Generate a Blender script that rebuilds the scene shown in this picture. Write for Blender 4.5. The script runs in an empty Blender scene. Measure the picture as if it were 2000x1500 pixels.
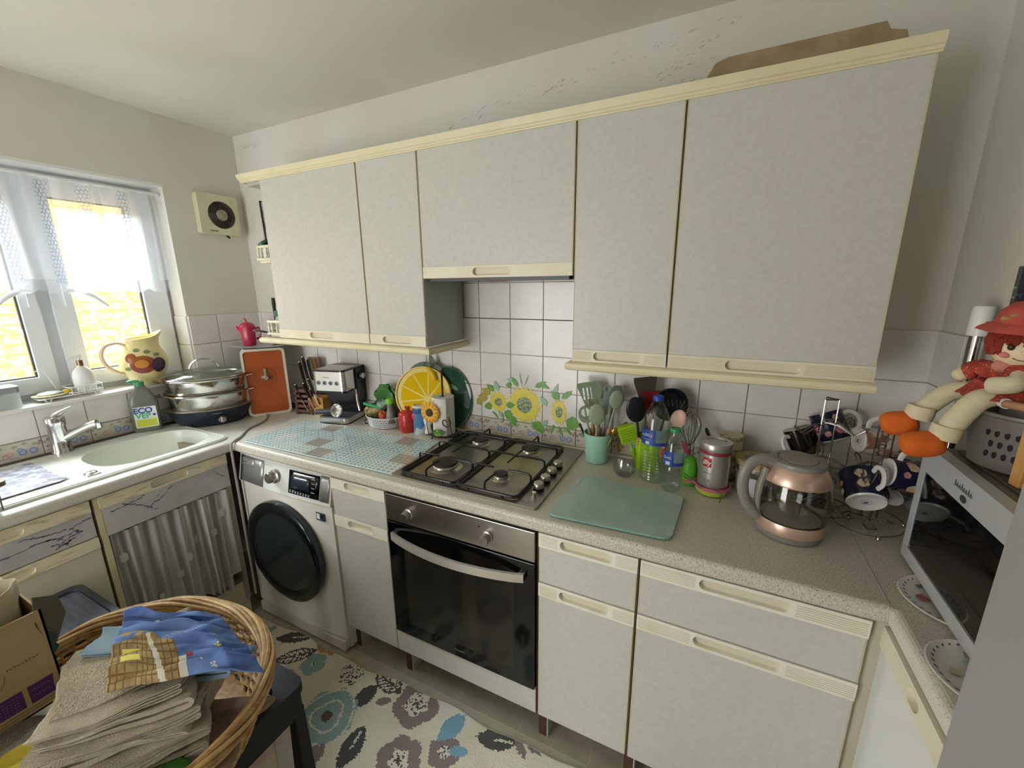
import bpy, bmesh, math, random
from mathutils import Vector, Matrix, Euler
from mathutils.geometry import tessellate_polygon
random.seed(7)
PI = math.pi
SC = bpy.context.scene
COL = SC.collection

# ---------------- camera, world, lights, exposure ----------------
CAM = Vector((2.4495, -1.5738, 1.5636))
yw, pt, rl = -0.4535, -0.2328, -0.0094
fw = Vector((math.sin(yw)*math.cos(pt), math.cos(yw)*math.cos(pt), math.sin(pt)))
rt = Vector((math.cos(yw), -math.sin(yw), 0)); up = rt.cross(fw)
r2 = rt*math.cos(rl) + up*math.sin(rl); u2 = -rt*math.sin(rl) + up*math.cos(rl)
cd = bpy.data.cameras.new('camera'); cam = bpy.data.objects.new('camera', cd); COL.objects.link(cam)
cd.sensor_width = 36; cd.lens = 799.88*36/2000; cd.clip_start = 0.02
m4 = Matrix.Identity(4)
for i in range(3):
    m4[i][0] = r2[i]; m4[i][1] = u2[i]; m4[i][2] = -fw[i]; m4[i][3] = CAM[i]
cam.matrix_world = m4
SC.camera = cam
SC.view_settings.view_transform = 'Standard'; SC.view_settings.look = 'None'
SC.view_settings.exposure = 0.68; SC.view_settings.gamma = 1.0
SC.view_settings.use_curve_mapping = False
W = bpy.data.worlds.new('sky'); SC.world = W; W.use_nodes = True
bg = W.node_tree.nodes['Background']; bg.inputs[0].default_value = (0.86, 0.93, 1.0, 1); bg.inputs[1].default_value = 1.9
def light(name, kind, loc, direction, energy, color, size=None, size_y=None):
    l = bpy.data.lights.new(name, kind); o = bpy.data.objects.new(name, l); COL.objects.link(o)
    o.location = loc; o.rotation_euler = Vector(direction).to_track_quat('-Z', 'Y').to_euler()
    l.energy = energy; l.color = color
    if size:
        l.shape = 'RECTANGLE'; l.size = size; l.size_y = size_y or size
    return l
s_ = light('sun', 'SUN', (4, -2, 6), (-0.55, -0.15, -0.82), 2.7, (1.0, 0.93, 0.80)); s_.angle = 0.02
light('window_daylight', 'AREA', (-1.45, -0.84, 2.95), (1, 0.0, -0.85), 350, (0.80, 0.90, 1.0), 2.2, 1.1)
light('added_fill_lamp', 'AREA', (0.85, -3.0, 1.02), (0.22, 1, 0.0), 16, (1.0, 0.965, 0.90), 0.95, 1.7)  # fill lamp added behind the camera, standing in an opening made for it

# ---------------- materials ----------------
def lin(c):
    if isinstance(c, str):
        c = [int(c[i:i+2], 16)/255 for i in (0, 2, 4)]
    return tuple((x/12.92 if x <= .04045 else ((x+.055)/1.055)**2.4) for x in c) + (1,)
MATS = {}
def mat(name, c, rough=.5, metal=0, spec=.5, c2=None, nscale=40, mix=.5, detail=4, lo=.4, hi=.6, bump=0, bscale=None, bdist=.002,
        alpha=1, emis=0, trans=0, ior=1.45, coat=0, speck=None, sscale=500, slo=.62, shi=.66, stretch=None, sheen=0, backbump=False):
    if name in MATS: return MATS[name]
    m = bpy.data.materials.new(name); m.use_nodes = True; MATS[name] = m
    nt = m.node_tree; N = nt.nodes; L = nt.links; b = N['Principled BSDF']
    b.inputs['Base Color'].default_value = lin(c); b.inputs['Roughness'].default_value = rough
    b.inputs['Metallic'].default_value = metal; b.inputs['Specular IOR Level'].default_value = spec
    b.inputs['Alpha'].default_value = alpha; b.inputs['Transmission Weight'].default_value = trans; b.inputs['IOR'].default_value = ior
    b.inputs['Coat Weight'].default_value = coat; b.inputs['Sheen Weight'].default_value = sheen
    if emis:
        b.inputs['Emission Color'].default_value = lin(c); b.inputs['Emission Strength'].default_value = emis
    tc = None
    def coord():
        nonlocal tc
        if tc is None:
            t = N.new('ShaderNodeTexCoord'); mp = N.new('ShaderNodeMapping'); L.new(t.outputs['Object'], mp.inputs[0])
            if stretch: mp.inputs['Scale'].default_value = stretch
            tc = mp.outputs[0]
        return tc
    last = None
    def noise_mix(base, col2, sc, a, z, det, fac):
        n = N.new('ShaderNodeTexNoise'); n.inputs['Scale'].default_value = sc; n.inputs['Detail'].default_value = det
        L.new(coord(), n.inputs['Vector'])
        r = N.new('ShaderNodeMapRange'); r.inputs['From Min'].default_value = a; r.inputs['From Max'].default_value = z
        r.inputs['To Max'].default_value = fac; L.new(n.outputs['Fac'], r.inputs['Value'])
        x = N.new('ShaderNodeMix'); x.data_type = 'RGBA'; L.new(r.outputs[0], x.inputs['Factor'])
        if base is None: x.inputs['A'].default_value = lin(c)
        else: L.new(base, x.inputs['A'])
        x.inputs['B'].default_value = lin(col2)
        return x.outputs['Result']
    if c2: last = noise_mix(last, c2, nscale, lo, hi, detail, mix)
    if speck: last = noise_mix(last, speck, sscale, slo, shi, 2, 1)
    if last is not None: L.new(last, b.inputs['Base Color'])
    if bump:
        n = N.new('ShaderNodeTexNoise'); n.inputs['Scale'].default_value = bscale or nscale; n.inputs['Detail'].default_value = 3
        L.new(coord(), n.inputs['Vector'])
        bp = N.new('ShaderNodeBump'); bp.inputs['Strength'].default_value = bump; bp.inputs['Distance'].default_value = bdist
        L.new(n.outputs['Fac'], bp.inputs['Height']); L.new(bp.outputs[0], b.inputs['Normal'])
    return m
def thin(name, c, alpha, rough=.1, gloss=.08, transl=0.0):
    """clear or sheer material: transparent mixed with glossy or with cloth; lets daylight through"""
    if name in MATS: return MATS[name]
    m = bpy.data.materials.new(name); m.use_nodes = True; MATS[name] = m
    nt = m.node_tree; N = nt.nodes; L = nt.links
    for n in list(N): N.remove(n)
    out = N.new('ShaderNodeOutputMaterial'); tr = N.new('ShaderNodeBsdfTransparent'); tr.inputs[0].default_value = lin(c) if not transl else (1, 1, 1, 1)
    mx = N.new('ShaderNodeMixShader'); L.new(tr.outputs[0], mx.inputs[1]); L.new(mx.outputs[0], out.inputs[0])
    if transl:
        d = N.new('ShaderNodeBsdfDiffuse'); d.inputs[0].default_value = lin(c)
        t = N.new('ShaderNodeBsdfTranslucent'); t.inputs[0].default_value = lin(c)
        m2 = N.new('ShaderNodeMixShader'); m2.inputs[0].default_value = transl
        L.new(d.outputs[0], m2.inputs[1]); L.new(t.outputs[0], m2.inputs[2]); L.new(m2.outputs[0], mx.inputs[2])
        mx.inputs[0].default_value = alpha
    else:
        g = N.new('ShaderNodeBsdfGlossy'); g.inputs['Roughness'].default_value = rough
        f = N.new('ShaderNodeLayerWeight'); f.inputs[0].default_value = .5
        pw = N.new('ShaderNodeMath'); pw.operation = 'POWER'; pw.inputs[1].default_value = 4.5; L.new(f.outputs['Facing'], pw.inputs[0])
        a = N.new('ShaderNodeMath'); a.operation = 'MULTIPLY_ADD'; a.inputs[1].default_value = .6; a.inputs[2].default_value = gloss
        L.new(pw.outputs[0], a.inputs[0]); L.new(a.outputs[0], mx.inputs[0]); L.new(g.outputs[0], mx.inputs[2])
    return m
lam = mat('door_laminate', 'cccac3', .38, c2='bfbdb5', nscale=70, mix=.45, detail=8, lo=.4, hi=.66, speck='c6c0ae', sscale=260, slo=.6, shi=.72)
lam_side = mat('carcass_laminate', 'bdbcb3', .5)
cream = mat('cream_trim', 'e4dec8', .42, c2='d8cca8', nscale=9, mix=.7, detail=5, lo=.45, hi=.75)
cream_dirty = mat('worn_cream_trim', 'e2d9bb', .5, c2='b79f6d', nscale=22, mix=.75, detail=8, lo=.52, hi=.72, stretch=(1, 1, 4))
white_strip = mat('white_handle_strip', 'eeeadd', .42, c2='e0d8c0', nscale=14, mix=.6, lo=.45, hi=.7)
dark_gap = mat('dark_gap', '3a332b', .8)
brownleg = mat('brown_leg', '5a3c29', .55, c2='3f281a', nscale=30)
worktop = mat('speckled_worktop', 'c6c0b2', .36, speck='8f897d', sscale=330, slo=.56, shi=.66, c2='d8d3c6', nscale=230, mix=.9)
wallp = mat('wall_paint', 'dcdad2', .75, c2='d3cdbb', nscale=2.2, mix=.6, detail=5, bump=.12, bscale=60)
ceilp = mat('ceiling_paint', 'dedccf', .8, c2='cbc7ae', nscale=1.3, mix=.75, detail=3, lo=.45, hi=.8, bump=.06, bscale=40)
tilem = mat('white_tile', 'e5e1dc', .16, c2='d8d2cc', nscale=9, mix=.5, bump=.03, bscale=14)
grout = mat('grout', 'cfc8ba', .85)
purew = mat('white_plastic', 'e8e8e4', .3)
blackp = mat('black_plastic', '15161a', .28)
blackm = mat('black_matte', '141414', .6)
steel = mat('brushed_steel', 'b5b1aa', .3, metal=1, c2='a29e96', nscale=30, stretch=(1, 1, 30))
chrome = mat('chrome', 'd8d8d8', .08, metal=1)
wirem = mat('wire_chrome', '9b9690', .22, metal=1)
enamel = mat('white_enamel', 'e8e5da', .22)
glassm = thin('clear_glass', 'f4f8f6', 0, .02, .03)

# ---------------- mesh builder ----------------
class MB:
    def __init__(s): s.v = []; s.f = []; s.mi = []; s.sm = []; s.ms = []; s.M = Matrix.Identity(4)
    def idx(s, m):
        if m not in s.ms: s.ms.append(m)
        return s.ms.index(m)
    def add(s, vs, fs, m, smooth=False, M=None):
        T = s.M @ M if M is not None else s.M
        b = len(s.v); i = s.idx(m)
        s.v += [T @ Vector(p) for p in vs]
        for f in fs: s.f.append([b+k for k in f]); s.mi.append(i); s.sm.append(smooth)
        return s
    def box(s, x0, x1, y0, y1, z0, z1, m, M=None):
        vs = [(x, y, z) for z in (z0, z1) for y in (y0, y1) for x in (x0, x1)]
        return s.add(vs, [(0, 2, 3, 1), (4, 5, 7, 6), (0, 1, 5, 4), (2, 6, 7, 3), (0, 4, 6, 2), (1, 3, 7, 5)], m, False, M)
    def plate(s, outer, holes, t0, t1, m, M=None, side=None):
        loops = [outer]+list(holes); pts = [p for l in loops for p in l]; n = len(pts)
        tris = tessellate_polygon([[Vector((p[0], p[1], 0)) for p in l] for l in loops])
        vs = [(p[0], p[1], t0) for p in pts]+[(p[0], p[1], t1) for p in pts]
        fs = [tuple(t) for t in tris]+[tuple(k+n for k in t) for t in tris]
        s.add(vs, fs, m, False, M); o = 0; fs = []
        for l in loops:
            k = len(l)
            for i in range(k): fs.append((o+i, o+(i+1) % k, n+o+(i+1) % k, n+o+i))
            o += k
        s.add(vs, fs, side or m, False, M); return s
    def lathe(s, prof, m, c=(0, 0, 0), seg=24, M=None, smooth=True, sx=1, sy=1, wob=None, cap=True):
        vs = []; fs = []; n = len(prof)
        for i in range(seg):
            a = 2*PI*i/seg; k = 1 if wob is None else wob(a)
            for r, z in prof: vs.append((c[0]+r*k*math.cos(a)*sx, c[1]+r*k*math.sin(a)*sy, c[2]+z))
        for i in range(seg):
            j = (i+1) % seg
            for q in range(n-1): fs.append((i*n+q, j*n+q, j*n+q+1, i*n+q+1))
        if cap and prof[0][0] > 1e-5: fs.append(tuple(i*n for i in range(seg))[::-1])
        if cap and prof[-1][0] > 1e-5: fs.append(tuple(i*n+n-1 for i in range(seg)))
        return s.add(vs, fs, m, smooth, M)
    def shell(s, prof, m, **k):
        return s.lathe(prof, m, **k)
    def ell(s, c, r, m, seg=16, rings=10, M=None):
        prof = [(math.sin(PI*i/rings), -math.cos(PI*i/rings)) for i in range(rings+1)]
        T = Matrix.Translation(c) @ Matrix.Diagonal((r[0], r[1], r[2], 1))
        if M is not None: T = M @ T
        vs = []; fs = []
        for i in range(seg):
            a = 2*PI*i/seg
            for rr, z in prof: vs.append((rr*math.cos(a), rr*math.sin(a), z))
        n = rings+1
        for i in range(seg):
            j = (i+1) % seg
            for q in range(rings): fs.append((i*n+q, j*n+q, j*n+q+1, i*n+q+1))
        return s.add(vs, fs, m, True, T)
    def tube(s, pts, r, m, seg=8, closed=False, flat=1.0):
        P = [Vector(p) for p in pts]; n = len(P)
        if n < 2: return s
        R = r if isinstance(r, (list, tuple)) else [r]*n
        vs = []; fs = []; T0 = None; N0 = None
        for i in range(n):
            a = P[i-1] if (i or closed) else P[0]; b = P[(i+1) % n] if (i < n-1 or closed) else P[n-1]
            t = (b-a).normalized() if (b-a).length > 1e-9 else (T0 or Vector((0, 0, 1)))
            if N0 is None:
                h = Vector((0, 0, 1)) if abs(t.z) < .9 else Vector((1, 0, 0)); nn = (h-t*h.dot(t)).normalized()
            else:
                nn = N0-t*N0.dot(t); nn = nn.normalized() if nn.length > 1e-6 else N0
            N0 = nn; T0 = t; bb = t.cross(nn)
            for k in range(seg):
                an = 2*PI*k/seg; vs.append(P[i]+nn*math.cos(an)*R[i]*flat+bb*math.sin(an)*R[i])
        for i in range(n if closed else n-1):
            j = (i+1) % n
            for k in range(seg):
                l = (k+1) % seg; fs.append((i*seg+k, i*seg+l, j*seg+l, j*seg+k))
        if not closed: fs.append(tuple(range(seg))[::-1]); fs.append(tuple((n-1)*seg+k for k in range(seg)))
        return s.add(vs, fs, m, seg > 5)
    def grid(s, fn, nu, nv, m, smooth=True, cu=False):
        vs = [fn(i/nu, j/nv) for i in range(nu+(0 if cu else 1)) for j in range(nv+1)]; w = nv+1; fs = []
        for i in range(nu):
            a = i; b = (i+1) % nu if cu else i+1
            for j in range(nv): fs.append((a*w+j, b*w+j, b*w+j+1, a*w+j+1))
        return s.add(vs, fs, m, smooth)
    def flat(s, poly, m, M=None):
        return s.add([(p[0], p[1], 0) for p in poly], [tuple(range(len(poly)))], m, False, M)
    def mesh(s, name):
        me = bpy.data.meshes.new(name); me.from_pydata([tuple(v) for v in s.v], [], s.f)
        for m in s.ms: me.materials.append(m)
        me.polygons.foreach_set('material_index', s.mi); me.polygons.foreach_set('use_smooth', s.sm)
        me.update(); bm = bmesh.new(); bm.from_mesh(me); bmesh.ops.recalc_face_normals(bm, faces=bm.faces); bm.to_mesh(me); bm.free()
        if any(s.sm): me.set_sharp_from_angle(angle=math.radians(42))
        return me
    def build(s, name, parent=None, loc=(0, 0, 0), rot=(0, 0, 0), bevel=0, solid=0, sub=0):
        o = bpy.data.objects.new(name, s.mesh(name)); COL.objects.link(o)
        o.location = loc; o.rotation_euler = rot
        if parent: o.parent = parent
        if solid: q = o.modifiers.new('s', 'SOLIDIFY'); q.thickness = solid; q.offset = 0
        if bevel:
            q = o.modifiers.new('b', 'BEVEL'); q.width = bevel; q.segments = 2; q.limit_method = 'ANGLE'; q.angle_limit = .7
        if sub: q = o.modifiers.new('u', 'SUBSURF'); q.levels = q.render_levels = sub
        return o
def cat(pts, n=5):
    """smooth curve through the given points"""
    P = [Vector(p) for p in pts]; P = [P[0]*2-P[1]]+P+[P[-1]*2-P[-2]]; o = []
    for i in range(1, len(P)-2):
        for k in range(n):
            t = k/n; o.append(.5*((2*P[i])+(P[i+1]-P[i-1])*t+(2*P[i-1]-5*P[i]+4*P[i+1]-P[i+2])*t*t+(3*P[i]-P[i-1]-3*P[i+1]+P[i+2])*t**3))
    return o+[P[-2]]
def tag(o, label=None, cat=None, group=None, kind=None):
    if label: o['label'] = label
    if cat: o['category'] = cat
    if group: o['group'] = group
    if kind: o['kind'] = kind
    return o
def thing(name, label, cat, loc=(0, 0, 0), rot=0, group=None):
    o = bpy.data.objects.new(name, None); COL.objects.link(o); o.location = loc; o.empty_display_size = .05
    o.rotation_euler = rot if isinstance(rot, (tuple, Euler)) else (0, 0, rot)
    return tag(o, label, cat, group)
def struct(name, loc=(0, 0, 0)):
    o = bpy.data.objects.new(name, None); COL.objects.link(o); o.location = loc; o['kind'] = 'structure'; return o
def B(x0, x1, y0, y1, z0, z1, m): return MB().box(x0, x1, y0, y1, z0, z1, m)
def rrect(x0, x1, y0, y1, r, n=5):
    o = []
    for cx, cy, a in ((x1-r, y1-r, 0), (x0+r, y1-r, 90), (x0+r, y0+r, 180), (x1-r, y0+r, 270)):
        for i in range(n+1):
            t = math.radians(a+90*i/n); o.append((cx+r*math.cos(t), cy+r*math.sin(t)))
    return o
def circ(cx, cy, r, n=16, ry=None):
    return [(cx+r*math.cos(2*PI*i/n), cy+(ry or r)*math.sin(2*PI*i/n)) for i in range(n)]
def RX(a): return Matrix.Rotation(a, 4, 'X')
def RY(a): return Matrix.Rotation(a, 4, 'Y')
def RZ(a): return Matrix.Rotation(a, 4, 'Z')
def T(x, y, z): return Matrix.Translation((x, y, z))
FRONT = RX(PI/2)      # 2D (x,y) -> (x, z), extrusion -> -y
def text(s, m, size, parent, M, name='lettering', bold=0, align='CENTER', ext=.0004, shear=0, label=None):
    cu = bpy.data.curves.new(name, 'FONT'); cu.body = s; cu.size = size; cu.align_x = align; cu.align_y = 'CENTER'; cu.extrude = ext; cu.offset = bold; cu.shear = shear
    o = bpy.data.objects.new(name, cu); COL.objects.link(o)
    dg = bpy.context.evaluated_depsgraph_get(); me = bpy.data.meshes.new_from_object(o.evaluated_get(dg))
    bpy.data.objects.remove(o); me.materials.clear(); me.materials.append(m)
    o = bpy.data.objects.new(name, me); COL.objects.link(o); o.parent = parent; o.matrix_local = M
    if label: o['label'] = label
    return o
def scribble(m, parent, M, w, h, n=14, name='lettering', r=.0006):
    """worn printed line that cannot be read any more: small uneven marks"""
    b = MB(); x = 0; rs = random.Random(int(w*1e5)+n)
    for i in range(n):
        ww = w/n*rs.uniform(.45, .8); hh = h*rs.uniform(.45, 1)
        b.box(x, x+ww*.35, 0, hh, 0, r, m); b.box(x, x+ww, 0 if i % 2 else hh-h*.2, h*.2 if i % 2 else hh, 0, r, m); x += w/n
    o = b.build(name, parent); o.matrix_local = M @ T(-w/2, -h/2, 0); return o

# ---------------- room shell ----------------
H = 2.374; XR = 3.034; XR2 = 3.46; YF = -3.0
fl = struct('floor')
B(-.05, XR2+.1, YF-.1, .1, -.1, -.004, grout).build('subfloor', fl)
vinyl = mat('vinyl_floor', 'bdb5a0', .4, c2='928a76', nscale=5, mix=.8, detail=6, lo=.35, hi=.7)
vg = mat('vinyl_joint', 'cdc4ac', .5)
B(-.0, XR2, YF, 0, -.004, -.0012, vg).build('joint_bed', fl)
tm = B(-.0635, .0635, -.0635, .0635, -.0015, 0, vinyl).mesh('floor_tile')
k = 0
for i in range(19):
    for j in range(8):
        o = bpy.data.objects.new('floor_tile', tm); COL.objects.link(o); o.parent = fl; o.location = (.193+.13*i, -.015-.13*(j+.5), 0)
far_t = MB()
for i in range(26):
    for j in range(23):
        x = .063+.13*i; y = -.015-.13*(j+.5)
        if (j < 8 and 1 <= i < 20) or x > XR2-.06: continue
        far_t.box(x-.0635, x+.0635, y-.0635, y+.0635, -.0015, 0, vinyl)
o = far_t.build('floor_tile', fl); o['kind'] = 'stuff'
ce = B(-.05, XR2+.1, YF-.1, .1, H, H+.1, ceilp).build('ceiling'); ce['kind'] = 'structure'
wb = struct('wall_back'); B(-.2, XR2+.1, 0, .1, 0, H, wallp).build('wall_surface', wb)
wl = struct('wall_left')
WY0, WY1, WZ0, WZ1 = -1.42, -.38, 1.112, 2.06
MB().plate([(YF, 0), (0, 0), (0, H), (YF, H)], [[(WY0, WZ0), (WY0, WZ1), (WY1, WZ1), (WY1, WZ0)]], -.30, 0, wallp,
           M=Matrix(((0, 0, 1, 0), (1, 0, 0, 0), (0, 1, 0, 0), (0, 0, 0, 1)))).build('wall_surface', wl)
wr = struct('wall_right')
MB().box(XR2, XR2+.1, YF, .1, 0, H, wallp).build('wall_surface', wr)
MB().box(XR, XR2, -.285, 0, 0, H, wallp).build('pipe_boxing', wr)
wf = struct('wall_front')
MB().plate([(0, 0), (XR2, 0), (XR2, H), (0, H)], [[(.3, .02), (.3, 2.0), (1.4, 2.0), (1.4, .02)]], 0, .1, wallp, M=T(0, YF, 0) @ FRONT).build('wall_surface', wf)  # opening in the unseen wall is added to let fill light in
# tiles
def tilemesh(w, h, m=tilem, d=.0065, e=.0012):
    b = MB(); w2 = w-.0018; h2 = h-.0018; x, z = .0009, .0009
    vs = [(x, 0, z), (x+w2, 0, z), (x+w2, 0, z+h2), (x, 0, z+h2), (x+e, -d, z+e), (x+w2-e, -d, z+e), (x+w2-e, -d, z+h2-e), (x+e, -d, z+h2-e)]
    b.add(vs, [(4, 5, 6, 7), (0, 1, 5, 4), (1, 2, 6, 5), (2, 3, 7, 6), (3, 0, 4, 7)], m); return b
TM = {}
def put_tile(parent, name, w, h, x, z, side, mk=None):
    key = (name, round(w, 3), round(h, 3))
    if key not in TM: TM[key] = (mk or tilemesh)(w, h).mesh(name)
    o = bpy.data.objects.new(name, TM[key]); COL.objects.link(o); o.parent = parent
    if side == 'back': o.location = (x, -.0008, z)
    elif side == 'left': o.location = (.0008, x, z); o.rotation_euler = (0, 0, PI/2)
    elif side == 'right': o.location = (XR-.0008, x, z); o.rotation_euler = (0, 0, -PI/2)
    elif side == 'boxfront': o.location = (x, -.285-.0008, z)
blue = mat('print_blue', '7f93bd', .2); blue2 = mat('print_light_blue', 'a9b8d4', .2); mauve = mat('print_mauve', 'a48794', .2)
pgrn = mat('print_green', '9fa987', .2); pink_ = mat('print_pink', 'cfa5a0', .2); bordm = mat('border_tile', 'd2cbc0', .2, c2='c3b9aa', nscale=14, mix=.6)
def bordermesh(w, h):
    b = tilemesh(w, h, bordm); d = [0]
    def fl_(poly, m):
        d[0] += .00005; b.flat(poly, m, T(0, -.00655-d[0], 0) @ FRONT)
    if w > .1:
        s = w/.15
        for a in (0, .35): fl_([(x*s, y) for x, y in [(.01, .055), (.02+a*.05, .068), (.045, .06), (.03, .045)]], pgrn)
        for x, y in ((.062, .056), (.09, .062), (.118, .054), (.035, .03)):
            fl_([(x*s, y), (x*s+.012, y+.006), (x*s+.022, y), (x*s+.010, y-.006)], pgrn)
        for x, y, r in ((.092, .028, .0125), (.086, .04, .008), (.121, .027, .0125)):
            fl_(circ(x*s, y, r, 14), blue); fl_(circ(x*s, y, r*.68, 14), blue2)
        for x, y, r in ((.058, .03, .009), (.044, .022, .008)):
            fl_(circ(x*s, y, r, 12), pink_); fl_(circ(x*s, y, r*.55, 10), bordm)
        for x, y in ((.006, .05), (.012, .03), (.146*1, .06), (.14, .05), (.018, .058)): fl_(circ(min(x*s, w-.006), y, .0055, 8), mauve)
        fl_([(.005, .012), (.04*s, .018), (.08*s, .009), (.08*s, .011), (.04*s, .020), (.005, .014)], pgrn)
        fl_([(0.003, .072), (w-.003, .070), (w-.003, .0715), (0.003, .0735)], pgrn)
    return b
ZB = .907
for i in range(-11, 10):
    x = 1.53+.15*i; w = .15
    if x < 0: x = .0; w = .03
    if i == -11: x = 0; w = .03
    put_tile(wb, 'border_tile', w, .075, x, ZB, 'back', bordermesh)
    for r in range(3):
        put_tile(wb, 'wall_tile', w, .15, x, .982+.15*r, 'back')
for x, w in ((1.455, .075), (1.53, .15), (1.68, .15), (1.83, .15), (1.98, .05)):
    put_tile(wb, 'wall_tile', w, .15, x, 1.432, 'back')
    if x != 1.53: put_tile(wb, 'wall_tile', w, .03, x, 1.582, 'back')
for i in range(0, 10):
    y = -.092-.15*i; w = .15
    put_tile(wl, 'border_tile', w, .075, y-.15, ZB, 'left', bordermesh)
    put_tile(wl, 'wall_tile', w, .13, y-.15, .982, 'left')
put_tile(wl, 'border_tile', .092, .075, -.092, ZB, 'left', bordermesh); put_tile(wl, 'wall_tile', .092, .13, -.092, .982, 'left')
for y, w in ((-.38, .138), (-.242, .15), (-.092, .092)):
    for z, h in ((1.112, .17), (1.282, .15)): put_tile(wl, 'wall_tile', w, h, y, z, 'left')
for y, w in ((-.0, .15), (-.15, .135)):
    put_tile(wr, 'border_tile', w, .075, y, ZB, 'right', bordermesh)
    for r in range(3): put_tile(wr, 'wall_tile', w, .15, y, .982+.15*r, 'right')
for x in (XR, XR+.15, XR+.3):
    for r in range(3): put_tile(wr, 'wall_tile', .15 if x < XR+.29 else .12, .15, x, .982+.15*r, 'boxfront')
B(XR, XR2, -.2855, -.285, .9, 1.434, grout).build('grout_bed', wr); B(XR-.0006, XR, -.285, 0, .9, 1.434, grout).build('grout_bed', wr)
B(0, XR, -.0006, 0, .9, 1.434, grout).build('grout_bed', wb); B(1.45, 2.04, -.0006, 0, 1.43, 1.62, grout).build('grout_bed', wb)
B(0, .0006, -1.6, -.38, .9, 1.112, grout).build('grout_bed', wl); B(0, .0006, -.38, 0, .9, 1.434, grout).build('grout_bed', wl)
# reveal tiles on the window cheek, then the sill
for z, h in ((1.112, .17), (1.282, .15)):
    o = bpy.data.objects.new('wall_tile', tilemesh(.125, h).mesh('reveal_tile')); COL.objects.link(o); o.parent = wl; o.location = (-.125, -.3805, z)
se = B(0, XR-.006, -.022, -.007, .899, .9085, cream).build('trim_1', bevel=.002); se['kind'] = 'structure'
se = B(.007, .02, -1.6, -.03, .899, .9065, mat('dark_sealant', '57524a', .6)).build('trim_2'); se['kind'] = 'structure'
# torn plaster patch above the cornice, mould marks in the corner
patchm = mat('bare_plaster', 'b09c7c', .85, c2='9c8664', nscale=14, mix=.8, detail=5)
MB().plate([(2.28, 2.07), (2.33, 2.12), (2.365, 2.19), (2.385, 2.222), (2.42, 2.232), (2.79, 2.235), (2.80, 2.215), (2.835, 2.205), (2.85, 2.15), (2.85, 2.07)], [], .0004, .0014, patchm, M=FRONT).build('bare_patch', wb)
MB().plate([(1.56, 1.585), (1.66, 1.585), (1.66, 1.60), (1.56, 1.60)], [], .0004, .0016, patchm, M=FRONT).build('bare_patch', wb)
mould = mat('mould_mark', '8d8673', .9); mk = MB()
for n in range(90):
    t = random.random(); x = 1.35+1.1*t+random.gauss(0, .02); z = 2.20+.13*t+random.gauss(0, .012)
    if random.random() < .4: x = 2.2+random.random()*.25; z = 2.22+(x-2.2)*random.choice((.4, -.2, .1))+random.gauss(0, .006)
    l = random.uniform(.003, .014); mk.add([(x, -.0012, z), (x+l, -.0012, z+l*.5), (x+l, -.0012, z+l*.5+.0013), (x, -.0012, z+.0015)], [(0, 1, 2, 3)], mould)
for n in range(26):
    x = .05+random.random()*.14; z = 2.30+random.gauss(0, .006)+.04*x; mk.add([(x, -.0012, z), (x+.005, -.0012, z+.001), (x+.004, -.0012, z+.003), (x, -.0012, z+.002)], [(0, 1, 2, 3)], mould)
for n in range(46):
    x = 1.9+random.random()*.5; z = 2.088+random.random()*.012; mk.add([(x, -.0012, z), (x+.02, -.0012, z+.001), (x+.02, -.0012, z+.005), (x, -.0012, z+.004)], [(0, 1, 2, 3)], mould)
o = mk.build('mould_marks', wb); o['kind'] = 'stuff'

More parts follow.
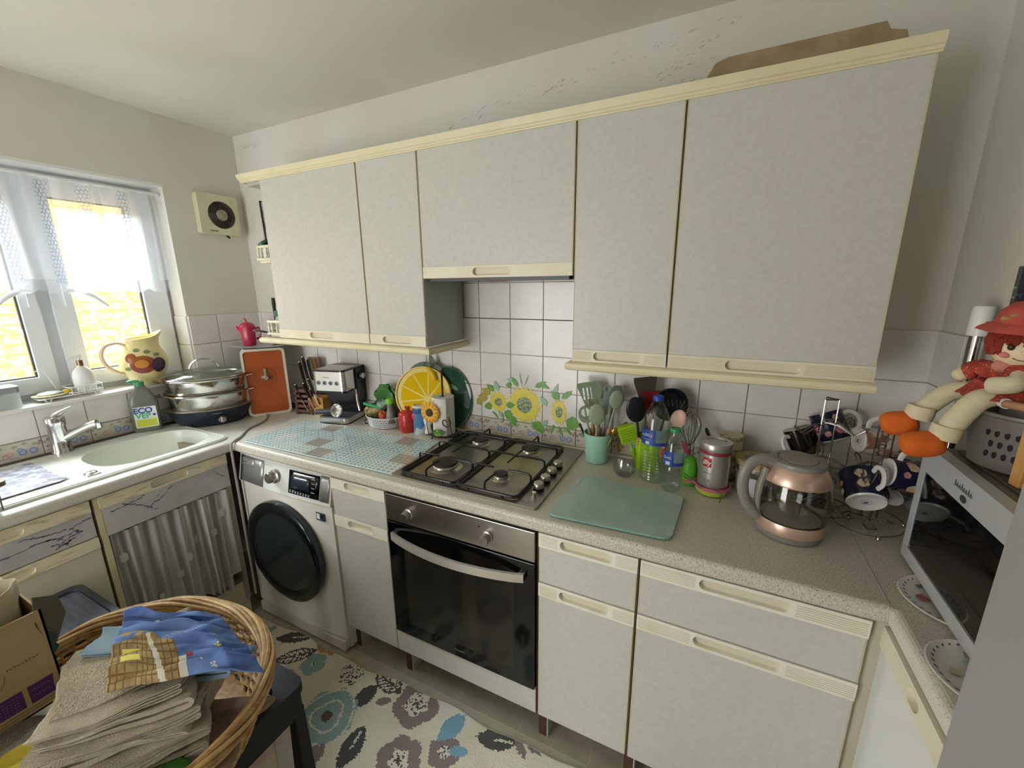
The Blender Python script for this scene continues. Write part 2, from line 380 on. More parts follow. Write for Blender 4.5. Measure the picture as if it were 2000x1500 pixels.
# ---------------- window ----------------
upvc = mat('white_upvc', 'e6eaee', .3)
wn = struct('window_1'); FX0, FX1 = -.185, -.125
def yz(outer, holes, x0, x1, m, name, par, bev=.003):
    return MB().plate(outer, holes, x0, x1, m, M=Matrix(((0, 0, 1, 0), (1, 0, 0, 0), (0, 1, 0, 0), (0, 0, 0, 1)))).build(name, par, bevel=bev)
def rc(a, b, c, d): return [(a, c), (b, c), (b, d), (a, d)]
yz(rc(WY0, WY1, WZ0, WZ1), [rc(WY0+.04, -.875, WZ0+.04, WZ1-.04), rc(-.815, WY1-.03, WZ0+.04, WZ1-.04)], FX0, FX1, upvc, 'outer_frame', wn)
pane = thin('obscured_pane', 'f2f4f2', 0, .35, .05)
for (a, b) in ((-1.39, -.865), (-.825, -.40)):
    ca = yz(rc(a, b, WZ0+.03, WZ1-.03), [rc(a+.065 if a > -1 else a+.06, b-.1 if a > -1 else b-.055, WZ0+.095, WZ1-.11)], FX1-.01, FX1+.022, upvc, 'casement', wn)
    a2, b2 = (a+.065, b-.1) if a > -1 else (a+.06, b-.055)
    yz(rc(a2-.006, b2+.006, WZ0+.09, WZ1-.105), [rc(a2+.006, b2-.006, WZ0+.101, WZ1-.116)], FX1-.006, FX1+.006, mat('gasket', '4a4640', .6), 'gasket', ca, 0)
    yz(rc(a2-.004, b2+.004, WZ0+.091, WZ1-.106), [], FX1-.003, FX1, pane, 'pane', ca, 0)
    # leaf pattern of the obscured glass, its glints painted as flat white leaves
    lf = MB(); rs = random.Random(3); sprig = thin('leaf_glint_white', 'ffffff', .55, transl=.8)
    for n in range(170):
        y = rs.uniform(a2, b2); z = rs.uniform(WZ0+.1, WZ0+.5); an = rs.uniform(0, 2*PI); l = rs.uniform(.006, .02)
        pts = []
        for q in range(8):
            t = 2*PI*q/8; px = l*math.cos(t); py = l*.34*math.sin(t); pts.append((y+px*math.cos(an)-py*math.sin(an), z+px*math.sin(an)+py*math.cos(an)))
        lf.add([(FX1+.0006, p[0], p[1]) for p in pts], [tuple(range(8))], sprig)
    o = lf.build('leaf_glints', ca); o['kind'] = 'stuff'
    sgn = 1 if a > -1 else -1; yh = -.775 if a > -1 else -.885
    hd = MB(); hd.box(FX1+.022, FX1+.034, yh-.012, yh+.012, 1.50, 1.60, upvc)
    hd.tube([(FX1+.045, yh, 1.565), (FX1+.055, yh+.03*sgn, 1.57), (FX1+.055, yh+.075*sgn, 1.54), (FX1+.052, yh+.12*sgn, 1.495)], [.010, .011, .009, .007], upvc)
    hd.build('handle', ca)
sl = MB(); sl.box(-.125, .02, WY0, WY1, 1.096, 1.114, mat('sill_tile', 'dfdcd6', .2)); sl.build('sill', wn, bevel=.006)
MB().box(-.125, .0005, WY0, WY1, WZ1-.012, WZ1, purew).box(-.125, -.0, WY1-.0015, WY1, 1.43, WZ1, wallp).build('reveal_lining', wn)
# curtain rail and net curtain
rail = thing('curtain_rail', 'slim white curtain rail across the top of the window recess', 'curtain rail', (-.03, WY1-.01, 2.015))
MB().tube([(0, 0, 0), (0, -1.02, 0)], .006, purew).tube([(.0, -.002, 0), (-.03, -.002, 0)], .004, purew).build('rod', rail)
net = thin('net_curtain', 'f3f5fb', .50, transl=.6); netl = thin('lace_band', 'f3f5fb', .20, transl=.6); netd = thin('net_motif', 'b0bad0', .75, transl=.6)
def netf(u, v):
    y = WY1-.035-1.0*u; z = 2.012-.44*v
    z += -.018*abs(math.sin(u*PI*11))*(1 if v > .98 else 0) if v > .97 else 0
    x = -.03+.012*math.sin(u*62+2*v)+.006*math.sin(u*23+v*3)
    return (x, y, z)
nc = thing('net_curtain', 'sheer white net cafe curtain with scalloped hem hanging over the window', 'curtain', (0, 0, 0))
gb = MB()
NU, NV = 150, 22
vs = [netf(i/NU, j/NV) for i in range(NU+1) for j in range(NV+1)]
fa, fb_ = [], []
for i in range(NU):
    for j in range(NV):
        q = (i*(NV+1)+j, (i+1)*(NV+1)+j, (i+1)*(NV+1)+j+1, i*(NV+1)+j+1)
        (fb_ if (i % 24) in (5, 6, 7, 8) or j > NV-3 else fa).append(q)
gb.add(vs, fa, net, True); gb.add(vs, fb_, netl, True)
gb.build('net_panel', nc)
mt = MB(); rs = random.Random(5)
for u0 in range(8):
    uc = .06+u0*.128
    for n in range(7):
        u = uc+.01*math.sin(n); v = .12+n*.12
        p = netf(u, v); pts = []
        for q in range(10):
            t = 2*PI*q/10; pts.append((p[0]+.004, p[1]+.010*math.cos(t)*(1+.3*(n % 2)), p[2]+.022*math.sin(t)))
        if False: mt.add(pts, [tuple(range(10))], netd)
    for hz in range(26):      # honeycomb band threads
        v = .05+hz*.035
        for du in (0, .012, .024):
            p = netf(uc+.05+du+(.006 if hz % 2 else 0), v)
            if p[2] < 1.59: continue
            ring = [(p[0]+.002, p[1]+.0075*math.cos(PI/3*q+PI/6), p[2]+.009*math.sin(PI/3*q+PI/6)) for q in range(6)]
            mt.tube(ring, .0008, netd, 3, closed=True)
o = mt.build('lace_pattern', nc); o['kind'] = 'stuff'
# neighbouring house wall seen through the window
brick = mat('orange_brick', 'e9b264', .9, c2='f2c888', nscale=10, mix=.8); mort = mat('mortar', 'f0c98a', .95)
hs = thing('neighbouring_house', 'sunlit orange brick wall of the next house seen through the window', 'house', (-2.3, -.9, 0))
B(-.2, 0, -2.6, 2.2, -.5, 5.2, mort).build('mortar_wall', hs)
bk = MB()
for r in range(40):
    for c in range(20):
        y = -2.4+c*.225+(.11 if r % 2 else 0); z = .35+r*.075
        bk.box(0, .012, y, y+.213, z, z+.064, brick)
o = bk.build('brick', hs); o['kind'] = 'stuff'
o = B(-2.1, -.31, -6, 5, -.6, -.5, mat('outside_paving', 'b9b2a2', .9)).build('yard_paving'); tag(o, 'pale paving of the side passage outside the window', 'paving', kind='structure')
# extractor fan
fan = thing('extractor_fan', 'square cream extractor fan with round dark grille on the wall by the window', 'extractor fan', (.001, -.157, 1.95), PI/2)
fanm = mat('aged_ivory', 'd9d2b4', .4, c2='c8bd96', nscale=12, mix=.6)
MB().plate(rrect(-.1, .1, -.1, .1, .012), [circ(.012, 0, .069, 28)], 0, .038, fanm, M=FRONT).build('housing', fan, bevel=.004)
MB().plate(circ(.012, 0, .069, 28), [], .0, .006, blackm, M=FRONT).build('dark_recess', fan)
g = MB(); gm = mat('grille_brown', '4b4138', .45)
for rr in (.035, .044, .053, .062): g.tube([(.012+rr*math.cos(2*PI*i/28), -.036, rr*math.sin(2*PI*i/28)) for i in range(28)], .0026, gm, 5, closed=True)
for i in range(8):
    a = i*PI/4; g.tube([(.012+.02*math.cos(a), -.034, .02*math.sin(a)), (.012+.068*math.cos(a), -.034, .068*math.sin(a))], .002, gm, 5)
g.build('grille', fan)
MB().plate(circ(.012, 0, .028, 20), [], .03, .041, mat('hub_grey', 'a39c86', .4, c2='6f6858', nscale=60), M=FRONT).build('hub', fan)
MB().box(-.06, -.02, -.039, -.0382, -.085, -.081, gm).build('maker_mark', fan)
MB().tube([(.03, -.02, -.1), (.045, -.02, -.112)], .005, blackm).build('pull_switch', fan)

# ---------------- kitchen units ----------------
def grip_strip(par, x0, x1, z0, z1, y, m, slot=.13, ridges=True, cx=None, t=.007):
    """moulded handle rail with a finger slot, front towards -y"""
    b = MB(); cx = (x0+x1)/2 if cx is None else cx; zc = (z0+z1)/2; sh = (z1-z0)*.32
    hole = rrect(cx-slot/2, cx+slot/2, zc-sh, zc+sh, sh*.98, 6)
    b.plate([(x0, z0), (x1, z0), (x1, z1), (x0, z1)], [hole], -t, t, m, M=T(0, y, 0) @ FRONT)
    b.plate(hole, [], -t-.003, -t+.001, mat('slot_shade', 'ddd5bd', .5), M=T(0, y, 0) @ FRONT)  # slot floor coloured darker than the rail to paint shade in the recess
    if ridges:
        rg = mat('ridge_line', 'd3c8a8', .6)
        for i in range(6):
            z = z0+(z1-z0)*(.14+.12*i)
            b.box(x0+.004, cx-slot/2-.008, y-t-.0012, y-t, z, z+.0018, m); b.box(cx+slot/2+.008, x1-.004, y-t-.0012, y-t, z, z+.0018, m)
            b.box(x0+.004, cx-slot/2-.008, y-t-.0003, y-t, z+.0018, z+.0032, rg); b.box(cx+slot/2+.008, x1-.004, y-t-.0003, y-t, z+.0018, z+.0032, rg)
    return b.build('handle_rail', par, bevel=.0015)
def front(par, name, x0, x1, z0, z1, rail='bottom', m=lam, strip=cream, rh=.043, th=.018, slot=.13, ridges=True, label=None, edge=None):
    edge = edge or mat('edge_tan', 'cfc09c', .5)
    b = MB(); g = .0028; x0 += g; x1 -= g
    if rail == 'bottom': pz0, pz1, r0, r1 = z0+rh, z1, z0, z0+rh
    elif rail == 'top': pz0, pz1, r0, r1 = z0, z1-rh, z1-rh, z1
    else: pz0, pz1 = z0, z1
    b.box(x0+.0025, x1-.0025, -th, 0, pz0, pz1, m)
    b.box(x0, x0+.0025, -th, 0, pz0, pz1, edge); b.box(x1-.0025, x1, -th, 0, pz0, pz1, edge)
    d = b.build(name, par, bevel=.0008)
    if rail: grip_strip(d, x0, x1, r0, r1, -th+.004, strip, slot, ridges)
    if label: d['label'] = label
    return d
def carcass(par, w, d, z0, z1, m=lam_side, open_front=False, name='carcass', shelves=()):
    b = MB(); t = .016
    b.box(0, t, 0.001, d, z0, z1, m); b.box(w-t, w, 0.001, d, z0, z1, m); b.box(t, w-t, .001, d, z0, z0+t, m); b.box(t, w-t, 0.001, d, z1-t, z1, m); b.box(t, w-t, d-.006, d, z0+t, z1-t, m)
    for z in shelves: b.box(t, w-t, .03, d-.006, z, z+t, m)
    return b.build(name, par)
YD = -.262           # face plane of wall-unit carcasses
wcs = [(.574, 1.154, 1.336, 2.036, 'wide wall cupboard at the window end with one pale grey door'),
       (1.154, 1.449, 1.336, 2.036, 'narrow wall cupboard left of the hood, above the espresso machine'),
       (2.039, 2.337, 1.322, 2.036, 'narrow wall cupboard just right of the hood, above the utensil pots'),
       (2.337, 2.829, 1.322, 2.036, 'broad wall cupboard at the right end, above the kettle')]
for x0, x1, z0, z1, lb in wcs:
    c = thing('wall_cupboard', lb, 'cupboard', (x0, YD, 0)); w = x1-x0
    carcass(c, w, .252, z0, z1); front(c, 'door', 0, w, z0, z1, slot=.13 if w < .294 else (.18 if x0 > 2.3 else .15), ridges=x0 > 1.5, rh=.041)
    if x0 > 1.1 and x0 < 1.2: B(w, w+.001, -.018, .25, z0, z1, mat('end_panel', 'adb0a8', .5)).build('end_panel', c)
c = thing('hood_cupboard', 'short wall cupboard over the hob that hides the extractor hood', 'cupboard', (1.449, YD, 0))
carcass(c, .59, .252, 1.62, 2.036); front(c, 'door', 0, .59, 1.597, 2.036, slot=.15, rh=.041, ridges=False, strip=cream)
MB().box(.02, .57, .005, .24, 1.588, 1.62, mat('hood_dark', '2b2b2b', .5)).box(.02, .57, -.0, .03, 1.586, 1.60, mat('hood_grey', '55555a', .4)).build('extractor_hood', c)
# cornice with stepped profile, continuous
def moulding(prof, path, m, name, label, cat):
    """prof: (out, z) closed loop; path: list of (x, y, nx, ny)"""
    b = MB(); vs = []; n = len(prof)
    for (x, y, nx, ny) in path:
        for o_, z in prof: vs.append((x+nx*o_, y+ny*o_, z))
    fs = []
    for i in range(len(path)-1):
        for k in range(n): fs.append((i*n+k, i*n+(k+1) % n, (i+1)*n+(k+1) % n, (i+1)*n+k))
    fs += [tuple(range(n))[::-1], tuple((len(path)-1)*n+k for k in range(n))]
    b.add(vs, fs, m); o = b.build(name); return tag(o, label, cat)
cornm = mat('cornice_cream', 'e2d9b6', .42, c2='d6c99c', nscale=9, mix=.7, detail=5, lo=.45, hi=.75)
cp = [(0, 2.036), (.006, 2.036), (.007, 2.040), (.010, 2.042), (.011, 2.048), (.014, 2.050), (.017, 2.062), (.019, 2.070), (0, 2.070)]
moulding(cp, [(.455, -.001, -1, 0), (.455, -.276, -1, -1), (2.832, -.276, 0, -1)], cornm, 'cornice', 'stepped cream cornice running along the top of all the wall cupboards', 'cornice')
B(.456, 2.829, -.262, -.001, 2.037, 2.044, mat('top_board', 'cfcdc6', .6)).build('x')
bpy.data.objects['x'].name = 'cupboard_top_board'; o = bpy.data.objects['cupboard_top_board']; tag(o, 'pale board closing the cupboard tops under the cornice', 'board')
pp = [(0, 1.3), (.012, 1.3), (.019, 1.304), (.022, 1.312), (.020, 1.322), (.012, 1.327), (0, 1.328)]
pl = [(o_, z+.005) for o_, z in pp]
moulding(pl, [(.462, -.001, -1, 0), (.462, -.28, -1, -1), (1.452, -.28, 1, -1), (1.452, -.001, 1, 0)], cornm, 'light_pelmet', 'cream pelmet under the left run of wall cupboards', 'pelmet')
pr = [(o_, z-.006) for o_, z in pp]
moulding(pr, [(2.043, -.001, -1, 0), (2.043, -.28, -1, -1), (2.808, -.28, 1, -1), (2.808, -.001, 1, 0)], cornm, 'light_pelmet', 'cream pelmet under the right run of wall cupboards', 'pelmet')
# end shelf unit
es = thing('corner_shelf', 'small open end shelves with turned gallery rails at the window end of the cupboards', 'shelf', (.457, -.262, 0))
for z in (1.333, 1.684):
    s_o = MB().plate([(.005, .25), (.005, .03), (.02, .0), (.116, .0), (.116, .25)], [], z, z+.02, cream).build('shelf', es, bevel=.003)
    MB().plate([(-.004, .25), (-.004, .025), (.012, -.012), (.116, -.012), (.116, .25)], [], z+.012, z+.022, cream).build('lipping', s_o, bevel=.003)
    rail_ = MB().tube([(.004, .24, z+.075), (.004, .02, z+.075), (.02, -.004, z+.075), (.115, -.004, z+.075)], .007, cream, 8).build('gallery_rail', es)
    sp = [(.003, 0), (.006, .006), (.003, .012), (.007, .022), (.004, .034), (.003, .042), (.006, .05)]
    for x, y in ((.012, .002), (.042, -.003), (.078, -.003), (.11, -.003), (.005, .06), (.005, .12), (.005, .18)):
        MB().lathe(sp, cream, (x, y, z+.02), 10).build('spindle', rail_)
B(.0, .117, .0, .26, 2.026, 2.036, lam_side).build('top_board', es)
B(.1165, .1175, -.0, .26, 1.336, 2.03, lam_side).build('side_panel', es)

# base units along the back wall
YB = -.537
def base_unit(x0, x1, label, dz=.672, strip=white_strip, d=.52, kind='drawer', y=YB, rot=0, m=lam, loc=None, ridges=True, legs=True, slot=.13):
    c = thing('base_unit', label, 'base cupboard', loc or (x0, y, 0), rot); w = x1-x0
    carcass(c, w, d, .155, .85)
    if kind == 'drawer':
        front(c, 'drawer', 0, w, dz+.003, .845, 'top', m, strip, rh=.047, slot=slot, ridges=ridges)
        front(c, 'door', 0, w, .15, dz, 'top', m, strip, rh=.047, slot=slot, ridges=ridges)
    if legs:
        MB().box(-.012, .018, .03, .042, 0, .155, brownleg).box(.018, .022, .03, .10, 0, .155, lam_side).build('leg', c)
    return c
base_unit(1.152, 1.434, 'narrow drawer-and-door unit between the washing machine and the oven', .682, ridges=False)
base_unit(2.036, 2.331, 'narrow drawer-and-door unit right of the oven', slot=.155)
base_unit(2.333, 2.828, 'wide drawer-and-door unit at the right end under the kettle', slot=.2)
fp = MB().box(2.829, 2.86, YB-.004, YB+.02, .1, .855, cream).build('filler_post'); tag(fp, 'cream corner post beside the wide drawer unit', 'corner post')
# oven
ov = thing('built_in_oven', 'stainless steel built-in oven with black glass door and bowed handle', 'oven', (1.437, YB, 0))
B(0.002, .594, 0, .5, .155, .85, mat('oven_body', '3a3734', .6)).build('housing', ov)
B(-.002, .002, -.012, .3, .15, .85, brownleg).build('side_gap', ov); B(.592, .598, -.010, .3, .15, .85, brownleg).build('side_gap', ov)
fa_ = B(.003, .59, -.024, 0, .738, .842, steel).build('control_panel', ov, bevel=.002)
for xx in (.105, .425):
    kb = MB().lathe([(.021, 0), (.021, .004), (.017, .006), (.017, .012), (.0165, .026), (.0155, .028), (0, .028)], steel, seg=24, M=T(xx, -.024, .782) @ RX(PI/2)).build('knob', fa_)
B(0, .002, -.0002, 0, 0, .002, blackm)
MB().lathe([(.003, 0), (.003, .0015), (0, .0015)], blackm, seg=10, M=T(.395, -.024, .812) @ RX(PI/2)).build('indicator', fa_)
ovg = mat('oven_glass', '070809', .08, spec=.6)
dr = B(.004, .59, -.026, 0, .252, .733, ovg).build('door', ov, bevel=.002)
B(.075, .52, -.0268, -.026, .31, .645, mat('oven_window', '24231f', .12, c2='3a3930', nscale=9, mix=.8, detail=6, stretch=(1, 1, .15), lo=.5, hi=.75)).build('window', dr)
hp = MB(); n = 18
def hpt(t, z, o_): return (.03+.53*t, -.030-o_-.042*math.sin(PI*t)**.8, z)
vs = []
for i in range(n+1):
    t = i/n
    for z, o_ in ((.672, 0), (.697, 0), (.699, .012), (.670, .012)): vs.append(hpt(t, z, o_))
fs = []
for i in range(n):
    for k_ in range(4): fs.append((i*4+k_, i*4+(k_+1) % 4, (i+1)*4+(k_+1) % 4, (i+1)*4+k_))
fs += [(0, 1, 2, 3), (n*4, n*4+1, n*4+2, n*4+3)]
hp.add(vs, fs, mat('handle_metal', 'd5d0c6', .38, metal=.6), True)
hp.box(.03, .05, -.042, -.02, .672, .697, steel).box(.54, .56, -.042, -.02, .672, .697, steel)
hp.build('handle', dr)
scribble(mat('pale_print', 'b8b8b8', .5), dr, T(.30, -.0262, .283) @ FRONT, .045, .005, 9)
pn = B(-.002, .593, -.018, 0, .15, .249, lam).build('bottom_panel', ov, bevel=.001)
MB().box(-.012, .018, .03, .042, 0, .155, brownleg).box(.018, .022, .03, .10, 0, .155, lam_side).build('leg', ov)

# washing machine
wm = thing('washing_machine', 'white front loading washing machine with black round door under the worktop', 'washing machine', (.552, -.57, 0))
WW = .59
b = MB(); b.box(0, WW, .03, .54, .012, .852, enamel)
def wface(u, v):
    x = WW*u; z = .07+.64*v; y = .03-.03*math.sin(PI*min(1, max(0, .12+.76*u)))**.6
    return (x, y, z)
b.grid(wface, 20, 2, enamel)
b.add([wface(i/20, 1) for i in range(21)]+[(WW, .05, .71), (0, .05, .71)], [tuple(range(23))], enamel)
b.add([wface(i/20, 0) for i in range(21)]+[(WW, .05, .07), (0, .05, .07)], [tuple(range(23))], enamel)
b.add([(0, .03, .07), (0, .03, .71), wface(0, 1), wface(0, 0)], [(0, 1, 2, 3)], enamel)
b.add([(WW, .03, .07), (WW, .03, .71), wface(1, 1), wface(1, 0)], [(0, 1, 2, 3)], enamel)
b.build('casing', wm, bevel=.004)
fc = MB()
def fcf(u, v): x = WW*u; z = .713+.137*v; return (x, .012-.016*math.sin(PI*(.1+.8*u))+.03*v, z)
fc.grid(fcf, 20, 4, mat('fascia_white', 'e2e2dd', .28)); fc.add([fcf(1, 0), fcf(1, 1), (WW, .06, .85), (WW, .06, .713)], [(0, 1, 2, 3)], enamel)
fc.add([fcf(i/20, 0) for i in range(21)]+[(WW, .06, .713), (0, .06, .713)], [tuple(range(23))], enamel); fc.add([fcf(i/20, 1) for i in range(21)]+[(WW, .06, .85), (0, .06, .85)], [tuple(range(23))], enamel)
fas = fc.build('fascia', wm)
def fpatch(x0, x1, v0, v1, m, name, off=.002, par=None):
    q = MB(); q.grid(lambda a, c_: tuple(Vector(fcf((x0+(x1-x0)*a)/WW, v0+(v1-v0)*c_))+Vector((0, -off, 0))), 6, 2, m); return q.build(name, par or fas, solid=.002)
silver = mat('silver_plastic', 'a5a5a3', .3, metal=.5)
fpatch(.012, .185, .03, .86, silver, 'detergent_drawer'); fpatch(.02, .115, .55, .8, mat('silver_light', 'bdbdba', .3, metal=.4), 'drawer_grip', .004)
scribble(blackm, fas, T(.07, -.006+.012, .815) @ RX(PI/2-.2), .03, .007, 6)
fpatch(.355, .53, .12, .82, mat('display_black', '0c0d10', .12), 'display'); fpatch(.535, .583, .10, .86, silver, 'side_strip')
fpatch(.372, .478, .3, .66, mat('display_screen', '27333d', .2), 'display_screen', .0042); 
q = MB()
for i in range(8):
    for z_ in (.16, .2): q.box(.365+i*.016, .373+i*.016, -.0001, 0, 0, .004, mat('display_marks', 'b6bcc2', .5), M=T(0, float(fcf(.7, z_)[1])-.0052, fcf(.7, z_)[2]+(.0 if z_ < .18 else .0)))
for i in range(4): q.box(.49, .51, 0, .0001, 0, .003, mat('display_marks', 'b6bcc2', .5), M=T(0, float(fcf(.8, .3+i*.13)[1])-.0052, fcf(.8, .3+i*.13)[2]))
q.build('display_lettering', fas)
MB().lathe([(.03, 0), (.029, .006), (.024, .009), (.023, .03), (.020, .034), (0, .034)], mat('dial_metal', 'aaa69f', .25, metal=.9), seg=28, M=T(.27, .005, .782) @ RX(PI/2-.15)).build('dial', fas)
scribble(mat('grey_print', '8a8a88', .6), fas, T(.235, .003, .83) @ RX(PI/2-.2), .06, .005, 8)
dc = (.292, .0, .436)
dd = MB(); dd.lathe([(.236, 0), (.239, .012), (.236, .028), (.222, .036), (.198, .034), (.176, .024), (.165, .010)], mat('washer_door_black', '111418', .14, spec=.7), seg=56, M=T(*dc) @ RX(PI/2))
wd = dd.build('door', wm)
MB().lathe([(.178, .022), (.15, .014), (.10, .004), (0, -.0)], mat('washer_glass', '10161c', .05, spec=.8), seg=40, M=T(*dc) @ RX(PI/2)).build('door_glass', wd)
MB().lathe([(.2385, .012), (.2395, .018), (.237, .027)], mat('door_rim', '3d4a4c', .15, metal=.6), seg=56, M=T(*dc) @ RX(PI/2)).build('rim', wd)
st = MB().box(.505, .552, .0035, .01, .638, .672, mat('sticker_navy', '39435a', .4)).box(.509, .527, .0025, .0036, .645, .668, purew).box(.532, .549, .0025, .0036, .65, .668, mat('sticker_grey', '1d2431', .4)).build('sticker', wm)
MB().box(.01, WW-.004, .0, .5, .012, .066, mat('plinth_ivory', 'cfcabb', .35)).build('plinth', wm, bevel=.006)

# sink units: face +x at x = .545
XS = .527
def lunit(y0, y1, label, name='base_unit'):   # local x runs along +y
    return thing(name, label, 'base cupboard', (XS, y0, 0), PI/2)
marble = mat('marble_vinyl', 'bfbdbe', .4, c2='a5a2a6', nscale=9, mix=.7, detail=6, lo=.4, hi=.7)
vein = mat('marble_vein', '6c6578', .45)
def veins(par, x0, x1, z0, z1, paths, y=-.0186):
    b = MB()
    for pth in paths:
        pts = []
        for i in range(len(pth)-1):
            for k_ in range(7):
                t = k_/7; pts.append((pth[i][0]*(1-t)+pth[i+1][0]*t+random.gauss(0, .008), pth[i][1]*(1-t)+pth[i+1][1]*t+random.gauss(0, .02)))
        pts.append(pth[-1]); q = [(x0+(x1-x0)*min(.99, max(.01, a)), z0+(z1-z0)*min(.98, max(.02, c_))) for a, c_ in pts]
        for i in range(len(q)-1):
            w = random.uniform(.0006, .0026); a, c_ = q[i], q[i+1]
            b.add([(a[0], y, a[1]-w), (c_[0], y, c_[1]-w), (c_[0], y, c_[1]+w), (a[0], y, a[1]+w)], [(0, 1, 2, 3)], vein)
    o_ = b.build('veining', par); o_['kind'] = 'stuff'; return o_
u1 = lunit(-1.50, -1.052, 'drawer unit left of the sink with marble-patterned drawer front and cream rail')
carcass(u1, .448, .5, .155, .85)
d1 = front(u1, 'drawer', 0, .448, .712, .85, 'top', marble, cream_dirty, rh=.044, ridges=False, edge=marble)
veins(d1, 0, .448, .712, .80, [[(.98, .9), (.86, .7), (.9, .45), (.8, .3), (.84, .02)], [(.6, .95), (.72, .8), (.84, .75)], [(.3, .35), (.55, .55), (.74, .6), (.82, .35)], [(.72, .6), (.8, .5), (.9, .55)], [(.74, .35), (.82, .2), (.88, .3)], [(.76, .12), (.84, .25)]])
front(u1, 'door', 0, .448, .15, .708, 'top', mat('ivory_door', 'cfcab4', .45, c2='bdb79f', nscale=8), cream_dirty, rh=.042, ridges=False)
u2 = lunit(-1.046, -.595, 'sink unit with marble-patterned false front over a curtained opening')
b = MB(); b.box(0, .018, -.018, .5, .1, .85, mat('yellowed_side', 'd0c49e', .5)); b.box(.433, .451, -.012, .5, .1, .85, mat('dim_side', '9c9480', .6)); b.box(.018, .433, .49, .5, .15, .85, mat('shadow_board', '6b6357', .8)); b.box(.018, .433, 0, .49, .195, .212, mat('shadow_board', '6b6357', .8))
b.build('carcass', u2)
d2 = front(u2, 'false_front', .012, .451, .695, .85, 'top', marble, cream_dirty, rh=.046, ridges=False, edge=marble)
veins(d2, .012, .451, .7, .80, [[(.15, .95), (.3, .5), (.36, .2)], [(.05, .8), (.18, .85), (.3, .98)], [(.32, .45), (.42, .95)], [(.3, .4), (.44, .7), (.5, .95)], [(.85, .9), (.95, .5)]])
B(0, .451, -.0, .02, .0, .195, mat('cream_plinth', 'cfc7aa', .5, c2='a89f86', nscale=10)).build('plinth', u2)
B(.0, .448, .0, .02, .0, .155, mat('cream_plinth', 'c', .5)).build('plinth', u1)
curt = thing('sink_curtain', 'grey white net curtain gathered under the sink with tattered hem', 'curtain', (XS, -1.03, 0), PI/2)
cn = thin('dingy_net', 'd8d8d4', .72, transl=.3); cn2 = thin('dingy_net_dense', 'dbd9d2', .92, transl=.2)
NU, NV = 160, 14; g = MB()
def cf(u, v):
    x = .008+.41*u; z = .688-(.47+.03*math.sin(u*9)+(.03 if u < .35 else 0)-(.06 if u > .9 else 0))*v
    y = -.006+.012*math.sin(u*74+2.4*math.sin(u*9))*(.4+.6*v)+.006*math.sin(u*31+v*2)
    return (x+.006*v*math.sin(u*20), y, z)
vs = [cf(i/NU, j/NV) for i in range(NU+1) for j in range(NV+1)]; fa, fb_ = [], []
for i in range(NU):
    for j in range(NV):
        (fb_ if math.sin(i/NU*34+1) > .25 else fa).append((i*(NV+1)+j, (i+1)*(NV+1)+j, (i+1)*(NV+1)+j+1, i*(NV+1)+j+1))
g.add(vs, fa, cn, True); g.add(vs, fb_, cn2, True); g.build('fabric', curt)
mt = MB()
for i in range(9):
    u = (i*.37+.05) % 1; v = .2+.7*((i*.61) % 1); p = cf(u, v); mt.add([(p[0]+.014*math.cos(t*PI/4)*(1+.3*math.sin(3*t)), p[1]-.004, p[2]+.02*math.sin(t*PI/4)) for t in range(8)], [tuple(range(8))], cn2)
o = mt.build('motif', curt); o['kind'] = 'stuff'
MB().tube([(0, -.002, .690), (.44, -.002, .690)], .003, wirem).build('wire', curt)
pk = thing('detergent_box', 'purple and white packet on the shelf behind the tattered sink curtain', 'box', (XS-.09, -.75, .213), .3)
MB().box(-.05, .05, -.06, .06, 0, .13, purew).box(-.0505, .0505, -.0605, .0605, .02, .06, mat('purple', '5c4a8c', .5)).build('carton', pk)
# units under the right-hand counter
ru = thing('base_unit', 'white glossy cupboard under the right-hand counter next to the corner post', 'base cupboard', (2.862, -.563, 0), -PI/2)
whited = mat('white_gloss', 'dfe2e0', .15)
carcass(ru, .34, .5, .12, .85); front(ru, 'door', 0, .32, .12, .85, 'top', whited, cream, rh=.05, ridges=False, slot=.05)
B(0.0, .32, -.0, .02, 0, .12, cream).build('plinth', ru)

# ---------------- worktops ----------------
ZW = .90
def wt_edge(r=.012, n=4):   # nose profile (out, z) from top to bottom
    return [(0, ZW)]+[(r*math.sin(PI/2*i/n), ZW-r+r*math.cos(PI/2*i/n)) for i in range(1, n+1)]+[(r, ZW-.034), (r-.005, ZW-.042), (0, ZW-.043)]
t1 = MB()
body = [(.0068, -.0068), (.0068, -.565), (.565, -.565), (2.85, -.565), (2.85, -.0068)]
t1.plate([(.57, -.0068), (.57, -.563), (2.845, -.563), (2.845, -.0068)], [[(1.47, -.06), (1.47, -.51), (2.0, -.51), (2.0, -.06)]], ZW-.042, ZW, worktop)
ep = wt_edge()
n = len(ep); vs = [(x, -.563-o_, z) for x in (.57, 2.845) for o_, z in ep]
t1.add(vs, [(k_, k_+1, n+k_+1, n+k_) for k_ in range(n-1)]+[tuple(range(n)), tuple(range(n, 2*n))], worktop, False)
w1 = t1.build('worktop'); tag(w1, 'long speckled worktop along the back wall holding the hob', 'worktop')
for p in w1.data.polygons: p.use_smooth = False
lw = mat('pale_worktop', 'd3d0c6', .3, c2='bfbab0', nscale=260, mix=.6)
t2 = MB()
t2.plate([(.0068, -.0068), (.0068, -1.6), (.553, -1.6), (.553, -.563), (.5695, -.563), (.5695, -.0068)], [rrect(.055, .50, -1.50, -.555, .02)], ZW-.042, ZW, lw)
vs = [(.553+o_*1.3, y, z) for y in (-1.6, -.564) for o_, z in ep]
t2.add(vs, [(k_, k_+1, n+k_+1, n+k_) for k_ in range(n-1)]+[tuple(range(n)), tuple(range(n, 2*n))], lw)
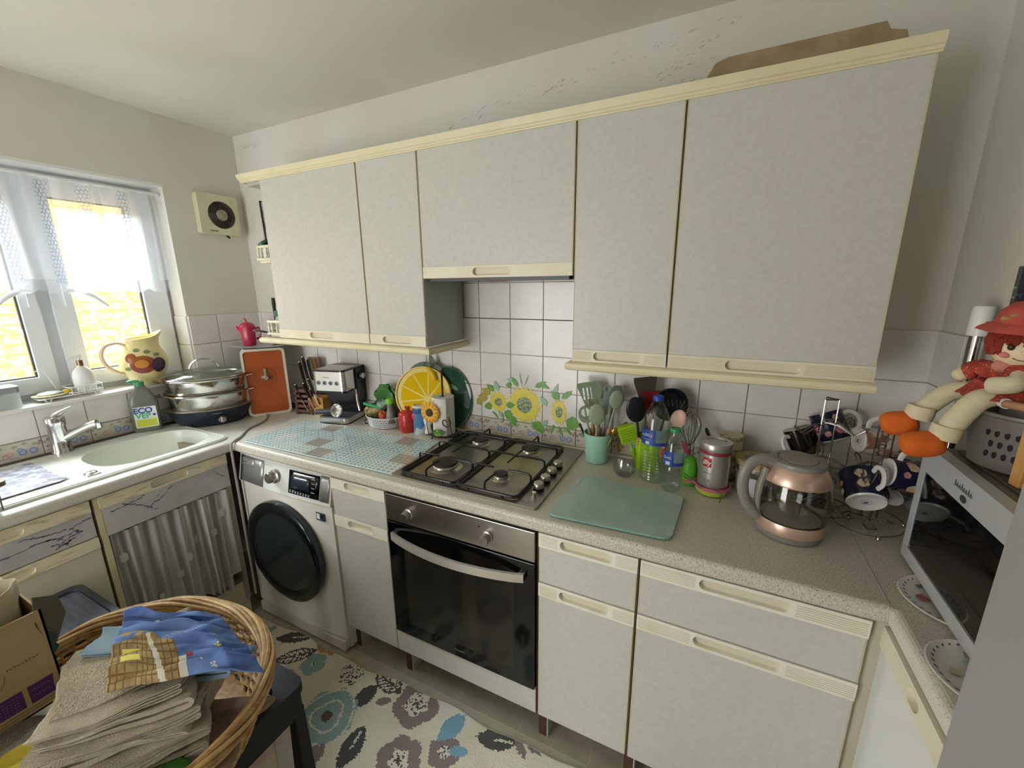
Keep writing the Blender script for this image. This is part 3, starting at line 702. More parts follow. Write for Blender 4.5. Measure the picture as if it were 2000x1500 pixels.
w2 = t2.build('worktop'); tag(w2, 'pale worktop under the window holding the cream sink', 'worktop')
t3 = MB(); t3.box(2.858, XR2, -1.0, -.2865, ZW-.042, ZW, worktop); t3.box(2.8455, XR-.001, -.2865, -.0075, ZW-.042, ZW, worktop); t3.box(2.8455, 2.858, -.575, -.2865, ZW-.042, ZW, worktop)
vs = [(2.858-o_*1.3, y, z) for y in (-1.0, -.577) for o_, z in ep]
t3.add(vs, [(k_, k_+1, n+k_+1, n+k_) for k_ in range(n-1)]+[tuple(range(n)), tuple(range(n, 2*n))], mat('worktop_edge', 'dad6ca', .35, speck='9c968a', sscale=330, slo=.6, shi=.68))
w3 = t3.build('worktop'); tag(w3, 'speckled worktop on the right holding the microwave and plates', 'worktop')
sm = B(2.8449, 2.8457, -.56, -.01, ZW, ZW+.0004, mat('joint_line', '6e675b', .7)).build('joint_strip', w3)

# sink: one moulded cream bowl and drainer
sinkm = mat('cream_composite', 'dcddd2', .22, c2='d3d5c9', nscale=5, mix=.5)
sk = thing('kitchen_sink', 'cream moulded sink with oval bowl and drainer set in the window worktop', 'sink', (.28, -1.02, ZW))
bowl = [(.045+.17*math.copysign(abs(math.cos(t))**.72, math.cos(t))-.02, .255+.20*math.copysign(abs(math.sin(t))**.72, math.sin(t))) for t in [2*PI*i/40 for i in range(40)]]
MB().plate(rrect(-.235, .235, -.49, .475, .05), [bowl], -.002, .008, sinkm).build('rim', sk, bevel=.004)
bw = MB(); lv = []; cxb, cyb = .025, .255
for f, z in ((1.0, .008), (.985, .002), (.95, -.03), (.90, -.12), (.82, -.155), (.5, -.165), (.1, -.17)):
    lv.append([(cxb+(x-cxb)*f, cyb+(y-cyb)*f, z) for x, y in bowl])
vs = [p for l in lv for p in l]; fs = []
for a in range(len(lv)-1):
    for i in range(40): fs.append((a*40+i, a*40+(i+1) % 40, (a+1)*40+(i+1) % 40, (a+1)*40+i))
fs.append(tuple((len(lv)-1)*40+i for i in range(40))); bw.add(vs, fs, sinkm, True); bw.build('bowl', sk)
dn = MB()
for i in range(7): dn.box(-.15+i*.045, -.135+i*.045, -.44, -.06, .008, .0105, sinkm)
dn.build('drainer_ridges', sk, bevel=.001)
MB().tube([(x, y, .0088) for x, y in rrect(-.228, .228, -.483, .468, .045)], .0016, mat('sink_step', 'b5b8a9', .4), 5, closed=True).build('rim_step', sk)
MB().lathe([(.018, .008), (.018, .014), (.012, .018), (0, .019)], chrome, (.165, .02, 0), 16).box(.15, .19, .0, .04, .008, .013, chrome).build('waste_control', sk, bevel=.002)
MB().lathe([(.033, 0), (.033, .003), (.01, .004), (0, .004)], steel, (.03, .3, -.169), 20).build('drain', sk)
tag(MB().plate([(x+random.uniform(-.006, .006), y+random.uniform(-.006, .006)) for x, y in rrect(.10, .44, -1.49, -1.06, .03)], [], .9125, .9145,
    mat('worn_foil', '9c9aa6', .25, metal=.3, c2='d5d7e4', nscale=30, mix=.9, detail=8, lo=.42, hi=.6, bump=.7, bscale=60)).build('drainer_mat'), 'worn silvery grey mat lying on the sink drainer', 'mat')
tag(MB().plate([(.375, -1.105), (.405, -1.05), (.425, -1.055), (.40, -1.115)], [[(.388, -1.095), (.405, -1.065), (.41, -1.068), (.395, -1.1)]], .9152, .916, mat('tag_grey', '8a8a90', .5)).build('paper_tag'), 'small square tag at the edge of the drainer mat', 'tag')
# tap
tp = thing('mixer_tap', 'chrome single lever mixer tap standing behind the sink', 'tap', (.06, -.955, .908), 0)
MB().lathe([(.034, 0), (.035, .005), (.031, .012), (.028, .06), (.028, .115), (.031, .12), (.032, .148), (.028, .156), (0, .158)], chrome, seg=24).build('body', tp)
MB().tube(cat([(.010, .010, .058), (.04, .043, .082), (.072, .075, .104), (.092, .095, .112)]), .0158, chrome, 14).tube([(.092, .095, .114), (.094, .097, .092)], [.014, .011], chrome, 12).build('spout', tp)
MB().tube([(0, 0, .154), (.012, .022, .172), (.02, .052, .186)], [.014, .008, .005], chrome, 10).build('lever', tp)

# ---------------- hob ----------------
hb = thing('gas_hob', 'stainless steel four burner gas hob with black pan supports', 'hob', (1.45, -.535, ZW))
hob_s = mat('hob_steel', 'a8a49a', .36, metal=1, c2='99958b', nscale=12, stretch=(30, 1, 1))
MB().plate(rrect(0, .57, 0, .505, .008), [], .0005, .008, hob_s).build('hob_plate', hb, bevel=.004)
ironm = mat('black_enamel', '171717', .3)
for gx0, gx1 in ((.028, .262), (.266, .495)):
    gr = MB(); z0 = .016
    gr.tube([(x, y, z0) for x, y in rrect(gx0, gx1, .02, .482, .018, 3)], .0055, ironm, 8, closed=True)
    gr.tube([(gx0+.008, .02+.01, .012), (gx0+.008, .47, .012)], .006, ironm, 6)
    gc = (gx0+gx1)/2; zt = .046
    def fing(p0, p1): gr.tube([(p0[0], p0[1], z0), (p0[0], p0[1], zt-.006), (p0[0]+(p1[0]-p0[0])*.08, p0[1]+(p1[1]-p0[1])*.08, zt), (p1[0], p1[1], zt)], .0038, ironm, 7)
    for cy in (.135, .395):
        fing((gx0, cy), (gc-.028, cy)); fing((gx1, cy), (gc+.028, cy))
    fing((gc, .02), (gc, .10)); fing((gc, .482), (gc, .43))
    gr.tube([(gx0, .262, z0), (gx0, .262, zt-.006), (gx0+.01, .262, zt), (gc-.02, .262, zt), (gc, .262, zt-.004), (gc+.02, .262, zt), (gx1-.01, .262, zt), (gx1, .262, zt-.006), (gx1, .262, z0)], .0038, ironm, 7)
    gr.tube([(gc, .19, zt), (gc, .36, zt)], .0038, ironm, 7)
    for x, y in ((gx0+.05, .02), (gx1-.05, .02), (gx0+.05, .482), (gx1-.05, .482)): gr.lathe([(.006, .008), (.004, .014)], ironm, (x, y, 0), 8)
    gr.build('pan_support', hb)
capm = mat('burner_cap', '2b2725', .5, c2='453c36', nscale=20)
for x, y, r in ((.145, .135, .048), (.145, .395, .035), (.38, .395, .035), (.38, .135, .026)):
    bn = MB().lathe([(r*1.35, .008), (r*1.2, .011), (r*1.05, .013), (r*1.02, .021), (r*.98, .0225)], mat('burner_alloy', 'b5b0a5', .3, metal=1), (x, y, 0), 28).build('burner', hb)
    MB().lathe([(r*.85, .0225), (r, .0235), (r*.98, .029), (r*.8, .031), (0, .0315)], capm, (x, y, 0), 28).build('burner_cap', bn)
kn = MB()
for i, y in enumerate((.115, .175, .238, .302)):
    k1 = MB().lathe([(.019, .008), (.019, .011), (.014, .012), (.014, .018)], blackp, (.532, y, 0), 20).lathe([(.0175, .018), (.0185, .021), (.018, .031), (.015, .034), (0, .0345)], steel, (.532, y, 0), 24).build('knob', hb)
MB().lathe([(.008, .008), (.0075, .024), (0, .0245)], chrome, (.536, .065, 0), 14).build('ignition_button', hb)
scribble(mat('grey_print', '8a8a88', .6), hb, T(.515, .022, .0083), .05, .005, 9)

# ---------------- glass boards ----------------
gb_ = thing('glass_board', 'frosted green glass worktop saver right of the hob', 'chopping board', (2.06, -.55, ZW))
gg = mat('frosted_green_glass', 'aec6b9', .07, c2='c2d5c9', nscale=6, mix=.8, detail=4, alpha=.86, coat=.3)
poly = [(0, .0), (.02, .29), (.36, .285), (.345, .02)]
q = []
for i in range(4):
    a, c_, d_ = Vector(poly[i-1]), Vector(poly[i]), Vector(poly[(i+1) % 4])
    u_ = (a-c_).normalized(); v_ = (d_-c_).normalized()
    for k_ in range(5):
        t = k_/4; p = (c_+u_*.03)*(1-t)**2+c_*2*t*(1-t)+(c_+v_*.03)*t*t; q.append((p.x, p.y))
MB().plate(q, [], .004, .010, gg, side=mat('green_glass_edge', '7fb09e', .1)).build('glass', gb_, bevel=.001)
for x, y in ((.04, .04), (.31, .05), (.05, .26), (.33, .25)): MB().lathe([(.008, 0), (.008, .004)], mat('clear_foot', 'd8e4c0', .3), (x, y, 0), 12).build('foot', gb_)
pb = thing('glass_board', 'patterned pale blue glass worktop saver above the washing machine', 'chopping board', (.62, -.552, ZW))
palebl = mat('tile_print_blue', 'c9dbdc', .12, c2='b5ccd0', nscale=12); palegr = mat('tile_print_grey', 'b4b1a9', .12, c2='a3a098', nscale=60, mix=.8); palew = mat('tile_print_white', 'd3dfdd', .12)
ink = mat('tile_print_ink', '8f9fa0', .2); ink2 = mat('tile_print_brown', 'a1968b', .2)
bq = MB(); bq.plate([(0, 0), (.845, .02), (.80, .345), (.0, .315)], [], .003, .0075, palebl)
def bp_(u, v, h=0): return (u*(.845-.045*v), .02*u*(1-v)+v*(.315+.03*u), .0077+h)
rs = random.Random(11); nu, nv = 9, 4
for i in range(nu):
    for j in range(nv):
        kk = (i*3+j*5+i*j) % 5; m = [palebl, palew, palegr, palebl, palew][kk]; u0, u1, v0, v1 = i/nu, (i+1)/nu, j/nv, (j+1)/nv
        bq.add([bp_(u0, v0), bp_(u1, v0), bp_(u1, v1), bp_(u0, v1)], [(0, 1, 2, 3)], m)
        im = ink2 if kk in (2, 4) else ink; n_ = 5 if kk in (1, 3) else 4
        for a in range(n_):
            for c_ in range(n_):
                uu = u0+(a+.5)/n_/nu; vv = v0+(c_+.5)/n_/nv; s = (.30 if kk != 2 else .42)/n_
                pts = [bp_(uu+s/nu*math.cos(t), vv+s/nv*math.sin(t), .0002) for t in ([0, PI/2, PI, 3*PI/2] if kk % 2 else [PI*.25*z_ for z_ in range(8)])]
                bq.add(pts, [tuple(range(len(pts)))], im)
                if kk in (0, 2, 4):
                    pts = [bp_(uu+s*.45/nu*math.cos(t), vv+s*.45/nv*math.sin(t), .0004) for t in (0, PI/2, PI, 3*PI/2)]; bq.add(pts, [(0, 1, 2, 3)], m)
        for (p0, p1) in (((u0, v0), (u1, v1)), ((u0, v1), (u1, v0))):
            if kk == 0: a_, b_ = Vector(bp_(*p0, .0003)), Vector(bp_(*p1, .0003)); nrm = (b_-a_).cross(Vector((0, 0, 1))).normalized()*.0009; bq.add([a_-nrm, b_-nrm, b_+nrm, a_+nrm], [(0, 1, 2, 3)], ink)
bq.build('glass', pb)

# ---------------- helpers for small things ----------------
def look(base, tip, face=(0.4, -0.92, 0)):
    """matrix with local z from base to tip and local -y towards the viewer side"""
    z = (Vector(tip)-Vector(base)).normalized(); f = Vector(face); y = -(f-z*f.dot(z)).normalized(); x = y.cross(z)
    m = Matrix.Identity(4)
    for i in range(3): m[i][0] = x[i]; m[i][1] = y[i]; m[i][2] = z[i]; m[i][3] = base[i]
    return m
def mthing(name, label, cat, M, group=None):
    o = thing(name, label, cat, (0, 0, 0), 0, group); o.matrix_world = M; return o
def arc(c, r, a0, a1, n=10, ax='xz'):
    o = []
    for i in range(n+1):
        t = math.radians(a0+(a1-a0)*i/n); u, v = r*math.cos(t), r*math.sin(t)
        o.append((c[0]+u, c[1], c[2]+v) if ax == 'xz' else ((c[0]+u, c[1]+v, c[2]) if ax == 'xy' else (c[0], c[1]+u, c[2]+v)))
    return o
def lump(b, c, r, m, amp=.18, seg=20, rings=14, seed=1, M=None):
    rs = random.Random(seed); ph = [rs.uniform(0, 6) for _ in range(6)]
    def f(u, v):
        a = 2*PI*u; t = PI*v; k = 1+amp*(math.sin(3*a+ph[0]+2*t)*.5+math.sin(5*a+ph[1])*math.sin(4*t+ph[2])*.5+math.sin(9*a+7*t+ph[3])*.25)
        return (c[0]+r[0]*k*math.sin(t)*math.cos(a), c[1]+r[1]*k*math.sin(t)*math.sin(a), c[2]-r[2]*k*math.cos(t))
    b.grid(f, seg, rings, m, True, True); return b
cer_red = mat('red_ceramic', 'c0392f', .15, c2='ab2d2a', nscale=8); cer_pink = mat('raspberry_ceramic', 'b8344f', .18)
wood = mat('pale_wood', 'cf9f5c', .5, c2='b9874a', nscale=14, mix=.7, stretch=(1, 1, .2)); beech = mat('beech', 'b98a6a', .5, c2='a27556', nscale=20, stretch=(1, 1, .15))
sage = mat('sage_silicone', '8e9b82', .45); blk = mat('black_nylon', '17181c', .35)

# ---------------- window wall ----------------
# soap dispenser, caddy, dish, tub
sd = thing('soap_dispenser', 'white pump soap dispenser in the wire caddy on the window sill', 'soap dispenser', (-.045, -.805, 1.135)); sd.scale = (.88, .88, 1.12)
MB().lathe([(.030, 0), (.033, .004), (.033, .05), (.030, .072), (.018, .088), (.011, .093), (.011, .098)], purew, seg=24, sx=1, sy=1.25).build('bottle', sd)
MB().lathe([(.013, .096), (.013, .118)], mat('bronze', '8c7455', .3, metal=.8), seg=16).build('collar', sd)
MB().tube([(0, 0, .118), (0, 0, .132)], .006, purew).tube([(0, .008, .134), (0, -.015, .134), (0, -.045, .128)], [.009, .008, .005], purew).build('pump', sd)
cy = thing('wire_caddy', 'white wire sink caddy with little feet on the window sill', 'caddy', (-.045, -.86, 1.114))
b = MB()
for z, s in ((.045, 1.0), (.022, .95)): b.tube([(x*s, y*s, z) for x, y in rrect(-.045, .045, -.01, .10, .012, 3)], .0022, purew, 6, closed=True)
b.tube([(x, y, .014) for x, y in rrect(-.045, .045, -.105, .095, .012, 3)], .0022, purew, 6, closed=True)
for i in range(12): y = -.10+i*.017; b.tube([(-.044, y, .014), (.044, y, .014)], .0014, purew, 5)
for i in range(6): y = -.005+i*.02; b.tube([(.044, y, .014), (.045, y, .045)], .0014, purew, 5)
for y in (-.08, .075): b.tube([(.043, y-.012, .014), (.047, y-.004, 0), (.047, y+.004, 0), (.043, y+.012, .014)], .002, purew, 6)
b.tube([(-.02, -.03, .04), (-.02, -.05, .11), (-.02, -.055, .125), (-.02, -.08, .125)], .0022, purew, 6)
b.build('wire_frame', cy)
ds = thing('soap_dish', 'small patterned yellow and white dish with a lemon lying on the wire caddy', 'dish', (-.045, -.92, 1.131))
MB().lathe([(.025, 0), (.045, .004), (.048, .008), (.044, .009), (.02, .005), (0, .005)], mat('dish_cream', 'e5d9a2', .25), seg=24, sy=1.15).build('dish', ds)
lump(MB(), (0, 0, .012), (.034, .04, .008), mat('dish_blue', 'b9c9cf', .3, c2='e8e4d0', nscale=70, mix=1), .08).build('sponge', ds)
MB().ell((.01, .05, .012), (.012, .016, .010), mat('lemon', 'e0c53e', .4)).build('lemon_knob', ds)
tb = thing('sill_tub', 'clear plastic tub with grey lid at the left end of the window sill', 'tub', (-.045, -1.06, 1.114))
MB().plate(rrect(-.045, .045, -.05, .05, .012), [rrect(-.043, .043, -.048, .048, .011)], 0, .062, thin('cloudy_plastic', 'e6ece8', .35, transl=.5)).build('tub', tb)
MB().plate(rrect(-.047, .047, -.052, .052, .012), [], .062, .085, mat('grey_lid', '8c8f92', .4)).build('lid', tb, bevel=.004)
# jug
jg = thing('fruit_jug', 'large cream pitcher painted with a red pear and plum, in the window corner', 'jug', (-.03, -.585, 1.114))
jm = mat('jug_cream', 'e6d596', .22, c2='ecdfb0', nscale=7)
prof = [(.045, 0), (.05, .004), (.062, .03), (.083, .075), (.088, .105), (.080, .14), (.062, .175), (.055, .195), (.058, .215)]
jg.scale = (1.06, 1.06, 1.06); b = MB(); n = 36
def jf(u, v):
    a = 2*PI*u; t = v*(len(prof)-1); i = min(int(t), len(prof)-2); f = t-i; r = prof[i][0]*(1-f)+prof[i+1][0]*f; z = prof[i][1]*(1-f)+prof[i+1][1]*f
    sp = max(0, math.cos(a-PI/2))**6*max(0, (v-.68)/.32)**1.3
    return (r*math.cos(a)*.80, r*math.sin(a)+.03*sp, z+.022*sp+ .006*max(0, (v-.8)/.2)*math.cos(a-PI/2))
b.grid(jf, n, 24, jm, True, True); b.lathe([(.045, .0), (0, .001)], jm, seg=20, sx=.8); b.build('body', jg, solid=.004)
MB().tube(cat([(0, -.052, .185), (0, -.085, .20), (0, -.125, .19), (0, -.142, .15), (0, -.13, .105), (0, -.10, .075), (0, -.08, .062)]), .0112, mat('jug_handle', 'ddc4a4', .25), 10, flat=.7).build('handle', jg)
def onjug(poly, m, off=.0022):
    pts = []
    for a_, z in poly:
        t = next(i for i in range(len(prof)-1) if prof[i+1][1] >= z); f = (z-prof[t][1])/(prof[t+1][1]-prof[t][1]); r = prof[t][0]*(1-f)+prof[t+1][0]*f+off
        pts.append((r*math.cos(a_)*.80+.0015, r*math.sin(a_), z))
    return pts
def jpatch(ca, cz, ra, rz, m, off, name, rot=0, nn=20):
    q = MB(); vs = [];
    for k_ in range(4):
        s = k_/3
        for i in range(nn):
            t = 2*PI*i/nn; x, y = s*ra*math.cos(t), s*rz*math.sin(t); x2 = x*math.cos(rot)-y*math.sin(rot)*(ra/rz); y2 = x*math.sin(rot)*(rz/ra)+y*math.cos(rot)
            vs += onjug([(ca+x2, cz+y2)], m, off)
    fs = [(k_*nn+i, k_*nn+(i+1) % nn, (k_+1)*nn+(i+1) % nn, (k_+1)*nn+i) for k_ in range(3) for i in range(nn)]
    q.add(vs, fs, m, True); q.build(name, jg)
pear = mat('pear_red', '8c3a35', .25, c2='b06a3a', nscale=18, mix=.8)
jpatch(-.36, .100, .56, .040, pear, .0034, 'painted_pear', -.35); jpatch(-.86, .132, .26, .021, pear, .0034, 'painted_pear_neck', -.3); jpatch(-.42, .104, .28, .019, mat('pear_gold', 'c98a3c', .25), .0046, 'pear_highlight', -.5)
jpatch(.30, .092, .34, .034, mat('plum', '3f2a45', .25, c2='6c4a63', nscale=40), .005, 'painted_plum', .3)
for a_, z, r_ in ((-.1, .155, .3), (-.6, .165, -.5), (.3, .14, .9), (-1.05, .085, 1.2)): jpatch(a_, z, .17, .008, mat('jug_leaf', '7f8e62', .3), .0035, 'painted_leaf', r_, 10)
# ecover bottle
eb = thing('washing_up_bottle', 'grey bottle of washing-up liquid with ECO VER label behind the sink', 'bottle', (.052, -.655, .909), math.radians(62))
em = mat('eco_grey', '6e6f6a', .25, c2='7c7e78', nscale=6)
def sq(p, m, b, seg=32, sx=1, sy=.55, e=.55):
    vs = []; fs = []
    for r, z in p:
        for i in range(seg):
            t = 2*PI*i/seg; vs.append((r*math.copysign(abs(math.cos(t))**e, math.cos(t))*sx, r*math.copysign(abs(math.sin(t))**e, math.sin(t))*sy, z))
    for a in range(len(p)-1):
        for i in range(seg): fs.append((a*seg+i, a*seg+(i+1) % seg, (a+1)*seg+(i+1) % seg, (a+1)*seg+i))
    fs += [tuple(range(seg))[::-1], tuple((len(p)-1)*seg+i for i in range(seg))]; b.add(vs, fs, m, True); return b
sq([(.048, 0), (.053, .006), (.054, .13), (.050, .155), (.034, .185), (.020, .21), (.016, .222)], em, MB()).build('bottle', eb)
MB().lathe([(.018, .218), (.018, .238), (0, .238)], mat('eco_green', '3e8c5a', .3), seg=18).tube([(0, 0, .236), (-.03, 0, .242), (-.042, 0, .238)], [.01, .008, .006], mat('eco_green', '3', .3)).build('cap', eb)
lb = MB().plate(rrect(-.038, .044, .022, .122, .004), [], .0306, .0316, purew, M=FRONT).build('label', eb)
MB().plate(rrect(-.034, .040, .026, .062, .002), [], .0317, .0319, mat('eco_lime', 'c7cf3a', .4), M=FRONT).build('lime_band', lb)
text('ECO', mat('eco_blue', '2f4f9a', .4), .034, lb, T(-.004, -.0322, .104) @ FRONT, bold=.0013)
text('VER', mat('eco_mint', '57b58a', .4), .034, lb, T(-.004, -.0322, .078) @ FRONT, bold=.0013)
MB().lathe([(.006, 0), (.006, .0003), (0, .0003)], mat('eco_blue', '2', .4), seg=12, M=T(.034, -.0322, .08) @ RX(PI/2)).build('drop_mark', lb)

# steamer
sg = thing('food_steamer', 'two-tier steel food steamer with glass lid and dark blue base in the worktop corner', 'steamer', (.158, -.425, ZW), math.radians(50))
sg.scale = (1.13, 1.13, 1.13)
nav = mat('navy_base', '1f2633', .3)
def ov_(p, m, b, seg=44, sy=.76): return b.lathe(p, m, seg=seg, sy=sy)
ov_([(.120, 0), (.128, .006), (.150, .045), (.160, .068), (.162, .074), (.12, .074)], nav, MB()).build('base', sg)
ov_([(.163, .074), (.167, .077), (.163, .080)], steel, MB()).build('base_trim', sg)
MB().lathe([(.016, 0), (.015, .012), (0, .013)], steel, seg=18, M=T(.06, -.108, .035) @ RX(PI/2+.35)).box(.058, .062, -.128, -.122, .024, .046, purew).build('dial', sg)
scribble(mat('pale_print', 'b', .5), sg, T(.045, -.119, .062) @ RX(PI/2-.3), .035, .005, 9)
ts = mat('polished_steel', 'c9c6c0', .12, metal=1, c2='b5b1aa', nscale=10)
for k_, z in enumerate((.080, .146)):
    tr_ = ov_([(.146, z), (.150, z+.004), (.154, z+.056), (.166, z+.059), (.168, z+.063), (.163, z+.066), (.150, z+.062)], ts, MB()).build('steamer_tier', sg)
    for s in (-1, 1): MB().tube([(s*.155, -.028, z+.058), (s*.180, -.02, z+.06), (s*.188, 0, z+.061), (s*.180, .02, z+.06), (s*.155, .028, z+.058)], .004, chrome, 7).build('handle', tr_)
ld = ov_([(.160, .212), (.150, .222), (.11, .236), (.05, .246), (0, .248)], thin('lid_glass', 'dfe6df', .2, .05, .10), MB()).build('lid', sg)
ov_([(.158, .210), (.165, .214), (.160, .218), (.156, .214)], ts, MB()).build('lid_rim', ld)
MB().tube(arc((0, 0, .235), .055, 15, 165, 10), .004, chrome, 7).build('lid_handle', ld)
cb = thing('power_cable', 'grey power cable of the steamer running over the worktop edge by the washing machine', 'cable', (0, 0, 0))
MB().tube(cat([(.33, -.25, .905), (.40, -.30, .905), (.44, -.36, .905), (.47, -.44, .905), (.545, -.52, .905), (.578, -.572, .905), (.585, -.590, .89), (.583, -.591, .83), (.578, -.589, .70), (.572, -.587, .45), (.566, -.585, .12)]), .005, mat('cable_grey', 'a5a199', .5), 8).build('cable', cb)
b2 = MB()
for i, r in enumerate((.035, .045, .05)): b2.tube([(.30+r*math.cos(t/3)*1.1, -.10+r*math.sin(t/3)*.7, .906+.006*i+.003*math.sin(t)) for t in range(20)], .0035, blackp, 6)
tag(b2.build('black_cable'), 'coiled black cable behind the orange bread bin', 'cable')

# orange bread bin
ang = math.atan2(.165, .116)
ob = thing('bread_bin', 'tall orange-fronted cream bread bin with chrome latch standing in the corner', 'bread bin', (.267, -.304, ZW), ang)
crm2 = mat('bin_cream', 'd6cfbd', .35)
MB().plate(rrect(0, .202, 0, .36, .022), [], -.135, -.006, crm2, M=FRONT).build('body', ob, bevel=.004)
MB().plate(rrect(0, .202, 0, .36, .022), [rrect(.012, .19, .012, .348, .015)], -.006, .012, crm2, M=FRONT).build('frame', ob, bevel=.003)
orm = mat('orange_enamel', 'b4592c', .3, c2='a6512b', nscale=5, mix=.6, metal=.25)
dd = MB().plate(rrect(.013, .189, .013, .347, .014), [], -.004, .006, orm, M=FRONT).build('door', ob)
q = MB()
for r in (.032, .045, .052): q.tube([(.101+r*math.cos(t*PI/16), -.0065, .205+r*math.sin(t*PI/16)) for t in range(32)], .0009, mat('orange_ring', '8f4526', .3), 4, closed=True)
q.build('embossed_ring', dd)
lt = MB().lathe([(.022, .006), (.02, .008), (.019, .012), (.014, .018), (.013, .03), (.010, .033), (0, .033)], chrome, seg=24, M=T(.101, 0, .205) @ RX(PI/2)).box(.094, .106, -.017, -.008, .21, .255, chrome).build('latch', dd)
scribble(mat('orange_ring', '8', .3), dd, T(.105, -.0062, .145) @ FRONT, .045, .006, 8)
# tray with red pot and pan
tc = (.235, -.155)
tr = thing('round_tin_tray', 'grey round metal plate lying on top of the orange bread bin', 'tray', (tc[0], tc[1], 1.2605))
MB().lathe([(.10, 0), (.13, .003), (.175, .010), (.178, .012), (.172, .013), (.128, .006), (0, .004)], mat('tin_grey', 'b7b8ba', .35, metal=.5), seg=44, sy=.82).build('plate', tr)
rp = thing('red_lidded_pot', 'raspberry red ceramic jug with lid and small spout on the metal plate', 'pot', (.185, -.195, 1.266), .6); rp.scale = (.80, .80, 1.10)
MB().lathe([(.036, 0), (.041, .006), (.043, .05), (.046, .075), (.050, .092), (.046, .096)], cer_pink, seg=36, wob=lambda a: 1+.035*math.cos(6*a)).build('body', rp)
MB().lathe([(.047, .094), (.044, .102), (.025, .112), (.012, .114), (0, .114)], cer_pink, seg=24).build('lid', rp)
MB().tube([(0, 0, .112), (-.003, 0, .125), (-.012, 0, .132)], [.007, .006, .004], cer_pink).build('lid_knob', rp)
MB().tube([(-.04, -.01, .075), (-.058, -.018, .088), (-.062, -.02, .096)], [.012, .009, .007], cer_pink).build('spout', rp)
MB().tube([(.035, .02, .08), (.06, .03, .085), (.066, .033, .06), (.058, .03, .035), (.038, .022, .03)], .006, cer_pink).build('handle', rp)
pn_ = thing('milk_pan', 'small steel pan with black handle behind the red pot', 'pan', (.29, -.075, 1.266), .0)
MB().lathe([(.05, 0), (.056, .006), (.058, .07), (.060, .072), (.056, .072), (.053, .008), (0, .006)], steel, seg=28).build('pan', pn_)
MB().tube([(-.02, -.054, .065), (-.03, -.085, .075), (.00, -.13, .085), (.03, -.17, .09)], [.006, .009, .010, .008], blackp, 8, flat=.6).build('handle', pn_)
# corner shelf contents
def jar(name, label, loc, r, h, body, lid, lidh=.02, rot=0, sy=1):
    j = thing(name, label, 'jar', loc, rot)
    MB().lathe([(r*.9, 0), (r, .004), (r, h*.72), (r*.86, h*.8), (r*.86, h)], body, seg=24).build('body', j)
    MB().lathe([(r*.95, h-.006), (r, h-.002), (r, h+lidh-.004), (r*.94, h+lidh), (0, h+lidh)], lid, seg=24).build('lid', j); return j
green_l = mat('green_lid', '2f5f49', .3); jglass = thin('jar_glass', 'dfe3dc', .45, transl=.2)
jar('storage_jar', 'glass jar with green lid on the lower corner shelf', (.535, -.232, 1.355), .032, .085, jglass, green_l)
lb_ = thing('tipped_jar', 'white jar with tilted round green lid on the upper corner shelf', 'jar', (.505, -.228, 1.706))
MB().lathe([(.03, 0), (.032, .004), (.032, .045), (.028, .055)], purew, seg=22).build('body', lb_)
MB().lathe([(.034, 0), (.036, .003), (.036, .010), (.030, .015), (0, .016)], green_l, seg=24, M=T(-.012, -.006, .062) @ RY(-.5) @ RX(.3), sy=1).build('lid', lb_)
bk_ = thing('dark_framed_board', 'narrow dark grey framed board leaning on the upper corner shelf', 'board', (.560, -.235, 1.706), (0, -.03, 0))
MB().box(-.055, .04, 0, .012, 0, .255, mat('slate', '4e5356', .4, c2='9a9ca2', nscale=9, mix=.9)).box(-.058, -.05, -.004, .014, 0, .26, blackp).build('board', bk_)
kn_ = thing('black_peeler', 'black handled knife standing upright on the lower corner shelf', 'knife', (.488, -.235, 1.357), (0, .03, 0))
MB().tube([(0, 0, 0), (0, 0, .08), (0, 0, .14), (0, 0, .165)], [.005, .006, .009, .008], blackp, 8).build('handle', kn_)
gt = thing('glass_tumbler', 'clear glass holding pale trinkets behind the jar on the lower corner shelf', 'glass', (.540, -.155, 1.355))
MB().lathe([(.028, 0), (.03, .003), (.032, .12), (.03, .12), (.028, .006), (0, .005)], glassm, seg=20).build('glass', gt)
lump(MB(), (0, 0, .05), (.024, .024, .04), mat('trinket_rose', 'b58e8e', .5, c2='e0dccf', nscale=60, mix=1), .2).build('trinkets', gt)

# ---------------- knives and coffee corner ----------------
kb1 = thing('knife_block', 'dark brown slatted wooden knife block in the corner behind the pale one', 'knife block', (.50, -.105, ZW), .2)
dkw = mat('walnut', '6e4a36', .5, c2='54372a', nscale=18)
b = MB()
for i in range(5): b.box(-.06, .05, -.05, .05, .01+.028*i, .025+.028*i, dkw)
b.box(-.06, -.045, -.05, .05, 0, .14, dkw).box(.035, .05, -.05, .05, 0, .14, dkw); b.build('slatted_body', kb1, bevel=.002)
MB().box(-.02, .055, .035, .055, .14, .30, mat('block_back', '8c6848', .5, c2='6e4d33', nscale=10), M=RX(-.0)).build('back_board', kb1, bevel=.003)
kgrp = [((.52, -.13, 1.02), (.475, -.13, 1.185), .012), ((.545, -.125, 1.03), (.50, -.125, 1.215), .012), ((.565, -.12, 1.05), (.53, -.12, 1.205), .012), ((.52, -.15, .95), (.46, -.16, 1.065), .010), ((.57, -.15, .97), (.515, -.15, 1.075), .012), ((.60, -.14, .99), (.55, -.145, 1.10), .011)]
klab = ['leftmost of the upper black handled knives in the dark block', 'middle one of the upper black handled knives in the dark block', 'right-hand one of the upper black handled knives, nearest the espresso machine', 'lowest and leftmost grey handled knife leaning out of the blocks', 'black handled knife crossing low in front of the dark block', 'black handled knife low down beside the pale bamboo block']
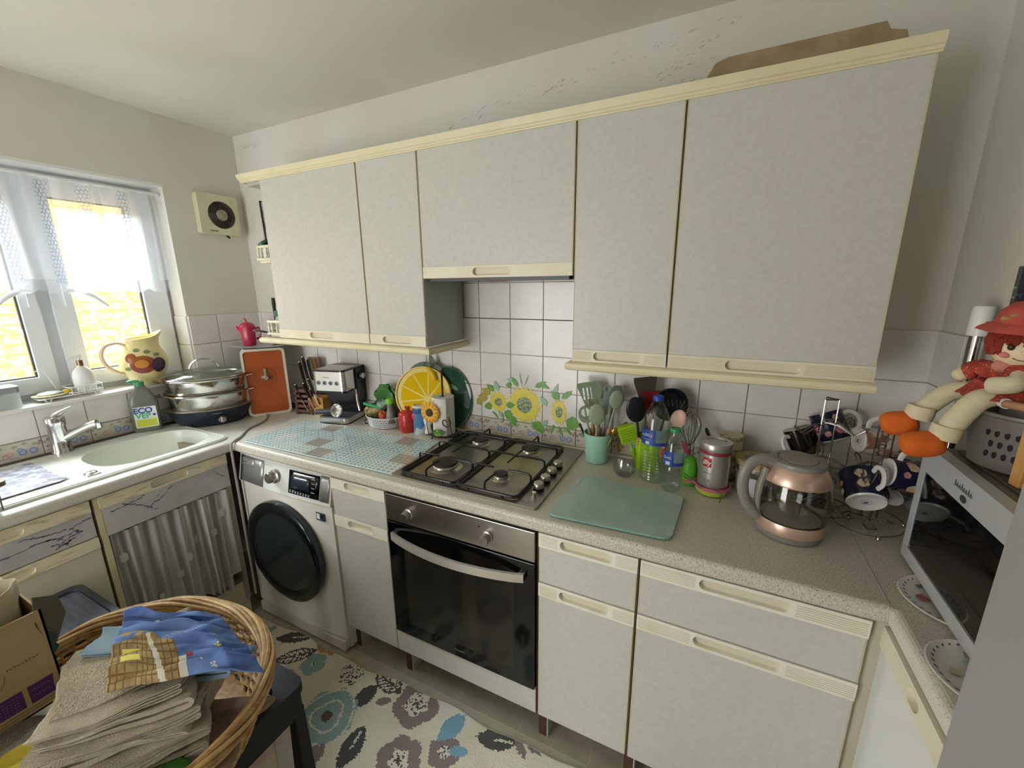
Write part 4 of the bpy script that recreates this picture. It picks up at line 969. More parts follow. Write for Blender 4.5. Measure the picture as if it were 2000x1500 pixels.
for (a, c_, r), l_ in zip(kgrp, klab):
    M_ = look(a, c_); L_ = (Vector(c_)-Vector(a)).length; k1 = mthing('kitchen_knife', l_, 'knife', M_)
    MB().tube([(0, 0, L_*.25), (0, 0, L_*.5), (0, .004, L_*.85), (0, .008, L_)], [r*.75, r*.85, r, r*.7], blk, 8, flat=.65).build('handle', k1)
    MB().box(-.001, .001, -.010, .010, -.03, L_*.28, steel).build('blade', k1)
    MB().ell((0, .004, L_*.98), (r*.7, r*.5, r*.35), chrome, 10, 6).build('end_cap', k1)
kb2 = thing('knife_block', 'small pale bamboo block with printed mark in front of the dark one', 'knife block', (.575, -.105, ZW), .15)
MB().plate([(-.045, 0), (.042, 0), (.046, .09), (.04, .098), (-.05, .105), (-.052, .06)], [], -.03, .03, wood, M=FRONT).build('block', kb2, bevel=.003)
scribble(mat('burnt_print', '8a6234', .6), kb2, T(.0, -.0302, .05) @ FRONT, .03, .006, 6)
em_ = thing('espresso_machine', 'black and steel espresso machine with four round buttons', 'coffee machine', (.70, -.228, ZW), math.radians(14))
stl2 = mat('appliance_steel', 'cfccc6', .28, metal=.9); bb_ = mat('appliance_black', '16171b', .25)
def rsl(x0, x1, y0, y1, z0, z1, m, r=.02, name='', par=None, bev=.002): return MB().plate(rrect(x0, x1, y0, y1, r), [], z0, z1, m).build(name, par, bevel=bev)
rsl(0, .165, .0, .20, 0, .006, bb_, .02, 'foot_plate', em_); rsl(0, .165, .0, .195, .006, .030, stl2, .02, 'drip_tray', em_); rsl(.003, .162, .003, .14, .030, .036, mat('drip_grid', '77777c', .35, metal=.6), .018, 'drip_grid', em_)
rsl(.006, .16, .105, .205, .030, .17, bb_, .008, 'column', em_)
hd_ = rsl(-.004, .17, .0, .10, .172, .268, stl2, .02, 'head', em_); rsl(-.002, .172, .10, .21, .09, .268, bb_, .006, 'side_body', em_)
rsl(-.0, .167, .003, .095, .160, .172, bb_, .018, 'head_underside', em_)
rsl(-.004, .17, .0, .21, .268, .275, bb_, .02, 'top_rim', em_); rsl(.008, .158, .014, .13, .2755, .277, mat('warm_plate', 'b9b8b5', .3, metal=.7), .012, 'cup_warmer', em_)
rsl(.0, .166, .145, .222, .10, .272, thin('tank_smoke', '7c8088', .5, transl=.3), .01, 'water_tank', em_)
for i in range(4):
    bt = MB().lathe([(.0105, 0), (.0105, .0015), (.0085, .002), (.008, .0012), (0, .0012)], mat('button_ring', '6b6c70', .3, metal=.6), seg=18, M=T(.03+.033*i, -.0005, .212) @ RX(PI/2)).build('button', em_)
    MB().box(.028+.033*i, .032+.033*i, -.0032, -.002, .208, .216, bb_).build('button_mark', bt)
scribble(bb_, em_, T(.075, -.0004, .24) @ FRONT, .035, .005, 8)
MB().lathe([(.017, 0), (.015, .016), (0, .017)], chrome, seg=20, M=T(.173, .14, .225) @ RY(PI/2)).lathe([(.02, 0), (.02, .004), (0, .004)], bb_, seg=20, M=T(.172, .14, .225) @ RY(PI/2)).build('steam_knob', em_)
MB().tube([(.172, .07, .165), (.185, .06, .172), (.20, .045, .17), (.205, .04, .15)], .004, chrome, 7).tube([(.205, .04, .15), (.212, .03, .125), (.222, .02, .10), (.23, .015, .075)], .005, stl2, 8).build('steam_wand', em_)
pf = thing('portafilter', 'portafilter with black handle lying on the drip tray of the espresso machine', 'portafilter', (.775, -.185, ZW+.0365), math.radians(14))
MB().lathe([(.020, 0), (.026, .004), (.030, .02), (.033, .024), (.030, .026), (.024, .022), (.022, .006), (0, .005)], chrome, seg=26, M=T(.03, -.012, .034) @ RX(PI/2-.25) @ T(0, 0, -.008)).build('basket', pf)
MB().tube([(.0, .0, .028), (-.03, -.004, .026), (-.10, -.010, .018)], [.010, .013, .014], mat('pf_grey', '3d3f47', .35), 12).build('handle', pf)

# ---------------- seasoning basket ----------------
sb = thing('seasoning_basket', 'white perforated plastic basket full of packets beside the espresso machine', 'basket', (1.035, -.105, ZW), .1)
whp = mat('basket_white', 'd9dde0', .3)
MB().lathe([(.075, 0), (.085, .004), (.098, .052), (.102, .056), (.098, .058), (.08, .007), (0, .006)], whp, seg=36, sx=1.0, sy=.80).build('basket', sb)
dm = MB()
for i in range(12):
    for j in range(4):
        a = math.radians(-100+i*7+(j % 2)*3.5); r = .0893+.010*(j+1)/4*.9; z = .014+.0105*j
        dm.lathe([(.0024, 0), (.0024, .0008), (0, .0008)], mat('hole_grey', '5f6266', .6), seg=6, M=T((r+.0005)*math.cos(a), (r+.0005)*math.sin(a)*.8, z) @ RZ(a) @ RY(PI/2))
o = dm.build('holes', sb); o['kind'] = 'stuff'
MB().tube([(-.082, -.035, .035), (-.092, -.045, .025), (-.085, -.05, .015), (-.07, -.052, .018)], .0035, blk, 7).build('handle', sb)
def packet(label, c, r, m, seed, rot=(0, 0, 0), amp=.2, name='seasoning_packet'):
    p_ = thing(name, label, 'packet', c, rot); lump(MB(), (0, 0, 0), r, m, amp, seed=seed).build('bag', p_); return p_
packet('dark green crumpled bag standing at the back of the seasoning basket', (1.03, -.078, 1.035), (.060, .016, .055), mat('bag_green', '2f6a1f', .35), 3, (0, .3, .1), .34)
packet('clear bag of mixed herbs at the front left of the seasoning basket', (.985, -.13, .975), (.05, .035, .035), mat('bag_herbs', '5a5c3c', .4, c2='b59f68', nscale=45, mix=1), 5)
packet('orange packet at the middle front of the seasoning basket', (1.06, -.15, .966), (.022, .02, .022), mat('bag_orange', 'c2502a', .35), 7)
packet('blue-green plastic bag at the left of the seasoning basket', (1.00, -.085, .99), (.045, .03, .035), mat('bag_teal', '23544f', .2, c2='2f4a7c', nscale=15, mix=1), 9)
packet('transparent crinkled bag on top of the seasoning basket', (1.035, -.12, 1.01), (.035, .028, .025), mat('bag_clear', '5a7d66', .1, c2='a9bdae', nscale=30, mix=.8), 11)
cl = thing('bag_clip', 'bright green bag clip across the herbs in the seasoning basket', 'clip', (1.0, -.15, 1.008), (0, .22, .25))
MB().box(-.048, .048, -.006, .006, -.007, .007, mat('clip_green', '1f9a62', .3)).build('clip', cl, bevel=.003)
def shaker(name, label, loc, prof_, m, capp, capm_, cat='bottle', sc=1):
    j = thing(name, label, cat, loc); MB().lathe(prof_, m, seg=22).build('body', j); MB().lathe(capp, capm_, seg=22).build('cap', j); return j
smoke = mat('pepper_glass', '45403c', .12, c2='7a756e', nscale=50)
limec = mat('lime_cap', '7cc43a', .35)
shaker('spice_bottle', 'waisted spice bottle with lime green cap in the seasoning basket', (1.098, -.135, .93), [(.022, 0), (.024, .03), (.016, .07), (.013, .09), (.017, .10)], mat('spice_grey', '8a8d86', .2, c2='4a4640', nscale=30), [(.020, .098), (.022, .108), (.019, .122), (0, .124)], limec)
shaker('pepper_mill', 'black topped pepper grinder behind the red jar', (1.155, -.05, .9005), [(.026, 0), (.027, .006), (.027, .075), (.022, .09)], mat('mill_label', 'a9a49c', .3, c2='4b3c33', nscale=18, mix=1), [(.024, .088), (.032, .105), (.036, .13), (.030, .136), (0, .137)], mat('mill_black', '2b2320', .3))
shaker('sauce_bottle', 'brown bottle with white cap behind the pepper grinder', (1.125, -.028, .9005), [(.024, 0), (.025, .01), (.025, .10), (.012, .135), (.012, .15)], mat('brown_glass', '4a3626', .15), [(.015, .15), (.015, .17), (0, .171)], purew)
shaker('oil_bottle', 'dark oil bottle standing at the back of the seasoning basket', (1.10, -.082, .9005), [(.02, 0), (.024, .01), (.024, .08), (.012, .12), (.011, .13)], smoke, [(.014, .128), (.014, .142), (0, .143)], mat('mill_black', '2', .3))
shaker('green_capped_jar', 'jar with lime green lid tucked behind the blue salt tin', (1.275, -.06, .9005), [(.03, 0), (.031, .005), (.031, .07), (.028, .08)], mat('jar_green_label', '8fa05c', .3), [(.031, .078), (.032, .082), (.032, .10), (0, .102)], limec)
rj = thing('red_lidded_jar', 'red ceramic jar with domed lid and knob beside the seasoning basket', 'jar', (1.190, -.122, ZW)); rj.scale = (1.12, 1.12, 1.03)
MB().lathe([(.034, 0), (.038, .006), (.040, .03), (.038, .07), (.036, .076)], cer_red, seg=32).build('body', rj)
MB().lathe([(.040, .075), (.040, .08), (.036, .09), (.02, .098), (.010, .101), (.009, .106), (.013, .112), (.010, .117), (0, .118)], cer_red, seg=28).build('lid', rj)
st_ = thing('salt_tin', 'blue and white salt drum with pictures, right of the red jar', 'canister', (1.262, -.118, ZW))
MB().lathe([(.033, 0), (.034, .002), (.034, .128)], mat('salt_blue', '4f86bb', .35, c2='c9d4d6', nscale=14, mix=1, lo=.52, hi=.56), seg=28).build('drum', st_)
MB().lathe([(.0345, .126), (.0345, .135), (.031, .136), (.030, .131), (0, .131)], mat('salt_lid', 'e3ddcb', .4), seg=28).build('lid', st_)
MB().lathe([(.0343, .10), (.0346, .101), (.0346, .124), (.0343, .125)], mat('salt_band', '2f5f9c', .35), seg=28).build('blue_band', st_)
MB().ell((-.016, -.030, .085), (.012, .004, .016), mat('salt_red', 'c9454a', .4), 12, 8).build('red_emblem', st_)

# ---------------- trays against the wall ----------------
tl = look((1.262, -.105, .935), (1.262, -.062, 1.225), (.3, -.95, 0))
lm = mthing('lemon_tray', 'round yellow tray printed like a lemon slice leaning on the tiles', 'tray', tl)
yel = mat('lemon_yellow', 'e2b90f', .3); yel2 = mat('lemon_flesh', 'e2b800', .7, spec=.15); pith = mat('lemon_pith', 'eddc90', .7, spec=.15)
MB().lathe([(.135, 0), (.137, .004), (.135, .012), (.130, .012), (.128, .004), (0, .004)], yel, seg=48, M=T(0, .0, .14) @ RX(PI/2)).build('rim', lm)
fm = MB(); fm.flat(circ(0, 0, .128, 40), pith, T(0, -.0045, .14) @ FRONT); fm.build('pith', lm)
sgm = MB()
for i in range(9):
    a0 = 2*PI*i/9+.025; a1 = 2*PI*(i+1)/9-.025; cx_, cy_ = .02, -.015
    pts = [(cx_+.012*math.cos((a0+a1)/2), cy_+.012*math.sin((a0+a1)/2))]+[(.109*math.cos(a0+(a1-a0)*t/6), .109*math.sin(a0+(a1-a0)*t/6)) for t in range(7)]
    MB().flat(pts, yel2, T(0, -.0052, .14) @ FRONT).build('segment', lm)
lfm = mat('leaf_dark', '2f4a2c', .4)
lv_ = MB()
for x, z, a, l in ((-.03, .285, .5, .05), (.04, .285, -.3, .05), (-.06, .268, 1.2, .04)):
    lv_.plate([(l*math.cos(t*PI/5)*1.0, l*.38*math.sin(t*PI/5)) for t in range(10)], [], -.012, -.010, lfm, M=T(x, 0, z) @ FRONT @ RZ(a))
MB().tube([(.02, -.004, .27), (.045, -.012, .245), (.06, -.014, .215)], [.012, .014, .008], yel, 10).build('fruit_handle', lm)
for i, (x, z, a, l) in enumerate(((-.03, .272, .5, .045), (.04, .275, -.3, .05), (.035, .30, 1.9, .032))):
    MB().plate([(l*math.cos(t*PI/5), l*.36*math.sin(t*PI/5)) for t in range(10)], [], .000, .003, lfm, M=T(x, 0, z) @ FRONT @ RZ(a)).build('leaf', lm)
tg = look((1.35, -.056, .915), (1.35, -.026, 1.21), (.3, -.95, 0))
gt_ = mthing('green_tray', 'dark green oval tray standing behind the lemon tray and kitchen roll', 'tray', tg)
MB().lathe([(.14, 0), (.148, .006), (.150, .012), (.145, .012), (.135, .004), (0, .003)], mat('tray_green', '1c4a38', .35), seg=48, sx=.86, sy=1.0, M=T(0.01, 0, .145) @ RX(PI/2)).build('tray', gt_)
MB().plate([(.03*math.cos(t*PI/5), .011*math.sin(t*PI/5)) for t in range(10)], [], .006, .008, mat('tray_leaf_print', '5d8447', .4), M=T(.04, 0, .20) @ FRONT @ RZ(-.4)).build('leaf_print', gt_)
# kitchen roll holder
kr = thing('roll_holder', 'black wire kitchen roll holder with sunflower, scroll and leaf', 'roll holder', (1.385, -.105, ZW), 0)
wk = mat('black_wire', '1d1c1a', .35)
b = MB(); b.tube([(.068*math.cos(t*PI/16), .06*math.sin(t*PI/16), .012) for t in range(32)], .003, wk, 6, closed=True)
for a in (-1.9, -.4, 1.2, 2.7): b.tube([(.068*math.cos(a), .06*math.sin(a), .012), (.074*math.cos(a), .066*math.sin(a), .004)], .003, wk, 6).ell((.074*math.cos(a), .066*math.sin(a), .0045), (.0045, .0045, .0045), wk, 8, 6)
b.tube([(-.068, 0, .012), (.068, 0, .012)], .003, wk, 6); b.tube([(0, -.06, .012), (0, .06, .012)], .003, wk, 6); b.build('base_ring', kr)
MB().tube([(0, 0, .012), (0, 0, .30)], .0045, wk, 8).ell((0, 0, .303), (.006, .006, .006), wk, 8, 6).build('post', kr)
sp_ = [( .045+ (.003+.0022*t)*math.cos(t*.55)*1.0, -.052, .085+(.003+.0022*t)*math.sin(t*.55)) for t in range(14)]
MB().tube(sp_+[(.064, -.04, .05), (.064, -.03, .012)], .002, wk, 6).tube([(-.05, -.05, .012), (-.055, -.056, .06), (-.048, -.06, .10)], .002, wk, 6).build('scroll', kr)
sf = MB().lathe([(.018, 0), (.018, .006), (.010, .010), (0, .011)], mat('flower_core', '4e4032', .7, c2='2e261e', nscale=120), seg=20, M=T(-.026, -.068, .125) @ RX(PI/2) @ Matrix.Diagonal((.98, .98, 1, 1))).build('sunflower', kr)
pet1 = mat('petal_orange', 'd98f1f', .5); pet2 = mat('petal_yellow', 'e6b93a', .5)
for k_ in range(2):
    for i in range(13):
        a = 2*PI*(i+.5*k_)/13; m_ = (pet1, pet2)[k_]
        MB().add([(.014, -.004, 0), (.028, -.0065, -.001-k_*.001), (.040-.003*k_, 0, -.002), (.028, .0065, -.001-k_*.001), (.014, .004, 0), (.027, 0, .004)], [(0, 1, 5), (1, 2, 5), (2, 3, 5), (3, 4, 5), (4, 0, 5)], m_, False, T(-.026, -.068-.001*k_, .125) @ RX(PI/2) @ RZ(a) @ Matrix.Diagonal((1.35, 1.5, 1, 1))).build('petal', sf)
MB().plate([(.026*math.cos(t*PI/6), .015*math.sin(t*PI/6)*(1.1-.35*math.cos(t*PI/6))) for t in range(12)], [], .0, .002, mat('leaf_green', '2c6a3c', .4, c2='8fb04a', nscale=70, mix=.8), M=T(.012, -.066, .035) @ FRONT @ RZ(.1)).build('leaf', kr)
MB().lathe([(.018, 0), (.012, .03), (.02, .06), (.016, .09), (.011, .115), (.016, .118)], mat('white_ceramic', 'e6e3da', .25), seg=16, M=T(-.068, -.03, .012)).build('ceramic_jug', kr)
kro = thing('kitchen_roll', 'white kitchen paper roll on the sunflower holder', 'kitchen roll', (1.385, -.105, ZW+.0155))
paper = mat('paper_white', 'e4e1da', .9)
MB().plate(circ(0, 0, .050, 36), [circ(0, 0, .018, 16)], 0, .172, paper).build('roll', kro, bevel=.002)
MB().grid(lambda u, v: ((.0505+.010*u)*math.cos(-1.9+1.2*u), (.0505+.010*u)*math.sin(-1.9+1.2*u), .001+.17*v), 10, 2, paper).build('loose_sheet', kro, solid=.0008)
# second sunflower figure left of the holder
sf2 = thing('sunflower_ornament', 'yellow metal sunflower leaf ornament between the salt tin and kitchen roll', 'ornament', (1.308, -.135, ZW), .3)
b = MB(); b.tube([(0, 0, 0), (.002, 0, .04), (-.002, 0, .085)], .0025, lfm, 6)
for i in range(9):
    z = .012+i*.009; b.add([(0, 0, z), (.014*(1 if i % 2 else -1), -.003, z+.006), (.002, -.002, z+.012)], [(0, 1, 2)], pet2)
b.build('stem', sf2); o = MB().lathe([(.008, 0), (.006, .003), (0, .004)], pet1, seg=10, M=T(0, -.002, .088) @ RX(PI/2)).build('bloom', sf2)

# ---------------- sunflower stickers on the tiles ----------------
sy = mat('sticker_yellow', 'dfd049', .3, c2='e9dc6a', nscale=30); syb = mat('sticker_ochre', 'b5a03c', .3, c2='8d9a4a', nscale=60); scr = mat('sticker_core', '5f7050', .3, c2='a8b89a', nscale=120, mix=1); sgr = mat('sticker_green', '5f9a3f', .3, c2='86b35e', nscale=50); sgl = mat('sticker_pale_green', '9cbf9c', .3)
def sunflower(x, z, r, label, n=22, tilt=1, core=.42):
    s_ = thing('sunflower_sticker', label, 'sticker', (x, -.0085, z)); q = MB(); rs = random.Random(int(x*1000))
    for k_ in range(2):
        for i in range(n):
            a = 2*PI*(i+.5*k_)/n; l = r*(1-.12*k_+rs.uniform(-.06, .05)); w = .16
            q.flat([(.3*r*math.cos(a-w)*tilt, .3*r*math.sin(a-w)), (.75*l*math.cos(a-w*.8)*tilt, .75*l*math.sin(a-w*.8)), (l*math.cos(a)*tilt, l*math.sin(a)), (.75*l*math.cos(a+w*.8)*tilt, .75*l*math.sin(a+w*.8)), (.3*r*math.cos(a+w)*tilt, .3*r*math.sin(a+w))], (sy, sy)[k_], T(0, -.00005*i-.0002*k_, 0) @ FRONT)
    o_ = q.build('petals', s_); o_['kind'] = 'stuff'
    MB().flat(circ(0, 0, r*core, 20, r*core)[:], scr, T(0, -.0022, 0) @ FRONT @ Matrix.Diagonal((tilt, 1, 1, 1))).build('core', s_); return s_
def leafs(par, items):
    for x, z, l, w, a, m_ in items:
        MB().flat([(0, 0), (l*.3, w), (l*.65, w*.85), (l, 0), (l*.6, -w*.9), (l*.25, -w)], m_, T(x, -.0012-random.random()*.0012, z) @ FRONT @ RZ(a)).build('leaf', par)
s1 = sunflower(1.745, 1.062, .085, 'largest yellow sunflower sticker, in the middle of the tiles behind the hob')
leafs(s1, [(-.075, -.03, .05, .02, -1.7, sgr), (-.06, -.055, .05, .018, -1.3, sgr), (.04, -.07, .07, .022, -.6, sgr), (.07, -.08, .045, .014, -1.2, sgr), (-.03, .08, .05, .01, 2.2, sgr), (.05, .085, .06, .012, .5, sgr), (.08, .10, .04, .008, -.4, sgr), (-.05, .10, .035, .010, 2.8, sgl), (-.06, .085, .03, .012, 3.3, sgr), (0, .085, .06, .003, 1.2, sgl), (-.01, .085, .06, .003, 1.8, sgl)])
s2 = sunflower(1.617, 1.062, .052, 'small sunflower sticker with leaves, left of the largest one', 16, .95, .36)
leafs(s2, [(-.03, -.02, .045, .017, 3.4, sgr), (.04, -.01, .045, .015, .1, sgr), (-.04, .03, .05, .020, 2.6, syb), (-.055, .01, .05, .022, 3.0, syb), (0, .05, .05, .012, 1.9, sgl), (-.02, .045, .05, .012, 2.4, sgr), (.0, -.04, .05, .006, -1.0, sgl), (-.03, -.045, .045, .005, -.8, sgr), (.02, -.045, .05, .005, -1.5, sgr), (-.085, .0, .035, .018, 3.8, syb)])
s3 = sunflower(1.905, 1.05, .060, 'half side-on sunflower sticker beside the sage utensils', 18, .62, .4)
leafs(s3, [(.03, -.03, .065, .028, -.35, sgr), (-.03, .06, .07, .010, 1.2, sgl), (.0, .055, .05, .016, 2.4, sgr), (.01, .06, .06, .012, .7, sgr), (-.055, .02, .05, .012, 2.2, sgl), (-.05, -.04, .05, .01, -2.2, sgl), (.0, -.06, .05, .006, -1.2, sgr), (-.02, -.055, .05, .005, -1.9, sgr), (.02, -.06, .05, .006, -.7, sgr)])

# ---------------- utensil pots ----------------
def cup(name, label, loc, r0, r1, h, m):
    j = thing(name, label, 'utensil pot', loc); MB().lathe([(r0*.9, 0), (r0, .003), (r1, h), (r1-.003, h), (r0-.004, .006), (0, .005)], m, seg=36).build('pot', j); return j
mintm = mat('mint_plastic', '9fd0ba', .35); limem = mat('lime_plastic', 'a3cf23', .35)
cup('utensil_pot', 'mint green pot holding the sage and wood utensils behind the glass board', (2.092, -.092, ZW), .042, .053, .118, mintm)
cup('utensil_pot', 'lime green pot half hidden behind the large water bottle', (2.280, -.074, ZW), .046, .054, .125, limem)
def head2d(kind):
    if kind == 'round': return [(.030*math.cos(t*PI/10)*(1 if math.sin(t*PI/10) > 0 else .98), .04*math.sin(t*PI/10)*(1.0 if math.sin(t*PI/10) > 0 else 1.35)) for t in range(20)]
    if kind == 'turner': return [(-.014, -.045), (.014, -.045), (.034, .03), (.036, .045), (-.034, .045), (-.034, .03)]
    if kind == 'brush': return [(-.010, -.05), (.010, -.05), (.022, .0), (.024, .03), (.018, .05), (-.012, .045), (-.020, .03), (-.018, 0)]
def utensil(name, label, base, tip, kind, hm, headm, hl=.45, hr=.0065, w=1.0, cat='utensil', face=(0.4, -0.92, 0), twist=0, grp=None):
    L_ = (Vector(tip)-Vector(base)).length; M_ = look(base, tip, face) @ RZ(twist); u = mthing(name, label, cat, M_, grp); hh = L_-.045*w
    MB().tube([(0, 0, 0), (0, 0, hh*hl), (0, 0, hh*hl+.005)], [hr, hr*1.15, hr], hm, 8).build('handle', u)
    b = MB(); b.tube([(0, 0, hh*hl), (0, 0, hh*.8), (0, 0, hh-.02)], [hr*.9, hr*.7, hr*.9], headm, 8, flat=.8)
    Mh = T(0, 0, hh) @ FRONT
    def sc(p): return [(x*w, y*w) for x, y in p]
    if kind == 'spoon':
        b.ell((0, 0, hh), (.031*w, .009, .044*w), headm, 20, 12)
    elif kind == 'ladle':
        b.lathe([(.0, -.02), (.03, -.012), (.046, .008), (.049, .022), (.045, .022), (.03, -.004), (0, -.012)], headm, seg=26, M=T(0, 0, hh) @ RX(PI/2) @ Matrix.Diagonal((w, w, 1, 1)))
    elif kind == 'slotted':
        holes = [[(x-.0028, -.02), (x-.0028, .026), (x+.0028, .026), (x+.0028, -.02)] for x in (-.014, 0, .014)]; b.plate(sc(head2d('turner')), [sc(h_) for h_ in holes], -.003, .003, headm, M=Mh)
    elif kind == 'turner': b.plate(sc(head2d('turner')), [], -.003, .003, headm, M=Mh)
    elif kind == 'brush': b.plate(sc(head2d('brush')), [], -.004, .004, headm, M=Mh)
    elif kind == 'pasta':
        b.plate(sc(circ(0, 0, .030, 18, .036)), [sc(circ(0, .008, .018, 12, .020))], -.004, .004, headm, M=Mh)
        b.plate(sc([(-.0035, -.02), (.0035, -.02), (.0035, .024), (-.0035, .024)]), [], -.004, .004, headm, M=Mh)
    elif kind == 'ring':
        b.tube([(.012*math.cos(t*PI/8), 0, hh+.02+.012*math.sin(t*PI/8)) for t in range(16)], .003, headm, 6, closed=True); b.box(-.010, .010, -.006, .006, hh-.08, hh+.008, headm)
    elif kind == 'masher':
        b.box(-.032*w, .032*w, -.012, .012, hh-.03, hh+.035, headm)
        for i in range(6): b.tube([(-.028*w, -.014, hh-.022+i*.009), (.028*w, -.014, hh-.020+i*.009)], .0022, mat('lime_dark', '86ab1c', .35), 6)
    elif kind == 'gold': b.ell((0, 0, hh), (.014, .006, .020), headm, 14, 8)
    b.build('head', u); return u
P0 = (2.09, -.09, .915)
def pb_(dx, dy=0): return (P0[0]+dx, P0[1]+dy, P0[2])
utensil('slotted_turner', 'sage green slotted turner at the back left of the mint pot', pb_(.0, .01), (2.035, -.075, 1.205), 'slotted', beech, sage, .5, w=1.05)
utensil('solid_spatula', 'sage spatula overlapping the right edge of the slotted turner', pb_(.012, .012), (2.068, -.062, 1.20), 'brush', beech, sage, .5, w=.9)
utensil('pasta_server', 'sage pasta server with open loop head at the front left of the mint pot', pb_(-.005, -.015), (2.045, -.13, 1.135), 'pasta', beech, sage, .55, w=.95)
utensil('serving_spoon', 'large round sage spoon in the front middle of the mint pot', pb_(.004, -.02), (2.097, -.14, 1.145), 'spoon', beech, mat('sage_light', '9aa58c', .45), .55, w=1.0)
utensil('tongs', 'pale grey-green tongs with ring end at the back of the mint pot', pb_(.01, .025), (2.112, -.045, 1.205), 'ring', steel, mat('grey_green', '93a59a', .4), .3)
utensil('pastry_brush', 'sage scraper leaning right in the mint pot, behind the narrow spoon', pb_(.02, .01), (2.150, -.06, 1.198), 'brush', mat('dark_beech', '8a5a44', .5), mat('sage_dark', '74806a', .45), .5, w=.9)
utensil('narrow_spoon', 'tall narrow sage spoon leaning right in the mint pot', pb_(.022, -.005), (2.166, -.10, 1.195), 'spoon', beech, sage, .5, w=.86)
utensil('black_stick', 'thin black handle leaning left out of the mint pot', pb_(-.015, 0), (2.000, -.10, 1.095), 'none', blk, blk, .9, .004)
utensil('gold_spoon', 'gold spoon leaning right from the mint pot towards the lime pot', pb_(.02, -.02), (2.178, -.11, 1.075), 'gold', mat('gold', 'b58b3e', .25, metal=.9), mat('gold', 'b', .2), .6, .004)
Q0 = (2.272, -.076, .915)
def qb_(dx, dy=0): return (Q0[0]+dx, Q0[1]+dy, Q0[2])
utensil('black_spoon', 'big black oval spoon at the front left of the lime pot', qb_(-.01, -.02), (2.228, -.14, 1.185), 'spoon', beech, blk, .5, w=1.12)
utensil('brown_turner', 'wide dark brown turner standing tallest in the lime pot', qb_(.0, .02), (2.252, -.085, 1.246), 'turner', blk, mat('brown_nylon', '4a423b', .45), .5, w=1.15)
utensil('red_spatula', 'dark red spatula between the black spoon and the bottle cap', qb_(.008, .005), (2.272, -.075, 1.195), 'turner', mat('red_nylon', '8c1f28', .4), mat('red_nylon', '8', .4), .5, w=.95)
sk_ = utensil('slotted_ladle', 'large round black skimmer with silver zigzag slots behind the blue cap', qb_(.02, .01), (2.345, -.06, 1.21), 'ladle', blk, blk, .5, w=1.25)
zz = MB(); Lz = (Vector((2.345, -.06, 1.21))-Vector(qb_(.02, .01))).length-.056
zz.tube([(-.045+.0075*i, -.024, Lz+(-.004 if (i//1) % 2 else .022)-.0*i) for i in range(13)], .0014, steel, 5); zz.build('zigzag', sk_)
utensil('lime_masher', 'lime green ridged masher hooked at the left of the lime pot', qb_(-.03, -.02), (2.196, -.12, 1.075), 'masher', limem, limem, .5, w=.95)
utensil('pink_spoon', 'pale pink spatula leaning right over the large bottle', qb_(.03, -.01), (2.388, -.13, 1.152), 'spoon', mat('pink_silicone', 'd78f86', .4), mat('blush_silicone', 'd9b8a3', .4, c2='cf9a8c', nscale=20), .6, w=.85, face=(.2, -.5, .9))
utensil('wooden_stick', 'plain wooden handle standing in the lime pot behind the bottle neck', qb_(.01, -.03), (2.262, -.13, 1.11), 'none', beech, beech, .95, .0055)
hg = thing('gold_tongs', 'small gold tongs hanging beside the lime pot', 'tongs', (2.178, -.105, .955))
MB().tube([(0, 0, .10), (.004, 0, .05), (-.004, 0, .03), (0, 0, 0)], [.004, .005, .010, .004], mat('gold', 'b', .2), 8, flat=.5).tube([(.003, .004, .10), (.010, .004, .05), (.004, .004, .0)], [.003, .003, .003], mat('gold', 'b', .2), 6).build('arms', hg)
MB().tube([(0, 0, .10), (.02, .01, .118), (.035, .02, .10)], .003, mat('gold', 'b', .2), 6).build('hook', hg)
# balloon whisk
wh = mthing('balloon_whisk', 'wire balloon whisk standing head up behind the small green capped bottle', 'whisk', look((2.42, -.095, .915), (2.412, -.085, 1.135)))
b = MB()
for k_ in range(6):
    a = PI*k_/6; pts = []
    for i in range(15):
        t = PI*i/14; rr = .036*math.sin(t)**.85 if 0 < i < 14 else .004
        s = 1 if i <= 7 else -1
    loop = [(.004, 0), (.018, .025), (.032, .055), (.036, .08), (.028, .105), (.012, .12), (0, .122)]
    pts = [(r*math.cos(a), r*math.sin(a), .10+z) for r, z in loop]+[(-r*math.cos(a), -r*math.sin(a), .10+z) for r, z in loop[::-1][1:]]
    b.tube(pts, .0011, wirem, 5)
b.build('wires', wh); MB().tube([(0, 0, 0), (0, 0, .105)], [.008, .006], steel, 10).build('handle', wh)
pk_ = mthing('pink_brush', 'bright pink handled brush leaning behind the silver coffee tin', 'brush', look((2.452, -.115, .915), (2.395, -.13, 1.045)))
MB().tube([(0, 0, 0), (0, 0, .07), (0, 0, .12), (0, 0, .14)], [.008, .009, .014, .008], mat('hot_pink', 'd8467f', .35), 10, flat=.6).build('handle', pk_)
gbt = thing('green_bottle', 'small bright green plastic bottle between the water bottle and the coffee tin', 'bottle', (2.425, -.145, ZW))
MB().lathe([(.022, 0), (.026, .004), (.027, .05), (.022, .078), (.018, .09), (.012, .10), (0, .104)], mat('bright_green', '63b32e', .35), seg=24).build('body', gbt)
# tumbler
gl = thing('round_tumbler', 'rounded clear glass tumbler in front of the mint and lime pots', 'glass', (2.214, -.178, ZW))
gth = thin('tumbler_glass', 'f3f3f3', 0, .03, .10)
MB().lathe([(.018, 0), (.026, .002), (.038, .02), (.041, .036), (.037, .058), (.031, .072), (.0295, .072), (.035, .058), (.039, .036), (.036, .020), (.024, .007), (0, .006)], gth, seg=32).build('bowl', gl)
